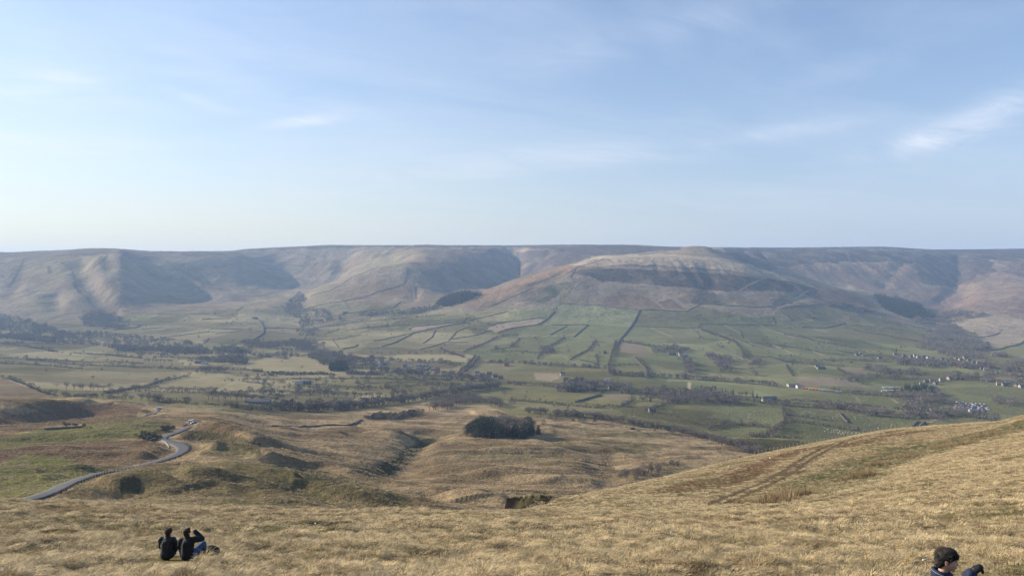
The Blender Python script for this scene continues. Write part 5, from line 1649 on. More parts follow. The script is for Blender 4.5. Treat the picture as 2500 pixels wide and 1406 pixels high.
for px, py, h, k, lab in (
        (453, 1001, 13, 'spread', 'round dark bare tree standing where the hedge ends above the road'),
        (1735, 1030, 14, 'spread', 'big spreading bare tree at the left of the sheep pasture'),
        (1768, 1036, 11, 'spread', 'wide bare tree beside the slanting hedge of the lower sheep field'),
        (1640, 1020, 13, 'spread', 'big spreading bare tree below the middle valley wood'),
        (1655, 1024, 10, 'spread', 'shorter bare tree right of the big spreading tree'),
        (1590, 1018, 8, 'bush', 'low dark bush left of the big spreading tree'),
        (1838, 1040, 9, 'spread', 'bare tree at the left edge of the sheep field'),
        (1808, 1030, 9, 'spread', 'thin bare tree inside the sheep field'),
        (1968, 1028, 8, 'spread', 'bare tree on the hedge of the upper sheep field'),
        (1990, 1032, 8, 'spread', 'second bare tree right along the upper sheep field hedge'),
        (2066, 1040, 7, 'bush', 'bushy tree at the foot of the double wall'),
        (1232, 967, 11, 'spread', 'lone spreading tree in the olive field right of the river belt'),
        (232, 878, 9, 'bare', 'lone small tree on the pale pasture at left'),
        (446, 893, 10, 'bare', 'left one of two lone trees below the farmhouse on the left'),
        (465, 894, 10, 'bare', 'right one of two lone trees below the farmhouse on the left'),
        (227, 926, 9, 'bare', 'lone tree standing above the avenue row'),
        (138, 945, 8, 'spread', 'low spreading tree left of the row behind the avenue'),
        (103, 851, 9, 'bush', 'dark round bush on the far left pasture'),
        (42, 838, 9, 'bush', 'round bush beside the wall at the far left'),
        (676, 975, 13, 'spread', 'tall bare tree right of the white gabled barn'),
        (690, 976, 13, 'bare', 'second tall bare tree right of the white gabled barn'),
        (732, 990, 9, 'spread', 'bare tree below the rolling fields before the river belt'),
        (886, 806, 12, 'spread', 'left round tree on the pale hill pasture'),
        (911, 806, 11, 'spread', 'right round tree on the pale hill pasture'),
        (825, 810, 16, 'spread', 'dark tree clump on the pale slope beside the side valley'),
        (1140, 772, 15, 'spread', 'dark tree clump below the central hill ridge'),
        (1145, 795, 18, 'spread', 'leafless round clump at the end of the sweeping wall'),
        (985, 778, 13, 'spread', 'tree on the upper bushy hedge of the pale slope'),
        (1132, 758, 12, 'spread', 'small tree on the tan shoulder of the central hill'),
        (2142, 795, 24, 'spread', 'big round bare clump below the right plantation'),
        (2444, 813, 22, 'spread', 'dark round clump alone in the big tan field'),
        (2470, 842, 12, 'spread', 'grey tree at the lower edge of the big tan field'),
        (2078, 793, 14, 'spread', 'lone tree above the curved wall on the right slope'),
        (2200, 822, 14, 'spread', 'lone round tree on the right hand green slope'),
        (2172, 818, 12, 'spread', 'small tree left of the round tree on the right slope'),
        (2152, 832, 12, 'spread', 'lone tree below the others on the right slope'),
        (1872, 826, 13, 'spread', 'pale tree in the dark green field of the right slope'),
        (1760, 922, 11, 'spread', 'tree at the foot of the pale strip wood'),
        (1388, 858, 9, 'bush', 'round bush beside the curved hedge corner'),
        (1250, 985, 9, 'bush', 'dark bush at the left end of the low hedge'),
        (1345, 1023, 6, 'bush', 'grey bush above the moor plantation shadow'),
        (1358, 1021, 5, 'bush', 'smaller grey bush beside it on the moor edge'),
        (1398, 1028, 5, 'shrub', 'small dark bush alone at the moor edge'),
        (1416, 1030, 5, 'shrub', 'left of two dark bushes touching at the moor edge'),
        (1427, 1030, 6, 'shrub', 'right of two dark bushes touching at the moor edge'),
        (1452, 1030, 6, 'shrub', 'wide dark bush at the moor edge'),
        (1327, 1037, 7, 'bush', 'pale bush right of the moor plantation'),
        (1561, 1054, 3, 'bush', 'small bush on the moor right of the dark shed'),
        (1598, 1053, 3, 'bush', 'round bush on the moor near the tree belt'),
        (1640, 1058, 6, 'bush', 'bush leaning against the moor edge belt'),
        (1810, 1128, 5, 'shrub', 'dark bush just above the near slope'),
        (1640, 1134, 4, 'shrub', 'pointed dark bush above the birch scrub'),
        (1655, 1138, 4, 'shrub', 'low dark bush above the birch scrub'),
        (576, 1003, 10, 'conifer', 'lone dark conifer on the hedge left of the river belt'),
        (592, 1003, 7, 'spread', 'bare tree right of the lone dark conifer'),
        (548, 1003, 7, 'spread', 'bare tree left of the lone dark conifer'),
        (980, 1120, 4.5, 'shrub', 'dark gorse bush filling the moor stream cut'),
        (976, 1130, 4, 'shrub', 'lower dark bush in the moor stream cut'),
        (1020, 1076, 3, 'shrub', 'dark bush where the stream cut leaves the plantation'),
        (2188, 858, 15, 'conifer', 'tall dark conifer among the far right white houses'),
        (2380, 816, 13, 'conifer', 'pointed conifer in the clough above the tan field'),
        (1763, 961, 14, 'slim', 'leftmost tall pine in the row beside the white farmhouse'),
        (1771, 962, 12, 'slim', 'second pine from the left beside the white farmhouse'),
        (1790, 963, 13, 'slim', 'middle pine of the row beside the white farmhouse'),
        (1838, 970, 14, 'slim', 'dark pine just left of the white farmhouse'),
        (1848, 971, 11, 'conifer', 'short dark conifer touching the white farmhouse garden'),
        (1470, 958, 13, 'conifer', 'left dark evergreen in front of the white caravans'),
        (1476, 956, 15, 'conifer', 'right dark evergreen in front of the white caravans'),
        (1510, 950, 14, 'spread', 'rounded dark tree right of the white caravans'),
        (1358, 756, 18, 'conifer', 'right conifer of the small hillside clump'),
        (1352, 757, 15, 'conifer', 'left conifer of the small hillside clump'),
        (1482, 755, 6, 'bush', 'small dark bush under the faint hillside wall'),
        (1886, 722, 8, 'conifer', 'dark conifer beside the sunken hillside track')):
    lone(k, px, py, h, lab, 330 if py > 1035 and k in ('bush', 'shrub') and px > 900 else 900)
for q in range(14):
    x, y, z = hit(1404 + (q % 7) * 3.4, 934 + (q // 7) * 1.2, 1000)
    tree_at('slim', x, y, random.uniform(12.5, 13.8), 'tall dark evergreen in the dense square clump behind the farm', 'evergreens of the dense square clump', 1.5)
for q in range(8):
    x, y, z = hit(618 + q * 3.2, 907, 1000)
    tree_at('conifer', x, y, random.uniform(7, 10), 'small dark conifer in the short row on the left valley floor', 'small conifers of the short row')
wood('scrub bushes on the moor below the river belt', [(880, 1022), (905, 1014), (960, 1016), (1035, 1006), (1038, 1018), (960, 1024)], 'scrub', 5.0, 600, (3, 6), 'scrub')
wood('dark heather and gorse above the road cutting', [(330, 1068), (400, 1055), (412, 1060), (395, 1072), (335, 1078)], 'dark_scrub', 2.6, 330, (1.0, 2.2), 'scrub')
wood('dark scrub left of the parked cars', [(412, 1058), (414, 1042), (446, 1043), (450, 1048), (425, 1056)], 'dark_scrub', 2.2, 330, (1.2, 2.4), 'scrub')
wood('scrub patch on the green knoll', [(160, 1042), (188, 1030), (200, 1040), (238, 1045), (195, 1048)], 'dark_scrub', 3.5, 330, (1.0, 2.2), 'scrub')
# thorn and rush specks scattered over the pastures
for lab, poly, k, n, hr, y0 in (('thorn bushes dotted over the pale hill pastures', [(800, 800), (1000, 770), (1150, 770), (1220, 800), (1130, 855), (900, 850), (780, 830)], 'scrub', 80, (2, 5), 1900),
                                ('thorn bushes dotted over the left valley floor', [(0, 840), (350, 860), (640, 865), (800, 905), (600, 930), (250, 940), (0, 910)], 'scrub', 45, (1.5, 4.5), 1100),
                                ('thorn bushes dotted over the right hand slope', [(1690, 810), (2000, 830), (2250, 850), (2180, 890), (1900, 895), (1700, 860)], 'scrub', 110, (2, 6.5), 1400),
                                ('thorn bushes dotted over the green fields', [(1130, 870), (1340, 800), (1500, 800), (1500, 900), (1200, 885)], 'scrub', 45, (2, 5), 1400),
                                ('bushes dotted along the middle valley fields', [(640, 930), (1200, 930), (1500, 990), (1700, 1020), (1300, 1010), (1210, 960), (900, 985), (660, 985)], 'scrub', 50, (2, 5), 900),
                                ('bushes dotted over the hillside intake', [(300, 770), (700, 780), (720, 830), (560, 850), (380, 830)], 'scrub', 50, (2.5, 6), 1900)):
    Wp = [hit(px, py, y0)[:2] for px, py in poly]
    xs, ys = wood_pts(Wp, 18)
    kk = rng.permutation(len(xs))[:n]
    put_scatter('thorn_scrub', k, xs[kk], ys[kk], hr, lab)


# ------------------------------------------------------------------ buildings
def house_meshes(w, d, h, rh, wallm, roofm, nwin, storeys, chim=1, porch=False):
    """w along x, front towards -y"""
    b = MB()
    b.add([(-w / 2, -d / 2, -1.2), (w / 2, -d / 2, -1.2), (w / 2, d / 2, -1.2), (-w / 2, d / 2, -1.2), (-w / 2, -d / 2, h), (w / 2, -d / 2, h), (w / 2, d / 2, h), (-w / 2, d / 2, h),
           (-w / 2, 0, h + rh), (w / 2, 0, h + rh)],
          [(0, 1, 5, 4), (2, 3, 7, 6), (1, 2, 6, 9, 5), (3, 0, 4, 8, 7)])
    wm = b.mesh('wall', wallm)
    r = MB()
    o, t = .35, .18
    k = rh / (d / 2)
    for s in (-1, 1):
        e, z = s * (d / 2 + o), h - o * k
        P = [(-w / 2 - o, e, z + .02), (w / 2 + o, e, z + .02), (w / 2 + o, 0, h + rh + .02), (-w / 2 - o, 0, h + rh + .02)]
        Q = [(x, y, zz + t) for x, y, zz in P]
        r.add(P + Q, [(0, 1, 2, 3), (7, 6, 5, 4), (0, 4, 5, 1), (1, 5, 6, 2), (3, 7, 4, 0)])
    rm = r.mesh('roof', roofm)
    c = MB()
    c.box(-.45, .45, -.35, .35, h + rh - .8, h + rh + 1.1)
    c.box(-.3, -.05, -.15, .15, h + rh + 1.1, h + rh + 1.45)
    c.box(.05, .3, -.15, .15, h + rh + 1.1, h + rh + 1.45)
    cm = c.mesh('chimney', wallm)
    v = MB()
    v.box(-.55, .55, -.05, .05, 0, 1.25)
    vm = v.mesh('window', M_PANE)
    dd = MB()
    dd.box(-.5, .5, -.06, .06, 0, 2.0)
    dm = dd.mesh('door', M_DOOR)
    wins = []
    for st in range(storeys):
        for q in range(nwin):
            x = (q + .5) / nwin * w - w / 2
            if st == 0 and q == nwin // 2:
                continue
            for s in ((-1, 1) if nwin <= 3 else (-1,)):
                wins.append((x, s * (d / 2 + .01), .9 + st * 2.6))
    return dict(wall=wm, roof=rm, chimney=cm, window=vm, door=dm, wins=wins, w=w, d=d, chim=chim)


def house(spec, px, py, rz, label, group=None, y0=900, name='house', cat='house', parts=True):
    x, y, z = hit(px, py, y0)
    e = empty(name, (x, y, z), rz)
    obj('wall', spec['wall'], e)
    rf = obj('roof', spec['roof'], e)
    for q in range(spec['chim']):
        s = [-1, 1][q] if spec['chim'] > 1 else random.choice((-1, 1))
        obj('chimney', spec['chimney'], rf, (s * (spec['w'] / 2 - .5), 0, 0))
    if parts:
        for wx, wy, wz in spec['wins']:
            obj('window', spec['window'], e, (wx, wy, wz))
        obj('door', spec['door'], e, (0, -spec['d'] / 2 - .02, 0))
    return tag(e, label, cat, group)


H_COT = house_meshes(10, 6.5, 4.6, 2.6, M_HOUSE, M_SLATE, 3, 2)
H_COTW = house_meshes(10, 6.5, 4.8, 2.6, M_WHITE, M_SLATE, 3, 2)
H_COTC = house_meshes(11, 7, 4.6, 2.6, M_CREAM, M_TILE, 3, 2)
H_BRICK = house_meshes(11, 8, 5.2, 3, M_BRICK, M_TILE, 3, 2)
H_BARN = house_meshes(20, 8, 4.2, 2.6, M_HOUSE, M_SLATE, 5, 1, 0)
H_LONG = house_meshes(34, 8, 3.6, 2.4, M_HOUSE, M_SLATE, 7, 1, 0)
H_FARM = house_meshes(18, 7.5, 5.4, 3.0, M_WHITE, M_SLATE, 5, 2, 2)
H_SHED = house_meshes(22, 12, 4.6, 2.2, M_CREAM, M_SLATE, 5, 1, 0)
H_WSHED = house_meshes(14, 9, 5.0, 1.4, M_WHITE, M_SILV if False else M_SLATE, 3, 1, 0)
H_TINY = house_meshes(5.0, 3.2, 1.7, .9, M_STONE, M_SLATE, 1, 1, 0)

house(H_FARM, 1872, 979, .22, 'long white farmhouse with slate roof in the middle of the valley', None, 900, 'farmhouse')
house(H_BARN, 1882, 976, .22, 'grey barn behind the long white farmhouse', None, 900, 'barn', 'barn')
house(H_LONG, 630, 985, -.06, 'long stone barn with a row of openings on the left valley floor', None, 900, 'barn', 'barn')
house(H_COTW, 648, 987, .35, 'small white gabled house at the right end of the long stone barn', None, 900)
house(H_BARN, 487, 887, .2, 'stone farmhouse among trees on the left valley floor', None, 1200, 'farmhouse')
house(H_WSHED, 500, 889, .1, 'bright white shed beside the stone farmhouse at left', None, 1200, 'shed', 'shed')
house(H_COTW, 525, 766, .2, 'tiny white farm under the shadowed hill flank', None, 2200)
house(H_COTC, 256, 803, .1, 'pale cottage beyond the gully wood at left', None, 2200)
house(H_COTW, 27, 804, 0, 'white cottage among the far left woods', None, 2000)
house(H_COTW, 573, 846, .1, 'white cottage left of the red brown wood', None, 1800)
house(H_BARN, 624, 779, .3, 'grey hillside farm at the top of the crooked wall', None, 2200, 'farmhouse')
house(H_BARN, 843, 764, .1, 'lone stone barn on the slope of the middle spur', None, 2500, 'barn', 'barn')
house(H_COTW, 832, 783, .1, 'white house among the lane trees below the middle spur', None, 2500)
house(H_COT, 906, 772, .1, 'grey house beside the lane trees', None, 2500)
house(H_COTW, 933, 771, .1, 'tiny white house right along the lane trees', None, 2500)
house(H_COTW, 828, 874, .1, 'white house alone above the stream mouth wood', None, 1500)
house(H_BARN, 746, 937, .05, 'grey barn by the trees among the rolling fields', None, 1000, 'barn', 'barn')
house(H_WSHED, 730, 938, .05, 'small white shed left of the rolling field barn', None, 1000, 'shed', 'shed')
house(H_COT, 1476, 863, .1, 'roofed stone barn left of the hedge lane', None, 1600, 'barn', 'barn')
house(H_COT, 1592, 1006, .1, 'small stone barn below the middle valley wood', None, 900, 'barn', 'barn')
house(H_BARN, 1640, 866, .15, 'left long building of the farm on the green slope', None, 1500, 'barn', 'barn')
house(H_COTC, 1662, 866, .1, 'pale farmhouse of the farm on the green slope', None, 1500, 'farmhouse')
house(H_COTW, 1677, 863, -.3, 'white gabled building at the right of the slope farm', None, 1500)
house(H_SHED, 1668, 871, .1, 'cream shed below the farmhouse on the green slope', None, 1500, 'shed', 'shed')
house(H_WSHED, 1408, 936, .1, 'low white building under the dense square clump', None, 1200, 'shed', 'shed')
house(H_COT, 1422, 942, .3, 'grey cottage right of the low white building', None, 1200)
house(H_BARN, 1435, 936, .1, 'grey barn behind the caravan farm', None, 1200, 'barn', 'barn')
house(H_COTC, 1448, 952, .1, 'pale cottage among the caravan farm trees', None, 1200)
house(H_COT, 1492, 950, .2, 'cottage right of the dark evergreens', None, 1200)
house(H_COTW, 1373, 916, .1, 'pale house beside the tan field', None, 1300)
house(H_WSHED, 1953, 947, .05, 'large bright white shed beside the railway', None, 1200, 'shed', 'shed')
house(H_SHED, 1936, 944, .05, 'cream shed left of the large white railway shed', None, 1200, 'shed', 'shed')
house(H_COT, 1995, 897, .2, 'stone farm among dark trees on the right slope', None, 1400, 'farmhouse')
house(H_BARN, 2004, 901, .2, 'long barn of the farm on the right slope', None, 1400, 'barn', 'barn')
house(H_COT, 2303, 828, .2, 'grey house in the clough wood above the village', None, 1700)
house(H_SHED, 2347, 1003, -.12, 'left cream shed below the car park', None, 1000, 'shed', 'shed')
house(H_SHED, 2384, 1008, -.14, 'right cream shed below the car park', None, 1000, 'shed', 'shed')
house(H_BRICK, 1068, 906, .1, 'red brick house at the right end of the valley village', None, 1300)
house(H_SHED, 1090, 918, .1, 'pale shed below the red brick house', None, 1300, 'shed', 'shed')
house(H_COTW, 1165, 914, .1, 'white cottage right of the railway cutting', None, 1300)
house(H_BRICK, 1236, 893, .1, 'small red house at the railway crossing', None, 1300)
house(H_TINY, 1544, 1048, .05, 'low dark shed standing alone on the brown moor', None, 500, 'shed', 'shed')
house(H_COT, 2228, 976, .2, 'brown cottage under the evergreens by the bridge', None, 1200)
house(H_COTW, 2255, 978, .1, 'white cottage right of the brown cottage by the bridge', None, 1200)
VILL = [('stone house of the village by the stream mouth', 'houses of the stream mouth village', [(893, 890), (905, 886), (914, 890), (924, 893), (931, 888), (940, 891), (948, 889), (918, 898), (934, 900)], [H_COT, H_COT, H_COTC, H_COTW]),
        ('house in the row along the valley village street', 'houses of the valley village street', [(978, 904), (987, 901), (996, 906), (1003, 900), (1011, 905), (1018, 902), (1027, 906), (1034, 901), (1042, 904), (1050, 900), (1058, 905), (1022, 896), (1040, 896), (990, 896)], [H_COT, H_COTC, H_COT, H_COTW]),
        ('house by the railway at the right end of the valley village', 'houses by the railway crossing', [(1105, 912), (1178, 918), (1195, 915), (1208, 921), (1222, 925), (1190, 924)], [H_COT, H_COTC, H_COT]),
        ('house in the row below the right hand slope', 'houses below the right hand slope', [(2092, 868), (2102, 866), (2110, 870), (2148, 876), (2186, 866), (2196, 868), (2206, 871), (2224, 872), (2233, 871), (2243, 874), (2256, 874), (2266, 876), (2278, 877), (2290, 880), (2300, 879), (2312, 882)], [H_COT, H_COTC, H_COT, H_COTW, H_COT]),
        ('stone house in the far right village around the church', 'houses of the far right village', [(2322, 880), (2334, 878), (2346, 880), (2356, 876), (2366, 884), (2378, 886), (2390, 888), (2404, 890), (2370, 894), (2386, 898), (2398, 902), (2408, 904), (2360, 898), (2340, 890), (2326, 888)], [H_COT, H_COT, H_COTC]),
        ('stone house along the road to the railway bridge', 'houses along the bridge road', [(2252, 940), (2262, 934), (2275, 932), (2284, 938), (2256, 948), (2270, 952), (2280, 948), (2300, 930), (2318, 926)], [H_COT, H_COTC, H_COT]),
        ('stone house on the road at the far right', 'houses on the road at the far right', [(2400, 930), (2414, 932), (2440, 940), (2452, 942), (2460, 938), (2482, 944), (2494, 946)], [H_COT, H_COTC, H_COT])]
for lab, grp, pts, specs in VILL:
    for px, py in pts:
        house(random.choice(specs), px, py, random.uniform(-.5, .5), lab, grp, 1000)
# church: nave and tower with a short spire
x, y, z = hit(2394, 896, 1400)
ch = empty('church', (x, y, z), .3)
tag(ch, 'stone church with a pointed spire among the far right houses', 'church')
obj('nave', H_BARN['wall'], ch)
obj('roof', H_BARN['roof'], ch)
b = MB()
b.box(-12.6, -8.6, -2, 2, -1, 11)
obj('tower', b.mesh('tower', M_HOUSE), ch)
b = MB()
b.add([(-12.8, -2.2, 11), (-8.4, -2.2, 11), (-8.4, 2.2, 11), (-12.8, 2.2, 11), (-10.6, 0, 20)], [(0, 1, 4), (1, 2, 4), (2, 3, 4), (3, 0, 4), (3, 2, 1, 0)])
obj('spire', b.mesh('spire', M_SLATE), ch)

# static caravans at the farm and by the railway
b = MB()
b.box(-5, 5, -1.6, 1.6, .5, 2.9)
b.add([(-5.1, -1.7, 2.9), (5.1, -1.7, 2.9), (5.1, 1.7, 2.9), (-5.1, 1.7, 2.9), (-5.1, 0, 3.3), (5.1, 0, 3.3)], [(0, 1, 5, 4), (2, 3, 4, 5), (1, 2, 5), (3, 0, 4)])
cv_body = b.mesh('body', M_WHITE)
b = MB()
for q in (-3.4, -1.2, 1.2, 3.4):
    b.box(q - .6, q + .6, -1.64, -1.58, 1.4, 2.3)
cv_win = b.mesh('windows', M_PANE)
b = MB()
for q in (-3.5, 3.5):
    b.box(q - .25, q + .25, -1.2, 1.2, 0, .5)
cv_base = b.mesh('chassis', M_TYRE)


def caravan(px, py, rz, label, group=None, s=1.0):
    x, y, z = hit(px, py, 1000)
    e = empty('caravan', (x, y, z), rz)
    e.scale = (s, s, s)
    obj('body', cv_body, e)
    obj('windows', cv_win, e)
    obj('chassis', cv_base, e)
    tag(e, label, 'caravan', group)


caravan(1484, 928, .1, 'farthest of three bright white caravans stacked up the slope', None, 1.2)
caravan(1482, 933, .1, 'middle one of three bright white caravans on the slope', None, 1.2)
caravan(1479, 938, .1, 'nearest of three bright white caravans on the slope', None, 1.3)
caravan(1428, 950, .3, 'white caravan among the farm trees')
for q in range(14):
    caravan(2158 + (q % 7) * 5 + random.uniform(-1, 1), 948 + (q // 7) * 7 + random.uniform(-1, 1), random.uniform(-.3, .3), 'pale caravan parked in the site left of the railway bridge', 'caravans left of the railway bridge', .8)
# railway wagons
b = MB()
b.box(-6, 6, -1.3, 1.3, .9, 3.3)
wg = b.mesh('body', P_ORANGE)
wg2 = b.mesh('body', M_WHITE)
b = MB()
for q in (-4, 4):
    b.box(q - 1.1, q + 1.1, -1.1, 1.1, 0, .9)
wgb = b.mesh('bogies', M_TYRE)
for q in range(11):
    px, py = 1966 + q * 8.2, 949 + q * .95
    x, y, z = hit(px, py, 1000)
    orange = q in (0, 1, 3, 4, 8)
    e = empty('rail_wagon', (x, y, z), -.12)
    obj('body', wg if orange else wg2, e)
    obj('bogies', wgb, e)
    tag(e, ('orange' if orange else 'white') + ' wagon in the line standing on the railway', 'wagon', ('orange' if orange else 'white') + ' railway wagons')


# ------------------------------------------------------------------ cars
def prism(mb, prof, y0, y1, inset=0.0, ztop=None):
    """extrude a side profile (x,z) across the car; upper points drawn in by inset"""
    n = len(prof)
    P = []
    for y, s in ((y0, 1), (y1, -1)):
        for x, z in prof:
            k = inset if ztop and z > ztop else 0
            P.append((x, y + s * k, z))
    F = [tuple(range(n)), tuple(range(2 * n - 1, n - 1, -1))]
    F += [((i + 1) % n, i, n + i, n + (i + 1) % n) for i in range(n)]
    mb.add(P, F)


b = MB()
prism(b, [(-2.1, .32), (-2.15, .75), (-2.0, .92), (-.9, 1.0), (1.5, 1.02), (2.1, .98), (2.15, .55), (2.05, .32)], -.86, .86, .06, .8)
prism(b, [(-.62, 1.43), (.2, 1.49), (1.2, 1.46), (1.25, 1.40), (-.66, 1.38)], -.62, .62)
for sx in (-.72, .35, 1.35):
    for sy in (-1, 1):
        b.tube((sx - (.35 if sx < 0 else -.1 if sx > 1 else 0), sy * .76, .98), (sx + (.12 if sx < 0 else -.12 if sx > 1 else 0), sy * .62, 1.42), .04, .035, 4)
CAR_BODY = b.mesh('body', P_GREY)
b = MB()
prism(b, [(-1.02, .98), (-.62, 1.40), (1.24, 1.42), (1.62, 1.0)], -.78, .78, .15, 1.1)
CAR_GLASS = b.mesh('glass', M_PANE)
b = MB()
b.tube((0, -.11, 0), (0, .11, 0), .33, .33, 12)
CAR_TYRE = b.mesh('tyre', M_TYRE)
b = MB()
b.tube((0, -.12, 0), (0, .12, 0), .2, .2, 8)
CAR_RIM = b.mesh('rim', M_RIM)
b = MB()
b.box(-2.17, -2.08, -.14, .14, .62, .78)
CAR_HEAD = b.mesh('headlight', M_LAMP)
b = MB()
b.box(2.08, 2.17, -.12, .12, .68, .86)
CAR_TAIL = b.mesh('tail_light', M_TLAMP)
b = MB()
prism(b, [(-2.5, .35), (-2.55, .95), (-1.75, 1.15), (-1.25, 1.95), (2.5, 2.0), (2.55, .35)], -.95, .95, .08, 1.2)
VAN_BODY = b.mesh('body', M_WHITE)
b = MB()
prism(b, [(-1.80, 1.17), (-1.36, 1.85), (-.55, 1.86), (-.55, 1.17)], -.97, .97, .06, 1.3)
VAN_GLASS = b.mesh('glass', M_PANE)


def car(x, y, rz, pm, label, group=None, van=False, z=None):
    e = empty('parked_van' if van else 'parked_car', (x, y, float(ground(x, y)) + .2 if z is None else z), rz)
    bo = obj('body', VAN_BODY if van else CAR_BODY, e)
    bo.material_slots[0].link = 'OBJECT'
    bo.material_slots[0].material = pm
    obj('glass', VAN_GLASS if van else CAR_GLASS, e)
    for sx in (-1.35, 1.32):
        for sy in (-.78, .78):
            w = obj('wheel', CAR_TYRE, e, (sx, sy, .33))
            obj('rim', CAR_RIM, w)
    for sy in (-.62, .62):
        obj('headlight', CAR_HEAD, e, (-.4 if van else 0, sy, .1 if van else 0))
        obj('tail_light', CAR_TAIL, e, (.4 if van else 0, sy, .1 if van else 0))
    return tag(e, label, 'van' if van else 'car', group)


def road_z(px, Y):
    P, z, wd = ROADS[0]
    x = (px - CX) / FPX * Y
    d = np.hypot(P[:, 0] - x, P[:, 1] - Y)
    return x, float(z[d.argmin()])


for px, Y, rz, pm, lab, van in (
        (451, 509, 1.2, P_RED, 'small red and silver car at the left of the roadside parking group', False),
        (464, 526, 1.1, M_WHITE, 'white van at the back of the roadside parking group', True),
        (473, 522, .8, P_BLACK, 'dark car between the white van and the grey car', False),
        (483, 514, .5, P_SILV, 'silver grey car at the right of the roadside parking group', False),
        (477, 503, .3, P_BLACK, 'dark car nearest the bank in the roadside parking group', False),
        (375, 441, .2, P_BLACK, 'dark car pulled in left of the road bend', False)):
    x, z = road_z(px, Y)
    car(x, Y, rz, pm, lab, None, van, max(float(ground(x, Y)), z) + .1)
x, y, z = hit(389, 999, 600)
car(x, y, .2, M_WHITE, 'white van at the far end of the moor road', None, True)
# car park beyond the near slope
CPW = [hit(px, py, 1000)[:2] for px, py in [(2328, 980), (2404, 986), (2420, 1002), (2336, 998)]]
b = MB()
n = 14
V_ = []
for i in range(n + 1):
    for j in range(n + 1):
        u, v = i / n, j / n
        p = [(1 - u) * (1 - v) * CPW[0][k] + u * (1 - v) * CPW[1][k] + u * v * CPW[2][k] + (1 - u) * v * CPW[3][k] for k in (0, 1)]
        V_.append((p[0], p[1], float(ground(*p)) + .12))
b.add(V_, [(i * (n + 1) + j, (i + 1) * (n + 1) + j, (i + 1) * (n + 1) + j + 1, i * (n + 1) + j + 1) for i in range(n) for j in range(n)])
cp = obj('car_park', b.mesh('car_park', M_ASPH))
cp['kind'] = 'structure'
b = MB()
b.v, b.f = list(CAR_BODY.vertices[i].co for i in range(len(CAR_BODY.vertices))), [tuple(p.vertices) for p in CAR_BODY.polygons]
nb = len(b.f)
b.add([v.co for v in CAR_GLASS.vertices], [tuple(p.vertices) for p in CAR_GLASS.polygons])
for sx in (-1.35, 1.32):
    for sy in (-.78, .78):
        b.tube((sx, sy - .11, .33), (sx, sy + .11, .33), .33, .33, 8)
SMALLCAR = {}
for pm, nm in ((P_WHITE, 'white'), (P_SILV, 'silver'), (P_GREY, 'grey'), (P_BLACK, 'black'), (P_BLUE, 'blue'), (P_RED, 'red')):
    me = mesh('parked_car', b.v, b.f, pm)
    me.materials.append(M_PANE)
    me.polygons.foreach_set('material_index', [0] * nb + [1] * (len(b.f) - nb))
    SMALLCAR[nm] = me
for r_ in range(6):
    for c_ in range(15):
        if random.random() < .12:
            continue
        u, v = (c_ + .5) / 15, (r_ + .5) / 6
        p = [(1 - u) * (1 - v) * CPW[0][k] + u * (1 - v) * CPW[1][k] + u * v * CPW[2][k] + (1 - u) * v * CPW[3][k] for k in (0, 1)]
        nm = random.choice(['white', 'silver', 'silver', 'grey', 'grey', 'black', 'black', 'blue', 'red', 'white'])
        o = obj('parked_car', SMALLCAR[nm], None, (p[0], p[1], float(ground(*p)) + .14), 1.45 + random.uniform(-.08, .08) + (math.pi if random.random() < .4 else 0))
        tag(o, nm + ' car parked in the full car park beyond the near slope', 'car', nm + ' cars in the car park')

# ------------------------------------------------------------------ sheep
b = MB()


def lathe_x(mb, prof, n=7, cy=0, cz=0, sy=1, sz=1):
    P = []
    for x, r in prof:
        for k in range(n):
            t = 6.2832 * k / n
            P.append((x, cy + r * sy * math.cos(t), cz + r * sz * math.sin(t)))
    F = []
    for i in range(len(prof) - 1):
        for k in range(n):
            F.append((i * n + k, i * n + (k + 1) % n, (i + 1) * n + (k + 1) % n, (i + 1) * n + k))
    mb.add(P, F)


lathe_x(b, [(-.55, .02), (-.5, .2), (-.2, .31), (.25, .3), (.45, .2), (.52, .02)], 8, 0, .62, .85, 1)
lathe_x(b, [(.4, .13), (.6, .13), (.74, .09), (.84, .03)], 6, 0, .80)
for sx in (-.34, .3):
    for sy in (-.13, .13):
        b.tube((sx, sy, .42), (sx, sy, 0), .055, .04, 5)
M_FLEECE = mat('fleece', (.48, .46, .41), var=.12, vscale=4)
SHEEP = b.mesh('sheep', M_FLEECE)
for poly, n, lab, grp in (
        ([(1778, 1002), (1908, 1002), (1906, 1022), (1888, 1036), (1790, 1030)], 62, 'white sheep in the scattered flock left of the tall hedge', 'sheep left of the tall hedge'),
        ([(1935, 1001), (2040, 1006), (2110, 1014), (2100, 1026), (1940, 1022)], 34, 'white sheep scattered over the upper sheep field', 'sheep in the upper field'),
        ([(2000, 1045), (2030, 1047), (2110, 1055), (2090, 1060), (2010, 1056)], 44, 'white sheep in the dense flock below the hedge', 'sheep of the dense flock'),
        ([(2110, 1030), (2215, 1032), (2205, 1048), (2120, 1046)], 18, 'white sheep near the walled lane above the near slope', 'sheep near the walled lane'),
        ([(1530, 1010), (1560, 1012), (1560, 1022), (1530, 1020)], 6, 'white sheep grazing below the middle valley wood', 'sheep below the middle wood')):
    Wp = [hit(px, py, 800)[:2] for px, py in poly]
    xs, ys = wood_pts(Wp, 5)
    for k in rng.permutation(len(xs))[:n]:
        o = obj('sheep', SHEEP, None, (xs[k], ys[k], float(ground(xs[k], ys[k]))), random.uniform(0, 6.28), random.uniform(.95, 1.2))
        tag(o, lab, 'sheep', grp)

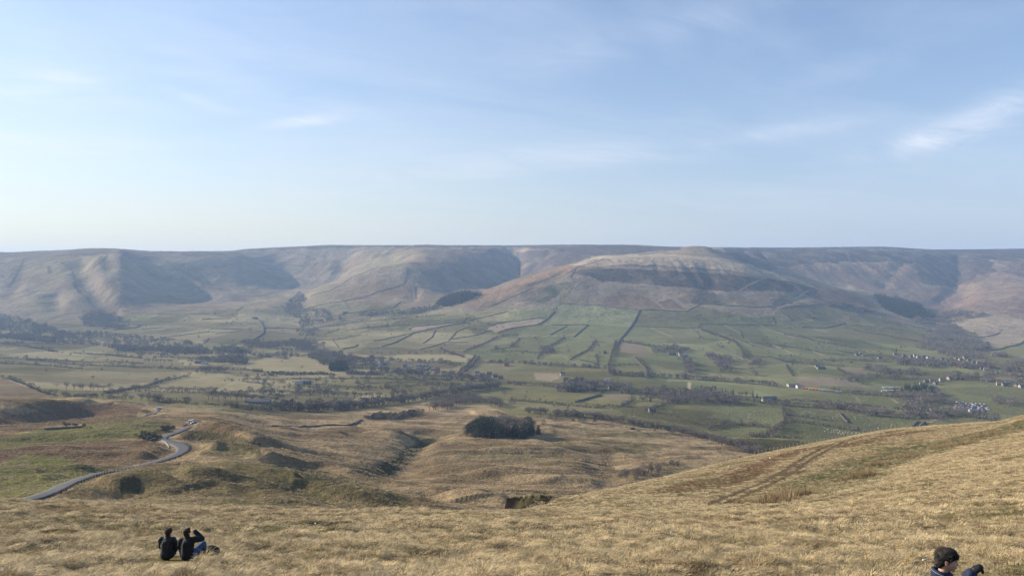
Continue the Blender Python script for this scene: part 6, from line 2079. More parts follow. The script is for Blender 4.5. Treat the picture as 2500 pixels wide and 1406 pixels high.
# ------------------------------------------------------------------ moor road, its fence, the fence on the near slope
for (P, z, wd), nm in zip(ROADS, ('moor_road', 'moor_road')):
    V_, F_ = [], []
    for i in range(len(P)):
        a, c = P[max(i - 1, 0)], P[min(i + 1, len(P) - 1)]
        d = Vector((c[0] - a[0], c[1] - a[1])).normalized()
        nx, ny = -d.y, d.x
        wid = wd * (1 + .35 * math.exp(-((i / len(P) - .60) / .06) ** 2)) if len(P) > 100 else wd
        for s, dz in ((-1, -.55), (-1, 0.02), (-.5, .06), (0, .09), (.5, .06), (1, .02), (1, -.55)):
            V_.append((P[i][0] + nx * s * wid, P[i][1] + ny * s * wid, z[i] + dz))
        if i:
            o = 7 * (i - 1)
            F_ += [(o + k, o + 7 + k, o + 8 + k, o + 1 + k) for k in range(6)]
    r_ = obj(nm, mesh(nm, V_, F_, M_ASPH, True))
    r_['kind'] = 'structure'
P, z, wd = ROADS[0]
fe = empty('post_and_rail_fence', (P[4][0], P[4][1], z[4]))
tag(fe, 'dark wooden post and rail fence along the near side of the moor road', 'fence')
b = MB()
b.box(-.09, .09, -.09, .09, -.4, 1.25)
POST = b.mesh('post', M_WOOD)
rails = [MB(), MB(), MB()]
prev = None
L = 0
off = wd + 1.0
nxt = 0
for i in range(4, 118):
    d = Vector((P[i + 1][0] - P[i][0], P[i + 1][1] - P[i][1])).normalized()
    q = (P[i][0] + d.y * off, P[i][1] - d.x * off)
    if prev is None or math.hypot(q[0] - prev[0], q[1] - prev[1]) >= 2.7:
        zz = float(ground(*q))
        r = (q[0] - P[4][0], q[1] - P[4][1], zz - z[4])
        po = obj('post', POST, fe, r, random.uniform(-.1, .1))
        po.rotation_euler = (random.uniform(-.05, .05), random.uniform(-.05, .05), 0)
        if prev is not None:
            for k, h in enumerate((.45, .8, 1.12)):
                rails[k].tube((pr[0], pr[1], pr[2] + h), (r[0], r[1], r[2] + h), .055, .055, 4)
        prev, pr = q, r
for m_ in rails:
    obj('rail', m_.mesh('rail', M_WOOD), fe)
# pale stone kerb wall round the bend
x0, y0_, z0 = hit(399, 1079, 330)
wall('low pale kerb wall round the inside of the road bend', [(392, 1076), (403, 1080), (409, 1087), (412, 1095)], .55, .5, 330, M_STONEP)
b = MB()
b.box(-.05, .05, -.05, .05, -.3, 1.25)
POST2 = b.mesh('post', M_WOODP)
wf = None
wires = MB()
pr = None
ry = lambda px: pchip1(px, [1290, 1400, 1600, 1850, 2000, 2200, 2350, 2430], [112, 127, 160, 210, 236, 262, 268, 250])
for k, px in enumerate(np.arange(1842, 2215, 9.5)):
    Y = float(ry(px)) + .5
    x = (px - CX) / FPX * Y
    zz = float(ground(x, Y))
    if wf is None:
        base = (x, Y, zz)
        wf = empty('wire_fence', base)
        tag(wf, 'thin post and wire fence along the skyline of the near slope', 'fence')
    r = (x - base[0], Y - base[1], zz - base[2])
    tall = 1.35 if k in (12, 24, 33) else 1.0
    po = obj('post', POST2, wf, r, random.uniform(0, .4), (1.3, 1.3, tall * random.uniform(.85, 1.1)))
    if pr:
        for h in (.5, .95):
            wires.tube((pr[0], pr[1], pr[2] + h), (r[0], r[1], r[2] + h), .012, .012, 3, False)
    pr = r
obj('wire', wires.mesh('wire', M_RIM), wf)

# walker on the far stretch of the moor road
M_DARKC = mat('dark_cloth', (.018, .019, .022), rough=.85)

# ------------------------------------------------------------------ people
M_SKIN = mat('skin', (.42, .235, .160), rough=.55, spec=.3, var=.06, vscale=12)
M_SKIND = mat('tanned_skin', (.36, .195, .125), rough=.55, spec=.3)
M_HAIRB = mat('black_hair', (.016, .013, .012), rough=.75, spec=.25, var=.4, vscale=60)
M_HAIRN = mat('dark_brown_hair', (.030, .019, .013), rough=.8, spec=.2, var=.4, vscale=40)
M_NAVY = mat('navy_jacket', (.013, .021, .048), rough=.7, var=.2, vscale=12, bump=.006, bscale=30)
M_CHAR = mat('charcoal_jacket', (.022, .025, .027), rough=.6, var=.25, vscale=8, bump=.01, bscale=14)
M_BLACKC = mat('black_coat', (.011, .012, .014), rough=.75, var=.25, vscale=10, bump=.008, bscale=18)
M_JEAN = mat('blue_denim', (.050, .090, .185), rough=.85, var=.25, vscale=14, bump=.004, bscale=40)
M_GLOVE = mat('black_glove', (.010, .011, .014), rough=.6, bump=.003, bscale=60)
M_BOOT = mat('dark_boot', (.022, .018, .015), rough=.6)
M_EYEW = mat('eye_white', (.7, .68, .65), rough=.2)
M_IRIS = mat('iris', (.03, .018, .012), rough=.1)
M_LIP = mat('lip', (.34, .13, .105), rough=.5)


def blob(name, caps, ells, voxel, it, m, noise=0.0):
    """one continuous surface grown round tapered limbs and ellipsoids"""
    bm = bmesh.new()
    for p0, r0, p1, r1 in caps:
        p0, p1 = Vector(p0), Vector(p1)
        for p, r in ((p0, r0), (p1, r1)):
            bmesh.ops.create_uvsphere(bm, u_segments=12, v_segments=7, radius=r, matrix=Matrix.Translation(p))
        d = p1 - p0
        if d.length > 1e-4:
            M = Matrix.Translation((p0 + p1) / 2) @ d.to_track_quat('Z', 'Y').to_matrix().to_4x4()
            bmesh.ops.create_cone(bm, cap_ends=True, segments=12, radius1=r0, radius2=r1, depth=d.length, matrix=M)
    for c, r, *R in ells:
        M = Matrix.Translation(Vector(c)) @ (R[0].to_4x4() if R else Matrix.Identity(4)) @ Matrix.Diagonal((*r, 1))
        bmesh.ops.create_uvsphere(bm, u_segments=20, v_segments=14, radius=1, matrix=M)
    me = bpy.data.meshes.new('tmp')
    bm.to_mesh(me)
    bm.free()
    t = bpy.data.objects.new('tmp', me)
    COL.objects.link(t)
    r = t.modifiers.new('r', 'REMESH')
    r.mode, r.voxel_size = 'VOXEL', voxel
    s = t.modifiers.new('s', 'SMOOTH')
    s.factor, s.iterations = .5, it
    dg = bpy.context.evaluated_depsgraph_get()
    out = bpy.data.meshes.new_from_object(t.evaluated_get(dg))
    bpy.data.objects.remove(t)
    bpy.data.meshes.remove(me)
    out.name = name
    if noise:
        co = np.zeros(len(out.vertices) * 3)
        out.vertices.foreach_get('co', co)
        co = co.reshape(-1, 3)
        nr = np.zeros_like(co.ravel())
        out.vertices.foreach_get('normal', nr)
        n = fbm(co[:, 0] * 14 + co[:, 2] * 5, co[:, 1] * 14 + co[:, 2] * 9, 3, 5) * noise
        co += nr.reshape(-1, 3) * n[:, None]
        out.vertices.foreach_set('co', co.ravel())
    out.materials.clear()
    out.materials.append(m)
    out.polygons.foreach_set('use_smooth', [True] * len(out.polygons))
    out.update()
    return out


HEAD_C = [((0, .36, .03), .035, (0, .45, -.11), .052), ((-.055, .40, -.13), .035, (.055, .40, -.13), .035), ((-.15, .33, .08), .045, (.15, .33, .08), .045),
          ((-.07, .375, -.235), .028, (.07, .375, -.235), .028), ((-.06, .365, -.285), .03, (.06, .365, -.285), .03), ((-.05, .31, -.40), .075, (.05, .31, -.40), .075),
          ((0, -.06, -.25), .20, (0, -.12, -.72), .21)]
HEAD_E = [((0, -.05, .12), (.335, .42, .37)), ((0, .10, -.10), (.28, .295, .34)), ((0, .13, -.30), (.20, .23, .18)), ((-.17, .22, -.12), (.10, .12, .11)), ((.17, .22, -.12), (.10, .12, .11)),
          ((-.325, -.06, -.07), (.035, .07, .115)), ((.325, -.06, -.07), (.035, .07, .115)), ((-.35, -.085, -.04), (.022, .05, .085)), ((.35, -.085, -.04), (.022, .05, .085))]
HAIR_E = [((0, -.06, .17), (.365, .44, .36)), ((0, -.22, .0), (.325, .28, .38)), ((0, .22, .34), (.26, .15, .12)), ((-.29, .04, .17), (.06, .12, .17)), ((.29, .04, .17), (.06, .12, .17)),
          ((0, -.30, -.22), (.23, .16, .22)), ((-.12, .25, .33), (.14, .15, .12)), ((.1, .05, .45), (.2, .3, .12))]


def head_parts(c, h, R):
    """head shapes at c, height h, turned by R"""
    caps = [(c + R @ Vector(a) * h, ra * h, c + R @ Vector(b_) * h, rb * h) for a, ra, b_, rb in HEAD_C]
    ells = [(c + R @ Vector(e) * h, tuple(q * h for q in r), R) for e, r in HEAD_E]
    return caps, ells


def hair_ells(c, h, R, extra=()):
    return [(c + R @ Vector(e) * h, tuple(q * h for q in r), R) for e, r in list(HAIR_E) + list(extra)]


def hand(wrist, d, n, s, curl=.5, thick=1.0, side=1):
    """palm, four curled fingers and a thumb; d = pointing direction, n = back of the hand"""
    d, n = Vector(d).normalized(), Vector(n).normalized()
    t = d.cross(n).normalized() * side
    n = t.cross(d).normalized() * side
    wrist = Vector(wrist)
    caps = [(wrist, .24 * s * thick * .5, wrist + d * .2 * s, .22 * s * thick * .5)]
    palm = wrist + d * .30 * s
    for k in (-1, 0, 1):
        caps.append((wrist + d * .12 * s + t * k * .10 * s, .10 * s * thick, wrist + d * .48 * s + t * k * .14 * s, .09 * s * thick))
    for k, ln in ((-1.5, .92), (-.5, 1.05), (.5, 1.0), (1.5, .80)):
        p = wrist + d * .48 * s + t * k * .105 * s
        a = 0
        for sg in (.20, .16, .12):
            a += curl * 1.15
            q = p + (d * math.cos(a) - n * math.sin(a)) * sg * s * ln
            caps.append((p, .055 * s * thick, q, .048 * s * thick))
            p = q
    p = wrist + d * .14 * s + t * .16 * s
    q = p + (d * .6 + t * .7 - n * .2).normalized() * .2 * s
    r_ = q + (d * .8 - t * .1 - n * curl).normalized() * .16 * s
    caps += [(p, .07 * s * thick, q, .055 * s * thick), (q, .055 * s * thick, r_, .045 * s * thick)]
    return caps


def add_face(e, c, h, R, hairm, brow=True):
    for s in (-1, 1):
        b = MB()
        p = c + R @ Vector((s * .135, .335, -.005)) * h
        me = blob('eye', [], [(p, (.045 * h, .028 * h, .026 * h), R)], .05 * h * .3, 1, M_EYEW)
        ey = obj('eye', me, e)
        q = c + R @ Vector((s * .137, .358, -.005)) * h
        obj('iris', blob('iris', [], [(q, (.024 * h, .012 * h, .024 * h), R)], .0025 * h * 4, 1, M_IRIS), ey)
        if brow:
            a_, b2 = c + R @ Vector((s * .07, .378, .075)) * h, c + R @ Vector((s * .21, .325, .085)) * h
            obj('eyebrow', blob('eyebrow', [(a_, .018 * h, b2, .013 * h)], [], .012 * h, 1, hairm), e)
    a_, b2 = c + R @ Vector((-.075, .392, -.262)) * h, c + R @ Vector((.075, .392, -.262)) * h
    obj('lips', blob('lips', [(a_, .016 * h, c + R @ Vector((0, .412, -.258)) * h, .024 * h), (c + R @ Vector((0, .412, -.258)) * h, .024 * h, b2, .016 * h)], [], .012 * h, 1, M_LIP), e)


def lock_caps(ells, h, n, r):
    out = []
    for _ in range(n):
        c, rad, R = random.choice(ells[:5])
        u = Vector((r.gauss(0, 1), r.gauss(0, 1), r.gauss(.3, .8))).normalized()
        p = Vector(c) + R @ Vector((u.x * rad[0], u.y * rad[1], u.z * rad[2])) * .97
        t = (R @ Vector((u.y * .5 + r.uniform(-.5, .5), r.uniform(-.6, .6), -.6 * (1 - abs(u.z)) + r.uniform(-.3, .3)))).normalized()
        out.append((p, .045 * h, p + t * .16 * h + (R @ u) * .03 * h, .018 * h))
    return out


def locks(mb, ells, h, n, r, ln=.10):
    """short hair locks standing off the hair mass"""
    for _ in range(n):
        c, rad, R = random.choice(ells[:4] + ells[:2])
        u = Vector((r.gauss(0, 1), r.gauss(0, 1), abs(r.gauss(0, 1)) * .8)).normalized()
        p = c + R @ Vector((u.x * rad[0], u.y * rad[1], u.z * rad[2]))
        t = (R @ Vector((u.y, -.4, -u.x * .4 - .35)) + (R @ u) * .35).normalized()
        tri_at(mb.v, mb.f, p, t, ln * h * r.uniform(.6, 1.3), .018 * h, r)


def person(name_label, x, y, rz, skel, parts):
    z = float(ground(x, y))
    M = Matrix.Translation((x, y, z)) @ Matrix.Rotation(rz, 4, 'Z')
    return M


V3 = Vector


def limb(*pts):
    return [(pts[i][0], pts[i][1], pts[i + 1][0], pts[i + 1][1]) for i in range(len(pts) - 1)]


def seated(px, py, label, jacket_m, trouser_m, hair_m, skin_m, cfg):
    x, y, z = hit(px, py, 12)
    head_c, hh = V3(cfg['head']), .235
    R = Matrix.Rotation(cfg['turn'], 3, 'Z') @ Matrix.Rotation(cfg.get('nod', 0), 3, 'X')
    hc, he = head_parts(head_c, hh, R)
    pel, che, nek = V3((0, 0, .13)), V3(cfg['chest']), V3(cfg['neck'])
    sl, sr = V3(cfg['sl']), V3(cfg['sr'])
    el, er, wl_, wr_ = (V3(cfg[k]) for k in ('el', 'er', 'wl', 'wr'))
    hl, hr = V3((-.10, .03, .11)), V3((.10, .03, .11))
    kl, kr, fl, fr = (V3(cfg[k]) for k in ('kl', 'kr', 'fl', 'fr'))
    torso = limb((pel, .15), ((pel + che) / 2, .135), (che, .14), (nek, .075))
    arms = limb((che, .11), (sl, .065), (el, .048), (wl_, .032)) + limb((che, .11), (sr, .065), (er, .048), (wr_, .032))
    legs = limb((hl, .095), (kl, .062), (fl, .042)) + limb((hr, .095), (kr, .062), (fr, .042))
    feet = limb((fl, .042), (fl + V3(cfg['tl']), .032)) + limb((fr, .042), (fr + V3(cfg['tr']), .032))
    hands = hand(wl_, wl_ - el, V3((-.2, -.3, 1)), .18, .5) + hand(wr_, cfg.get('hd', wr_ - er), V3(cfg.get('hn', (.2, -.3, 1))), .18, cfg.get('curl', .5), 1.0, -1)
    body = obj('person', blob('person', torso + arms + legs + feet + hands + hc, he, .0085, 3, skin_m), None, (x, y, z + .03), cfg.get('rz', 0))
    body.scale = (.9, .9, .9)
    tag(body, label, 'person')
    g = .028
    ribs = [((pel * (1 - f) + che * f), (.185 + .012 * f + .006 * (k % 2), .138, .045)) for k, f in enumerate((0, .16, .32, .48, .64, .8, .96, 1.1))]
    jc = [(a, ra + g, b_, rb + g) for a, ra, b_, rb in torso[:2]] + [(a, ra + g * 1.1, b_, rb + g * 1.1) for a, ra, b_, rb in arms]
    jc += [(che, .15, nek - V3((0, 0, .02)), .085), (nek - V3((0, .01, .03)), .088, nek + V3((0, .0, .035)), .078), (sl, .09, sr, .09)]
    jc += [(wl_ - (wl_ - el).normalized() * .04, .055, wl_, .046), (wr_ - (wr_ - er).normalized() * .04, .055, wr_, .046)]
    obj('jacket', blob('jacket', jc, ribs, .012, 3, jacket_m, .009), body)
    obj('trousers', blob('trousers', [(a, ra + .018, b_, rb + .02) for a, ra, b_, rb in legs], [(pel - V3((0, 0, .02)), (.17, .15, .11))], .012, 3, trouser_m, .006), body)
    for f, t in ((fl, V3(cfg['tl'])), (fr, V3(cfg['tr']))):
        obj('boot', blob('boot', [(f - V3((0, 0, .0)), .058, f + t, .044)], [], .01, 2, M_BOOT), body)
    ex = cfg.get('hairx', ())
    hel = hair_ells(head_c, hh, R, ex)
    hb = obj('hair', blob('hair', lock_caps(hel, hh, 30, random.Random(9)), hel, .008, 1, hair_m, .008), body)
    mb = MB()
    locks(mb, hel, hh, 900, random.Random(5), .12)
    obj('hair_locks', mb.mesh('hair_locks', hair_m), hb)
    add_face(body, head_c, hh, R, hair_m)
    return body


seated(407, 1366, 'left of two people sitting on the grass, in a charcoal padded jacket', M_CHAR, mat('dark_trousers', (.02, .02, .024), rough=.9), M_HAIRN, M_SKIN, dict(
    head=(.035, .06, .765), turn=-.25, nod=-.03, chest=(0, .02, .46), neck=(.012, .035, .625), sl=(-.175, .03, .555), sr=(.175, .03, .55), el=(-.215, .12, .31), er=(.23, .14, .30), wl=(-.12, .34, .25), wr=(.12, .34, .25),
    kl=(-.17, .46, .33), kr=(.17, .46, .33), fl=(-.14, .74, -.14), fr=(.14, .74, -.14), tl=(-.02, .16, -.04), tr=(.02, .16, -.04),
    hairx=[((-.10, -.30, -.42), (.15, .13, .26)), ((-.16, -.22, -.55), (.14, .12, .18)), ((-.3, .02, -.15), (.07, .15, .2))]))
seated(457, 1368, 'person in black coat and blue jeans sitting cross legged, right arm raised', M_BLACKC, M_JEAN, M_HAIRN, M_SKIND, dict(
    head=(-.045, .10, .765), turn=-.35, nod=-.05, chest=(.0, .02, .46), neck=(-.02, .055, .625), sl=(-.19, .04, .535), sr=(.19, .05, .575), el=(-.265, .12, .33), er=(.375, .16, .555), wl=(-.16, .33, .22), wr=(.13, .24, .745),
    hd=(-.75, .25, .25), hn=(.3, -.4, .6), curl=.25,
    kl=(-.30, .30, .17), kr=(.34, .34, .34), fl=(.02, .42, .02), fr=(.30, .52, -.03), tl=(.14, .05, -.01), tr=(.02, .15, -.03)))

# boy at the lower right: stands on the slope, seen in profile from the chest up
bx, by = (2302 - CX) / FPX * 6.6, 6.6
HB = .205
bz = (HOR - 1339) / FPX * by - 1.165 * .94            # feet level that brings the crown to its row
R = Matrix.Rotation(.0, 3, 'Z') @ Matrix.Rotation(-.12, 3, 'X')
head_c = V3((0, .035, 1.065))
hc, he = head_parts(head_c, HB, R)
pel, che, nek = V3((0, 0, .58)), V3((0, -.01, .80)), V3((0, .0, .925))
sl, sr = V3((-.135, -.01, .865)), V3((.135, -.01, .865))
el, wl_ = V3((-.19, .03, .69)), V3((-.15, .17, .62))
er, wr_ = V3((.185, .10, .83)), V3((.10, .215, 1.0))
hl, hr = V3((-.07, 0, .56)), V3((.07, 0, .56))
kl, kr, fl, fr = V3((-.08, .05, .31)), V3((.085, -.01, .31)), V3((-.085, .07, .05)), V3((.09, -.06, .05))
torso = limb((pel, .10), ((pel + che) / 2, .092), (che, .10), (nek, .052))
arms = limb((che, .08), (sl, .045), (el, .034), (wl_, .024)) + limb((che, .08), (sr, .045), (er, .034), (wr_, .024))
legs = limb((hl, .068), (kl, .046), (fl, .034)) + limb((hr, .068), (kr, .046), (fr, .034))
tl_, tr_ = V3((-.01, .12, -.015)), V3((.01, .12, -.015))
feet = limb((fl, .034), (fl + tl_, .028)) + limb((fr, .034), (fr + tr_, .028))
hd_r, hd_l = V3((-.02, .55, .72)), wl_ - el
hands = hand(wl_, hd_l, V3((-.3, 0, 1)), .145, .45) + hand(wr_, hd_r, V3((.3, -.8, .5)), .145, .75, 1, -1)
boy = obj('person', blob('person', torso + arms + legs + feet + hands + hc, he, .0055, 3, M_SKIN), None, (bx, by, bz), -math.pi / 2 - .38)
boy.scale = (.94, .94, .94)
tag(boy, 'dark haired boy in navy jacket, raised black glove, in profile at lower right', 'person')
jc = [(a, ra + .026, b_, rb + .026) for a, ra, b_, rb in torso[:2]] + [(a, ra + .026, b_, rb + .028) for a, ra, b_, rb in arms]
jc += [(che, .115, nek - V3((0, 0, .02)), .068), (sl, .066, sr, .066), (wr_ - V3((.012, .03, .03)), .048, wr_ - V3((.004, .01, .01)), .042)]
jk = obj('jacket', blob('jacket', jc, [(pel - V3((0, 0, .04)), (.135, .115, .12))], .008, 2, M_NAVY, .005), boy)
# stand-up collar with piping
for k, (zc_, rr) in enumerate(((.915, .078), (.945, .072))):
    ring = [(nek + V3((math.cos(t) * rr, math.sin(t) * rr * 1.1 - .004, zc_ - .925 + .02 * math.sin(t) * -1)), .015) for t in np.linspace(.0, 2 * math.pi, 19)]
    obj('collar', blob('collar', limb(*ring), [], .006, 1, M_NAVY), jk)
ring = [(nek + V3((math.cos(t) * .084, math.sin(t) * .09 - .004, .012 - .02 * math.sin(t))), .0035) for t in np.linspace(0, 2 * math.pi, 25)]
obj('collar_piping', blob('collar_piping', limb(*ring), [], .0025, 0, mat('pale_piping', (.20, .24, .32), rough=.6)), jk)
obj('trousers', blob('trousers', [(a, ra + .016, b_, rb + .018) for a, ra, b_, rb in legs], [(pel - V3((0, 0, .03)), (.12, .10, .08))], .009, 2, mat('grey_trousers', (.03, .032, .038), rough=.9), .004), boy)
for f, t in ((fl, tl_), (fr, tr_)):
    obj('boot', blob('boot', [(f, .048, f + t, .036)], [], .008, 2, M_BOOT), boy)
gl = hand(wr_, hd_r, V3((.3, -.8, .5)), .15, .75, 1.45, -1) + [(wr_ - V3((.008, .02, .022)), .036, wr_ + hd_r.normalized() * .02, .036)]
gl += [(wr_ + hd_r.normalized() * .055, .036, wr_ + hd_r.normalized() * .085 + V3((0, .015, 0)), .033)]
obj('glove', blob('glove', gl, [], .005, 1, M_GLOVE), boy)
gl = hand(wl_, hd_l, V3((-.3, 0, 1)), .15, .45, 1.4) + [(wl_ - hd_l.normalized() * .02, .034, wl_ + hd_l.normalized() * .02, .034)]
obj('glove', blob('glove', gl, [], .005, 1, M_GLOVE), boy)
hel = hair_ells(head_c, HB, R, [((0, .30, .30), (.25, .10, .09)), ((.30, .10, .14), (.045, .10, .15)), ((-.30, .10, .14), (.045, .10, .15)), ((.315, .035, .0), (.025, .04, .12)), ((0, .02, .44), (.27, .32, .12))])
hb = obj('hair', blob('hair', lock_caps(hel, HB, 50, random.Random(8)), hel, .0055, 1, M_HAIRB, .008), boy)
mb = MB()
rr = random.Random(3)
locks(mb, hel, HB, 1500, rr, .15)
for _ in range(140):      # fringe and nape locks
    s = rr.uniform(-1, 1)
    p = head_c + R @ V3((s * .27, .30 + .10 * (1 - s * s), .27 + rr.uniform(-.05, .12))) * HB
    tri_at(mb.v, mb.f, p, R @ V3((s * .3, .25, -.8 + rr.uniform(-.2, .5))), HB * rr.uniform(.08, .16), .03 * HB, rr)
obj('hair_locks', mb.mesh('hair_locks', M_HAIRB), hb)
add_face(boy, head_c, HB, R, M_HAIRB)

# walker on the far stretch of the moor road
x, y, z = hit(358, 1014, 560)
wk = limb((V3((0, 0, 1.0)), .15), (V3((0, 0, 1.35)), .17), (V3((0, .02, 1.55)), .06)) + limb((V3((0, 0, 1.4)), .1), (V3((.24, 0, 1.05)), .06), (V3((.2, .12, .85)), .05))
wk += limb((V3((0, 0, 1.4)), .1), (V3((-.24, 0, 1.05)), .06), (V3((-.2, -.1, .82)), .05)) + limb((V3((.09, 0, .95)), .1), (V3((.1, .15, .5)), .07), (V3((.1, .1, .05)), .05))
wk += limb((V3((-.09, 0, .95)), .1), (V3((-.1, -.05, .5)), .07), (V3((-.1, -.25, .08)), .05))
walker = obj('person', blob('person', wk, [((0, .03, 1.68), (.085, .10, .125))], .025, 2, M_DARKC), None, (x, y, z + .1), .4, 1.08)
tag(walker, 'tiny dark walker on the far stretch of the moor road', 'person')

# rucksack beside the seated pair, and litter in the grass
x, y, z = hit(514, 1357, 12)
rs = obj('rucksack', blob('rucksack', [(V3((-.20, 0, .10)), .11, V3((.16, .02, .09)), .10)], [((0, 0, .12), (.27, .17, .14)), ((.1, -.12, .08), (.14, .08, .09))], .014, 2, M_BLACKC, .012), None, (x, y, z + .05), -.15)
tag(rs, 'black rucksack lying on the grass right of the seated pair', 'bag')
obj('pocket', blob('pocket', [], [((-.02, -.165, .09), (.085, .03, .055))], .01, 1, mat('grey_pocket', (.12, .13, .135), rough=.5)), rs)
obj('strap', blob('strap', limb(*[(V3((-.22 + .02 * math.sin(t), .1 * math.cos(t) - .02, .16 + .08 * math.sin(t))), .014) for t in np.linspace(-.5, 3.5, 9)]), [], .008, 1, M_GLOVE), rs)
M_SCRAP = mat('white_scrap', (.5, .49, .46), rough=.6)
for px, py, s, lab in ((1180, 1269, .06, 'white stone in the grass near the middle of the crest'), (1640, 1308, .06, 'white scrap beside the dark hollow in the foreground grass'),
                       (770, 1284, .06, 'white scrap in the grass left of the middle'), (1880, 1121, .25, 'white stone on the near slope below the skyline fence'), (2258, 1379, .05, 'small white scrap in the grass left of the boy')):
    x, y, z = hit(px, py, 10)
    o = obj('scrap' if s < .2 else 'stone', blob('scrap', [(V3((-s * .6, 0, s * .9)), s * .55, V3((s * .6, 0, s * 1.0)), s * .45)], [], s * .2, 1, M_SCRAP, s * .1), None, (x, y, z + .08), random.uniform(0, 3))
    tag(o, lab, 'litter' if s < .2 else 'stone')
x, y, z = hit(2216, 1375, 8)
mb = MB()
for k in range(5):
    a = random.uniform(0, 6.28)
    mb.box(-.04, .04, -.010, .010, 0, .015, Matrix.Translation((random.uniform(-.10, .10), random.uniform(-.04, .04), random.uniform(.06, .12))) @ Matrix.Rotation(a, 4, 'Z') @ Matrix.Rotation(random.uniform(-.5, .5), 4, 'Y'))
tag(obj('fruit_peel', mb.mesh('fruit_peel', mat('yellow_peel', (.42, .27, .08), rough=.6)), None, (x, y, z)), 'scraps of yellow peel lying in the grass left of the boy', 'litter')

# ------------------------------------------------------------------ grass: dry tussocks on the near slopes, rush clumps, moor tussocks
def grass_mat(name, c1, c2, c3):
    m = bpy.data.materials.new(name)
    m.use_nodes = True
    n, l = m.node_tree.nodes, m.node_tree.links
    b = n['Principled BSDF']
    b.inputs['Roughness'].default_value = .85
    b.inputs['Specular IOR Level'].default_value = .15
    oi = n.new('ShaderNodeObjectInfo')
    geo = n.new('ShaderNodeNewGeometry')
    z = n.new('ShaderNodeTexNoise')
    z.inputs['Scale'].default_value = .22
    z.inputs['Detail'].default_value = 4
    l.new(geo.outputs['Position'], z.inputs['Vector'])
    z2 = n.new('ShaderNodeTexNoise')
    z2.inputs['Scale'].default_value = 1.3
    z2.inputs['Detail'].default_value = 2
    l.new(geo.outputs['Position'], z2.inputs['Vector'])
    s = n.new('ShaderNodeMath')
    s.operation = 'MULTIPLY_ADD'
    l.new(oi.outputs['Random'], s.inputs[0])
    s.inputs[1].default_value = .30
    l.new(z.outputs[0], s.inputs[2])
    s2 = n.new('ShaderNodeMath')
    s2.operation = 'MULTIPLY_ADD'
    l.new(z2.outputs[0], s2.inputs[0])
    s2.inputs[1].default_value = .5
    l.new(s.outputs[0], s2.inputs[2])
    r = n.new('ShaderNodeValToRGB')
    e = r.color_ramp.elements
    e[0].position, e[0].color = .58, (*c1, 1)
    e[1].position, e[1].color = 1.12, (*c3, 1)
    k = e.new(.82)
    k.color = (*c2, 1)
    l.new(s2.outputs[0], r.inputs[0])
    l.new(r.outputs[0], b.inputs['Base Color'])
    return m


M_GRASS = grass_mat('dry_grass', (.195, .155, .076), (.398, .308, .168), (.468, .364, .203))
M_GRASSG = grass_mat('green_tinged_grass', (.105, .100, .044), (.180, .152, .070), (.31, .245, .135))
M_GRASSM = grass_mat('moor_grass_blades', (.180, .128, .070), (.320, .242, .138), (.400, .305, .175))
M_GRUSH = grass_mat('rust_rushes', (.165, .115, .062), (.235, .172, .092), (.29, .22, .125))


def tussock(seed, n, ln, rad, dome, w, sway):
    """a matted hummock: short blades combed outward and downwind over a low dome"""
    r = random.Random(seed)
    V_, F_ = [], []
    sx, sy = r.uniform(.75, 1.3), r.uniform(.75, 1.2)
    for _ in range(n):
        a = r.uniform(0, 6.283)
        q = math.sqrt(r.random())
        p = Vector((math.cos(a) * q * rad * sx, math.sin(a) * q * rad * sy, dome * (1 - q * q) * r.uniform(.55, 1.05)))
        d = Vector((math.cos(a) * q * .9 + sway[0] + r.uniform(-.35, .35), math.sin(a) * q * .9 + sway[1] + r.uniform(-.35, .35), r.uniform(.12, .75) * (1.1 - .5 * q))).normalized()
        L = ln * r.uniform(.5, 1.2)
        s = Vector((-d.y, d.x, 0)) + Vector((r.uniform(-.4, .4), r.uniform(-.4, .4), r.uniform(-.3, .3)))
        s = s.normalized() * w * r.uniform(.7, 1.3) / 2
        m = p + d * L * .5
        dd = (d + Vector((d.x * .5, d.y * .5, -r.uniform(.4, 1.3)))).normalized()
        e = m + dd * L * .5
        b = len(V_)
        V_ += [tuple(p - s), tuple(p + s), tuple(m + s * .8), tuple(m - s * .8), tuple(e)]
        F_ += [(b, b + 1, b + 2, b + 3), (b + 3, b + 2, b + 4)]
    return V_, F_


def tmeshes(kind, m, specs):
    out = []
    for i, a in enumerate(specs):
        V_, F_ = tussock(*a)
        out.append(mesh(kind + '_%d' % i, V_, F_, m))
    template(kind, out)


SW = (.55, -.25)
tmeshes('grass_near', M_GRASS, [(1, 320, .15, .26, .13, .0055, SW), (2, 300, .16, .30, .16, .0055, SW), (3, 320, .12, .32, .08, .005, SW), (4, 260, .19, .22, .20, .006, (.3, -.1)), (5, 320, .15, .30, .12, .0055, (.8, -.3))])
tmeshes('grass_mid', M_GRASS, [(11, 110, .18, .26, .12, .011, SW), (12, 110, .16, .30, .09, .011, SW), (13, 100, .21, .23, .16, .012, (.7, -.2)), (14, 110, .15, .33, .07, .011, (.4, -.3))])
tmeshes('grass_green', M_GRASSG, [(21, 100, .12, .28, .04, .010, SW), (22, 100, .13, .32, .05, .010, SW)])
tmeshes('grass_far', M_GRASS, [(31, 60, .22, .38, .13, .024, SW), (32, 60, .20, .42, .10, .024, (.7, -.2)), (33, 56, .24, .35, .17, .026, (.4, -.3))])
tmeshes('green_far', M_GRASSG, [(34, 60, .18, .40, .07, .024, SW), (35, 60, .20, .44, .10, .024, SW)])
M_RUST = grass_mat('rust_grass', (.110, .058, .030), (.190, .108, .055), (.27, .18, .10))
tmeshes('rust_far', M_RUST, [(61, 60, .20, .40, .10, .024, SW), (62, 60, .22, .36, .13, .024, SW)])
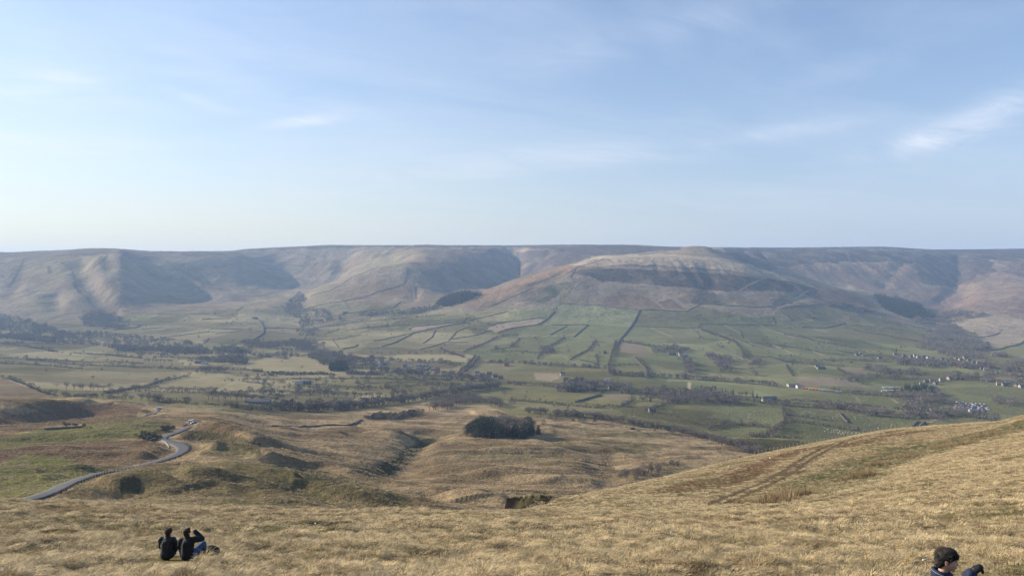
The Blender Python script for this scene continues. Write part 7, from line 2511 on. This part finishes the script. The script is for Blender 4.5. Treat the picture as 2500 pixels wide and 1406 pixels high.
tmeshes('moor_dry', M_GRASSM, [(36, 36, .40, .60, .24, .058, SW), (37, 36, .36, .68, .20, .058, (.7, -.2)), (38, 34, .44, .54, .30, .062, (.4, -.3))])
tmeshes('moor_green', M_GRASSG, [(39, 36, .32, .60, .14, .055, SW), (40, 36, .36, .64, .18, .055, SW)])


def rush_mesh(seed, n, ln, rad, w):
    r = random.Random(seed)
    V_, F_ = [], []
    for _ in range(n):
        a, q = r.uniform(0, 6.283), math.sqrt(r.random())
        p = Vector((math.cos(a) * q * rad, math.sin(a) * q * rad, 0))
        e = p + Vector((math.cos(a) * q * .35 + r.uniform(-.1, .25), math.sin(a) * q * .35 + r.uniform(-.1, .1), r.uniform(.55, 1.0))) * ln
        s = Vector((r.uniform(-1, 1), r.uniform(-1, 1), 0)).normalized() * w
        b = len(V_)
        V_ += [tuple(p - s), tuple(p + s), tuple(e)]
        F_.append((b, b + 1, b + 2))
    return V_, F_


template('rush', [mesh('rush_%d' % i, *rush_mesh(50 + i, 110, .75 + .1 * i, .40, .013), M_GRUSH) for i in range(3)])


def grass(name, kind, x, y, smin, smax, label, flat=1.0):
    n = len(x)
    if n == 0:
        return
    z = ground(x, y) - .02
    nt = len(TEMPL[kind].objects)
    rot = np.zeros((n, 3))
    rot[:, 0] = rng.normal(0, .12, n)
    rot[:, 1] = rng.normal(0, .12, n)
    rot[:, 2] = rng.normal(0, .9, n)
    cl = 1 + .45 * fbm(x / 1.9, y / 1.3, 2, 61)
    s = rng.uniform(smin, smax, n) * cl
    scatter(name, kind, np.stack([x, y, z], -1), rng.integers(0, nt, n), rot, np.stack([s, s, s * rng.uniform(.75, 1.2, n) * flat], -1), label)


def area_pts(n, y0, y1, px0=-420, px1=2920):
    u = rng.random(n)
    y = np.sqrt(y0 * y0 + u * (y1 * y1 - y0 * y0))
    t = (rng.uniform(px0, px1, n) - CX) / FPX
    return t * y, y


SEATS = [hit(407, 1366, 12), hit(457, 1368, 12)]


def clear(x, y):
    k = np.ones(len(x), bool)
    for sx, sy, _ in SEATS:
        k &= ~((np.abs(x - sx) < .46) & (y > sy - 1.7) & (y < sy + 1.0))
    k &= ~((np.abs(x - rs.location.x) < .42) & (y > rs.location.y - 1.3) & (y < rs.location.y + .3))
    k &= np.hypot(x - bx, y - by) > .35
    return k


def hollows(x, y):
    """greener and thinner grass in small hollows"""
    return fbm(x / 5.5, y / 3.0, 3, 71) + .6 * fbm(x / 1.4, y / .9, 2, 72)


for nm, kind, gk, n, a0, a1, s0, s1 in (('foreground_grass', 'grass_near', 'grass_green', 8500, 3.0, 30, .65, 1.45), ('hillside_grass', 'grass_mid', 'grass_green', 34000, 28, 80, .65, 1.5)):
    x, y = area_pts(n, a0, a1)
    k = clear(x, y)
    x, y = x[k], y[k]
    h = hollows(x, y)
    gap = fbm(x / 2.3, y / 1.25, 3, 79)
    d = (h < .42) & (gap < .33)
    grass(nm, kind, x[d], y[d], s0, s1, 'dry straw coloured grass tussocks on the near hillside', .78)
    g_ = (h > .20) & (rng.random(len(x)) < .75)
    grass(nm, gk, x[g_], y[g_], s0 * .7, s1 * .85, 'short greener grass in the hollows of the near hillside')
# right hand slope
x, y = area_pts(88000, 70, 285, 1200, 2960)
Yr_ = np.interp(x / y * FPX + CX, [1200, 1290, 1400, 1600, 1850, 2000, 2200, 2350, 2430, 2500, 2980], [80, 116, 132, 166, 216, 242, 268, 274, 256, 238, 238])
k = y < Yr_
x, y = x[k], y[k]
FLW = [hit(px, py, 60)[:2] for px, py in FL]
dfl, _, _ = seg_dist(x, y, FLW)
TRW = [hit(px, py, 60)[:2] for px, py in TRK]
dtr, _, _ = seg_dist(x, y, TRW)
h = hollows(x / 2.5, y / 2.5)
isg = (rng.random(len(x)) < .92) & (dfl < 8.5 * (1 + .4 * fbm(x / 9, y / 9, 2, 73)))
rut = (np.abs(dtr - 1.1) < .62)
d = ~isg & ~rut & (h < .55) & (fbm(x / 4.5, y / 2.6, 3, 80) < .34)
grass('slope_grass', 'green_far', x[isg], y[isg], .75, 1.2, 'green grass in the wet strip across the slope at right')
rust = np.zeros(len(x), bool)
for seg in ([(1800, 1160), (1884, 1121), (1960, 1100), (2024, 1089)], [(1750, 1185), (1800, 1170), (1850, 1150)], [(2060, 1090), (2150, 1068), (2260, 1052)], [(1620, 1200), (1720, 1180), (1800, 1160)]):
    dr, _, _ = seg_dist(x, y, [hit(px, py, 60)[:2] for px, py in seg])
    rust |= dr < 2.6 * (1 + .8 * fbm(x / 7, y / 7, 2, 85))
rust &= rng.random(len(x)) < .8
grass('slope_grass', 'rust_far', x[rust & ~rut], y[rust & ~rut], .8, 1.3, 'rust brown dead grass in thin bands across the slope at right')
d &= ~rust
grass('slope_grass', 'grass_far', x[d], y[d], .8, 1.35, 'dry grass tussocks covering the slope at right', .8)
# rush clumps along the wet strip
rx, ry_ = [], []
for px, py, n, w in ((2091, 1168, 34, 4), (1938, 1212, 22, 2.6), (1856, 1232, 26, 3.2), (2214, 1116, 24, 4), (2329, 1089, 44, 6), (2300, 1094, 20, 5), (2408, 1064, 30, 6), (1905, 1222, 10, 2.4), (2140, 1135, 14, 3)):
    qx, qy, _ = hit(px, py, 60)
    rx.append(qx + rng.normal(0, w * .36, n))
    ry_.append(qy + rng.normal(0, w * .36, n))
grass('rushes', 'rush', np.concatenate(rx), np.concatenate(ry_), .8, 1.35, 'clumps of rust coloured rushes along the wet strip')
# moor tussocks up to the plantation
x, y = area_pts(90000, 205, 640, -300, 2000)
m0 = np.interp(x / y * FPX + CX, [-300, 1250, 1290, 1500, 1750, 2000], [200, 200, 260, 330, 460, 600])
k = (y > m0)
for P, z_, wd in ROADS:
    D = np.full(len(x), 1e9)
    for i in range(0, len(P), 2):
        D = np.minimum(D, np.hypot(x - P[i, 0], y - P[i, 1]))
    k &= D > wd + 1.5
k &= fbm(x / 60, y / 34, 3, 75) > -.35
x, y = x[k], y[k]
gr = fbm(x / 42, y / 26, 3, 76) + .25 * fbm(x / 9, y / 6, 2, 78)
grn = gr > .42
grass('moor_grass', 'moor_dry', x[~grn], y[~grn], .7, 1.3, 'rough dry grass tussocks over the moor below')
grass('moor_grass', 'moor_green', x[grn], y[grn], .6, 1.1, 'greener rough grass over the moor below')
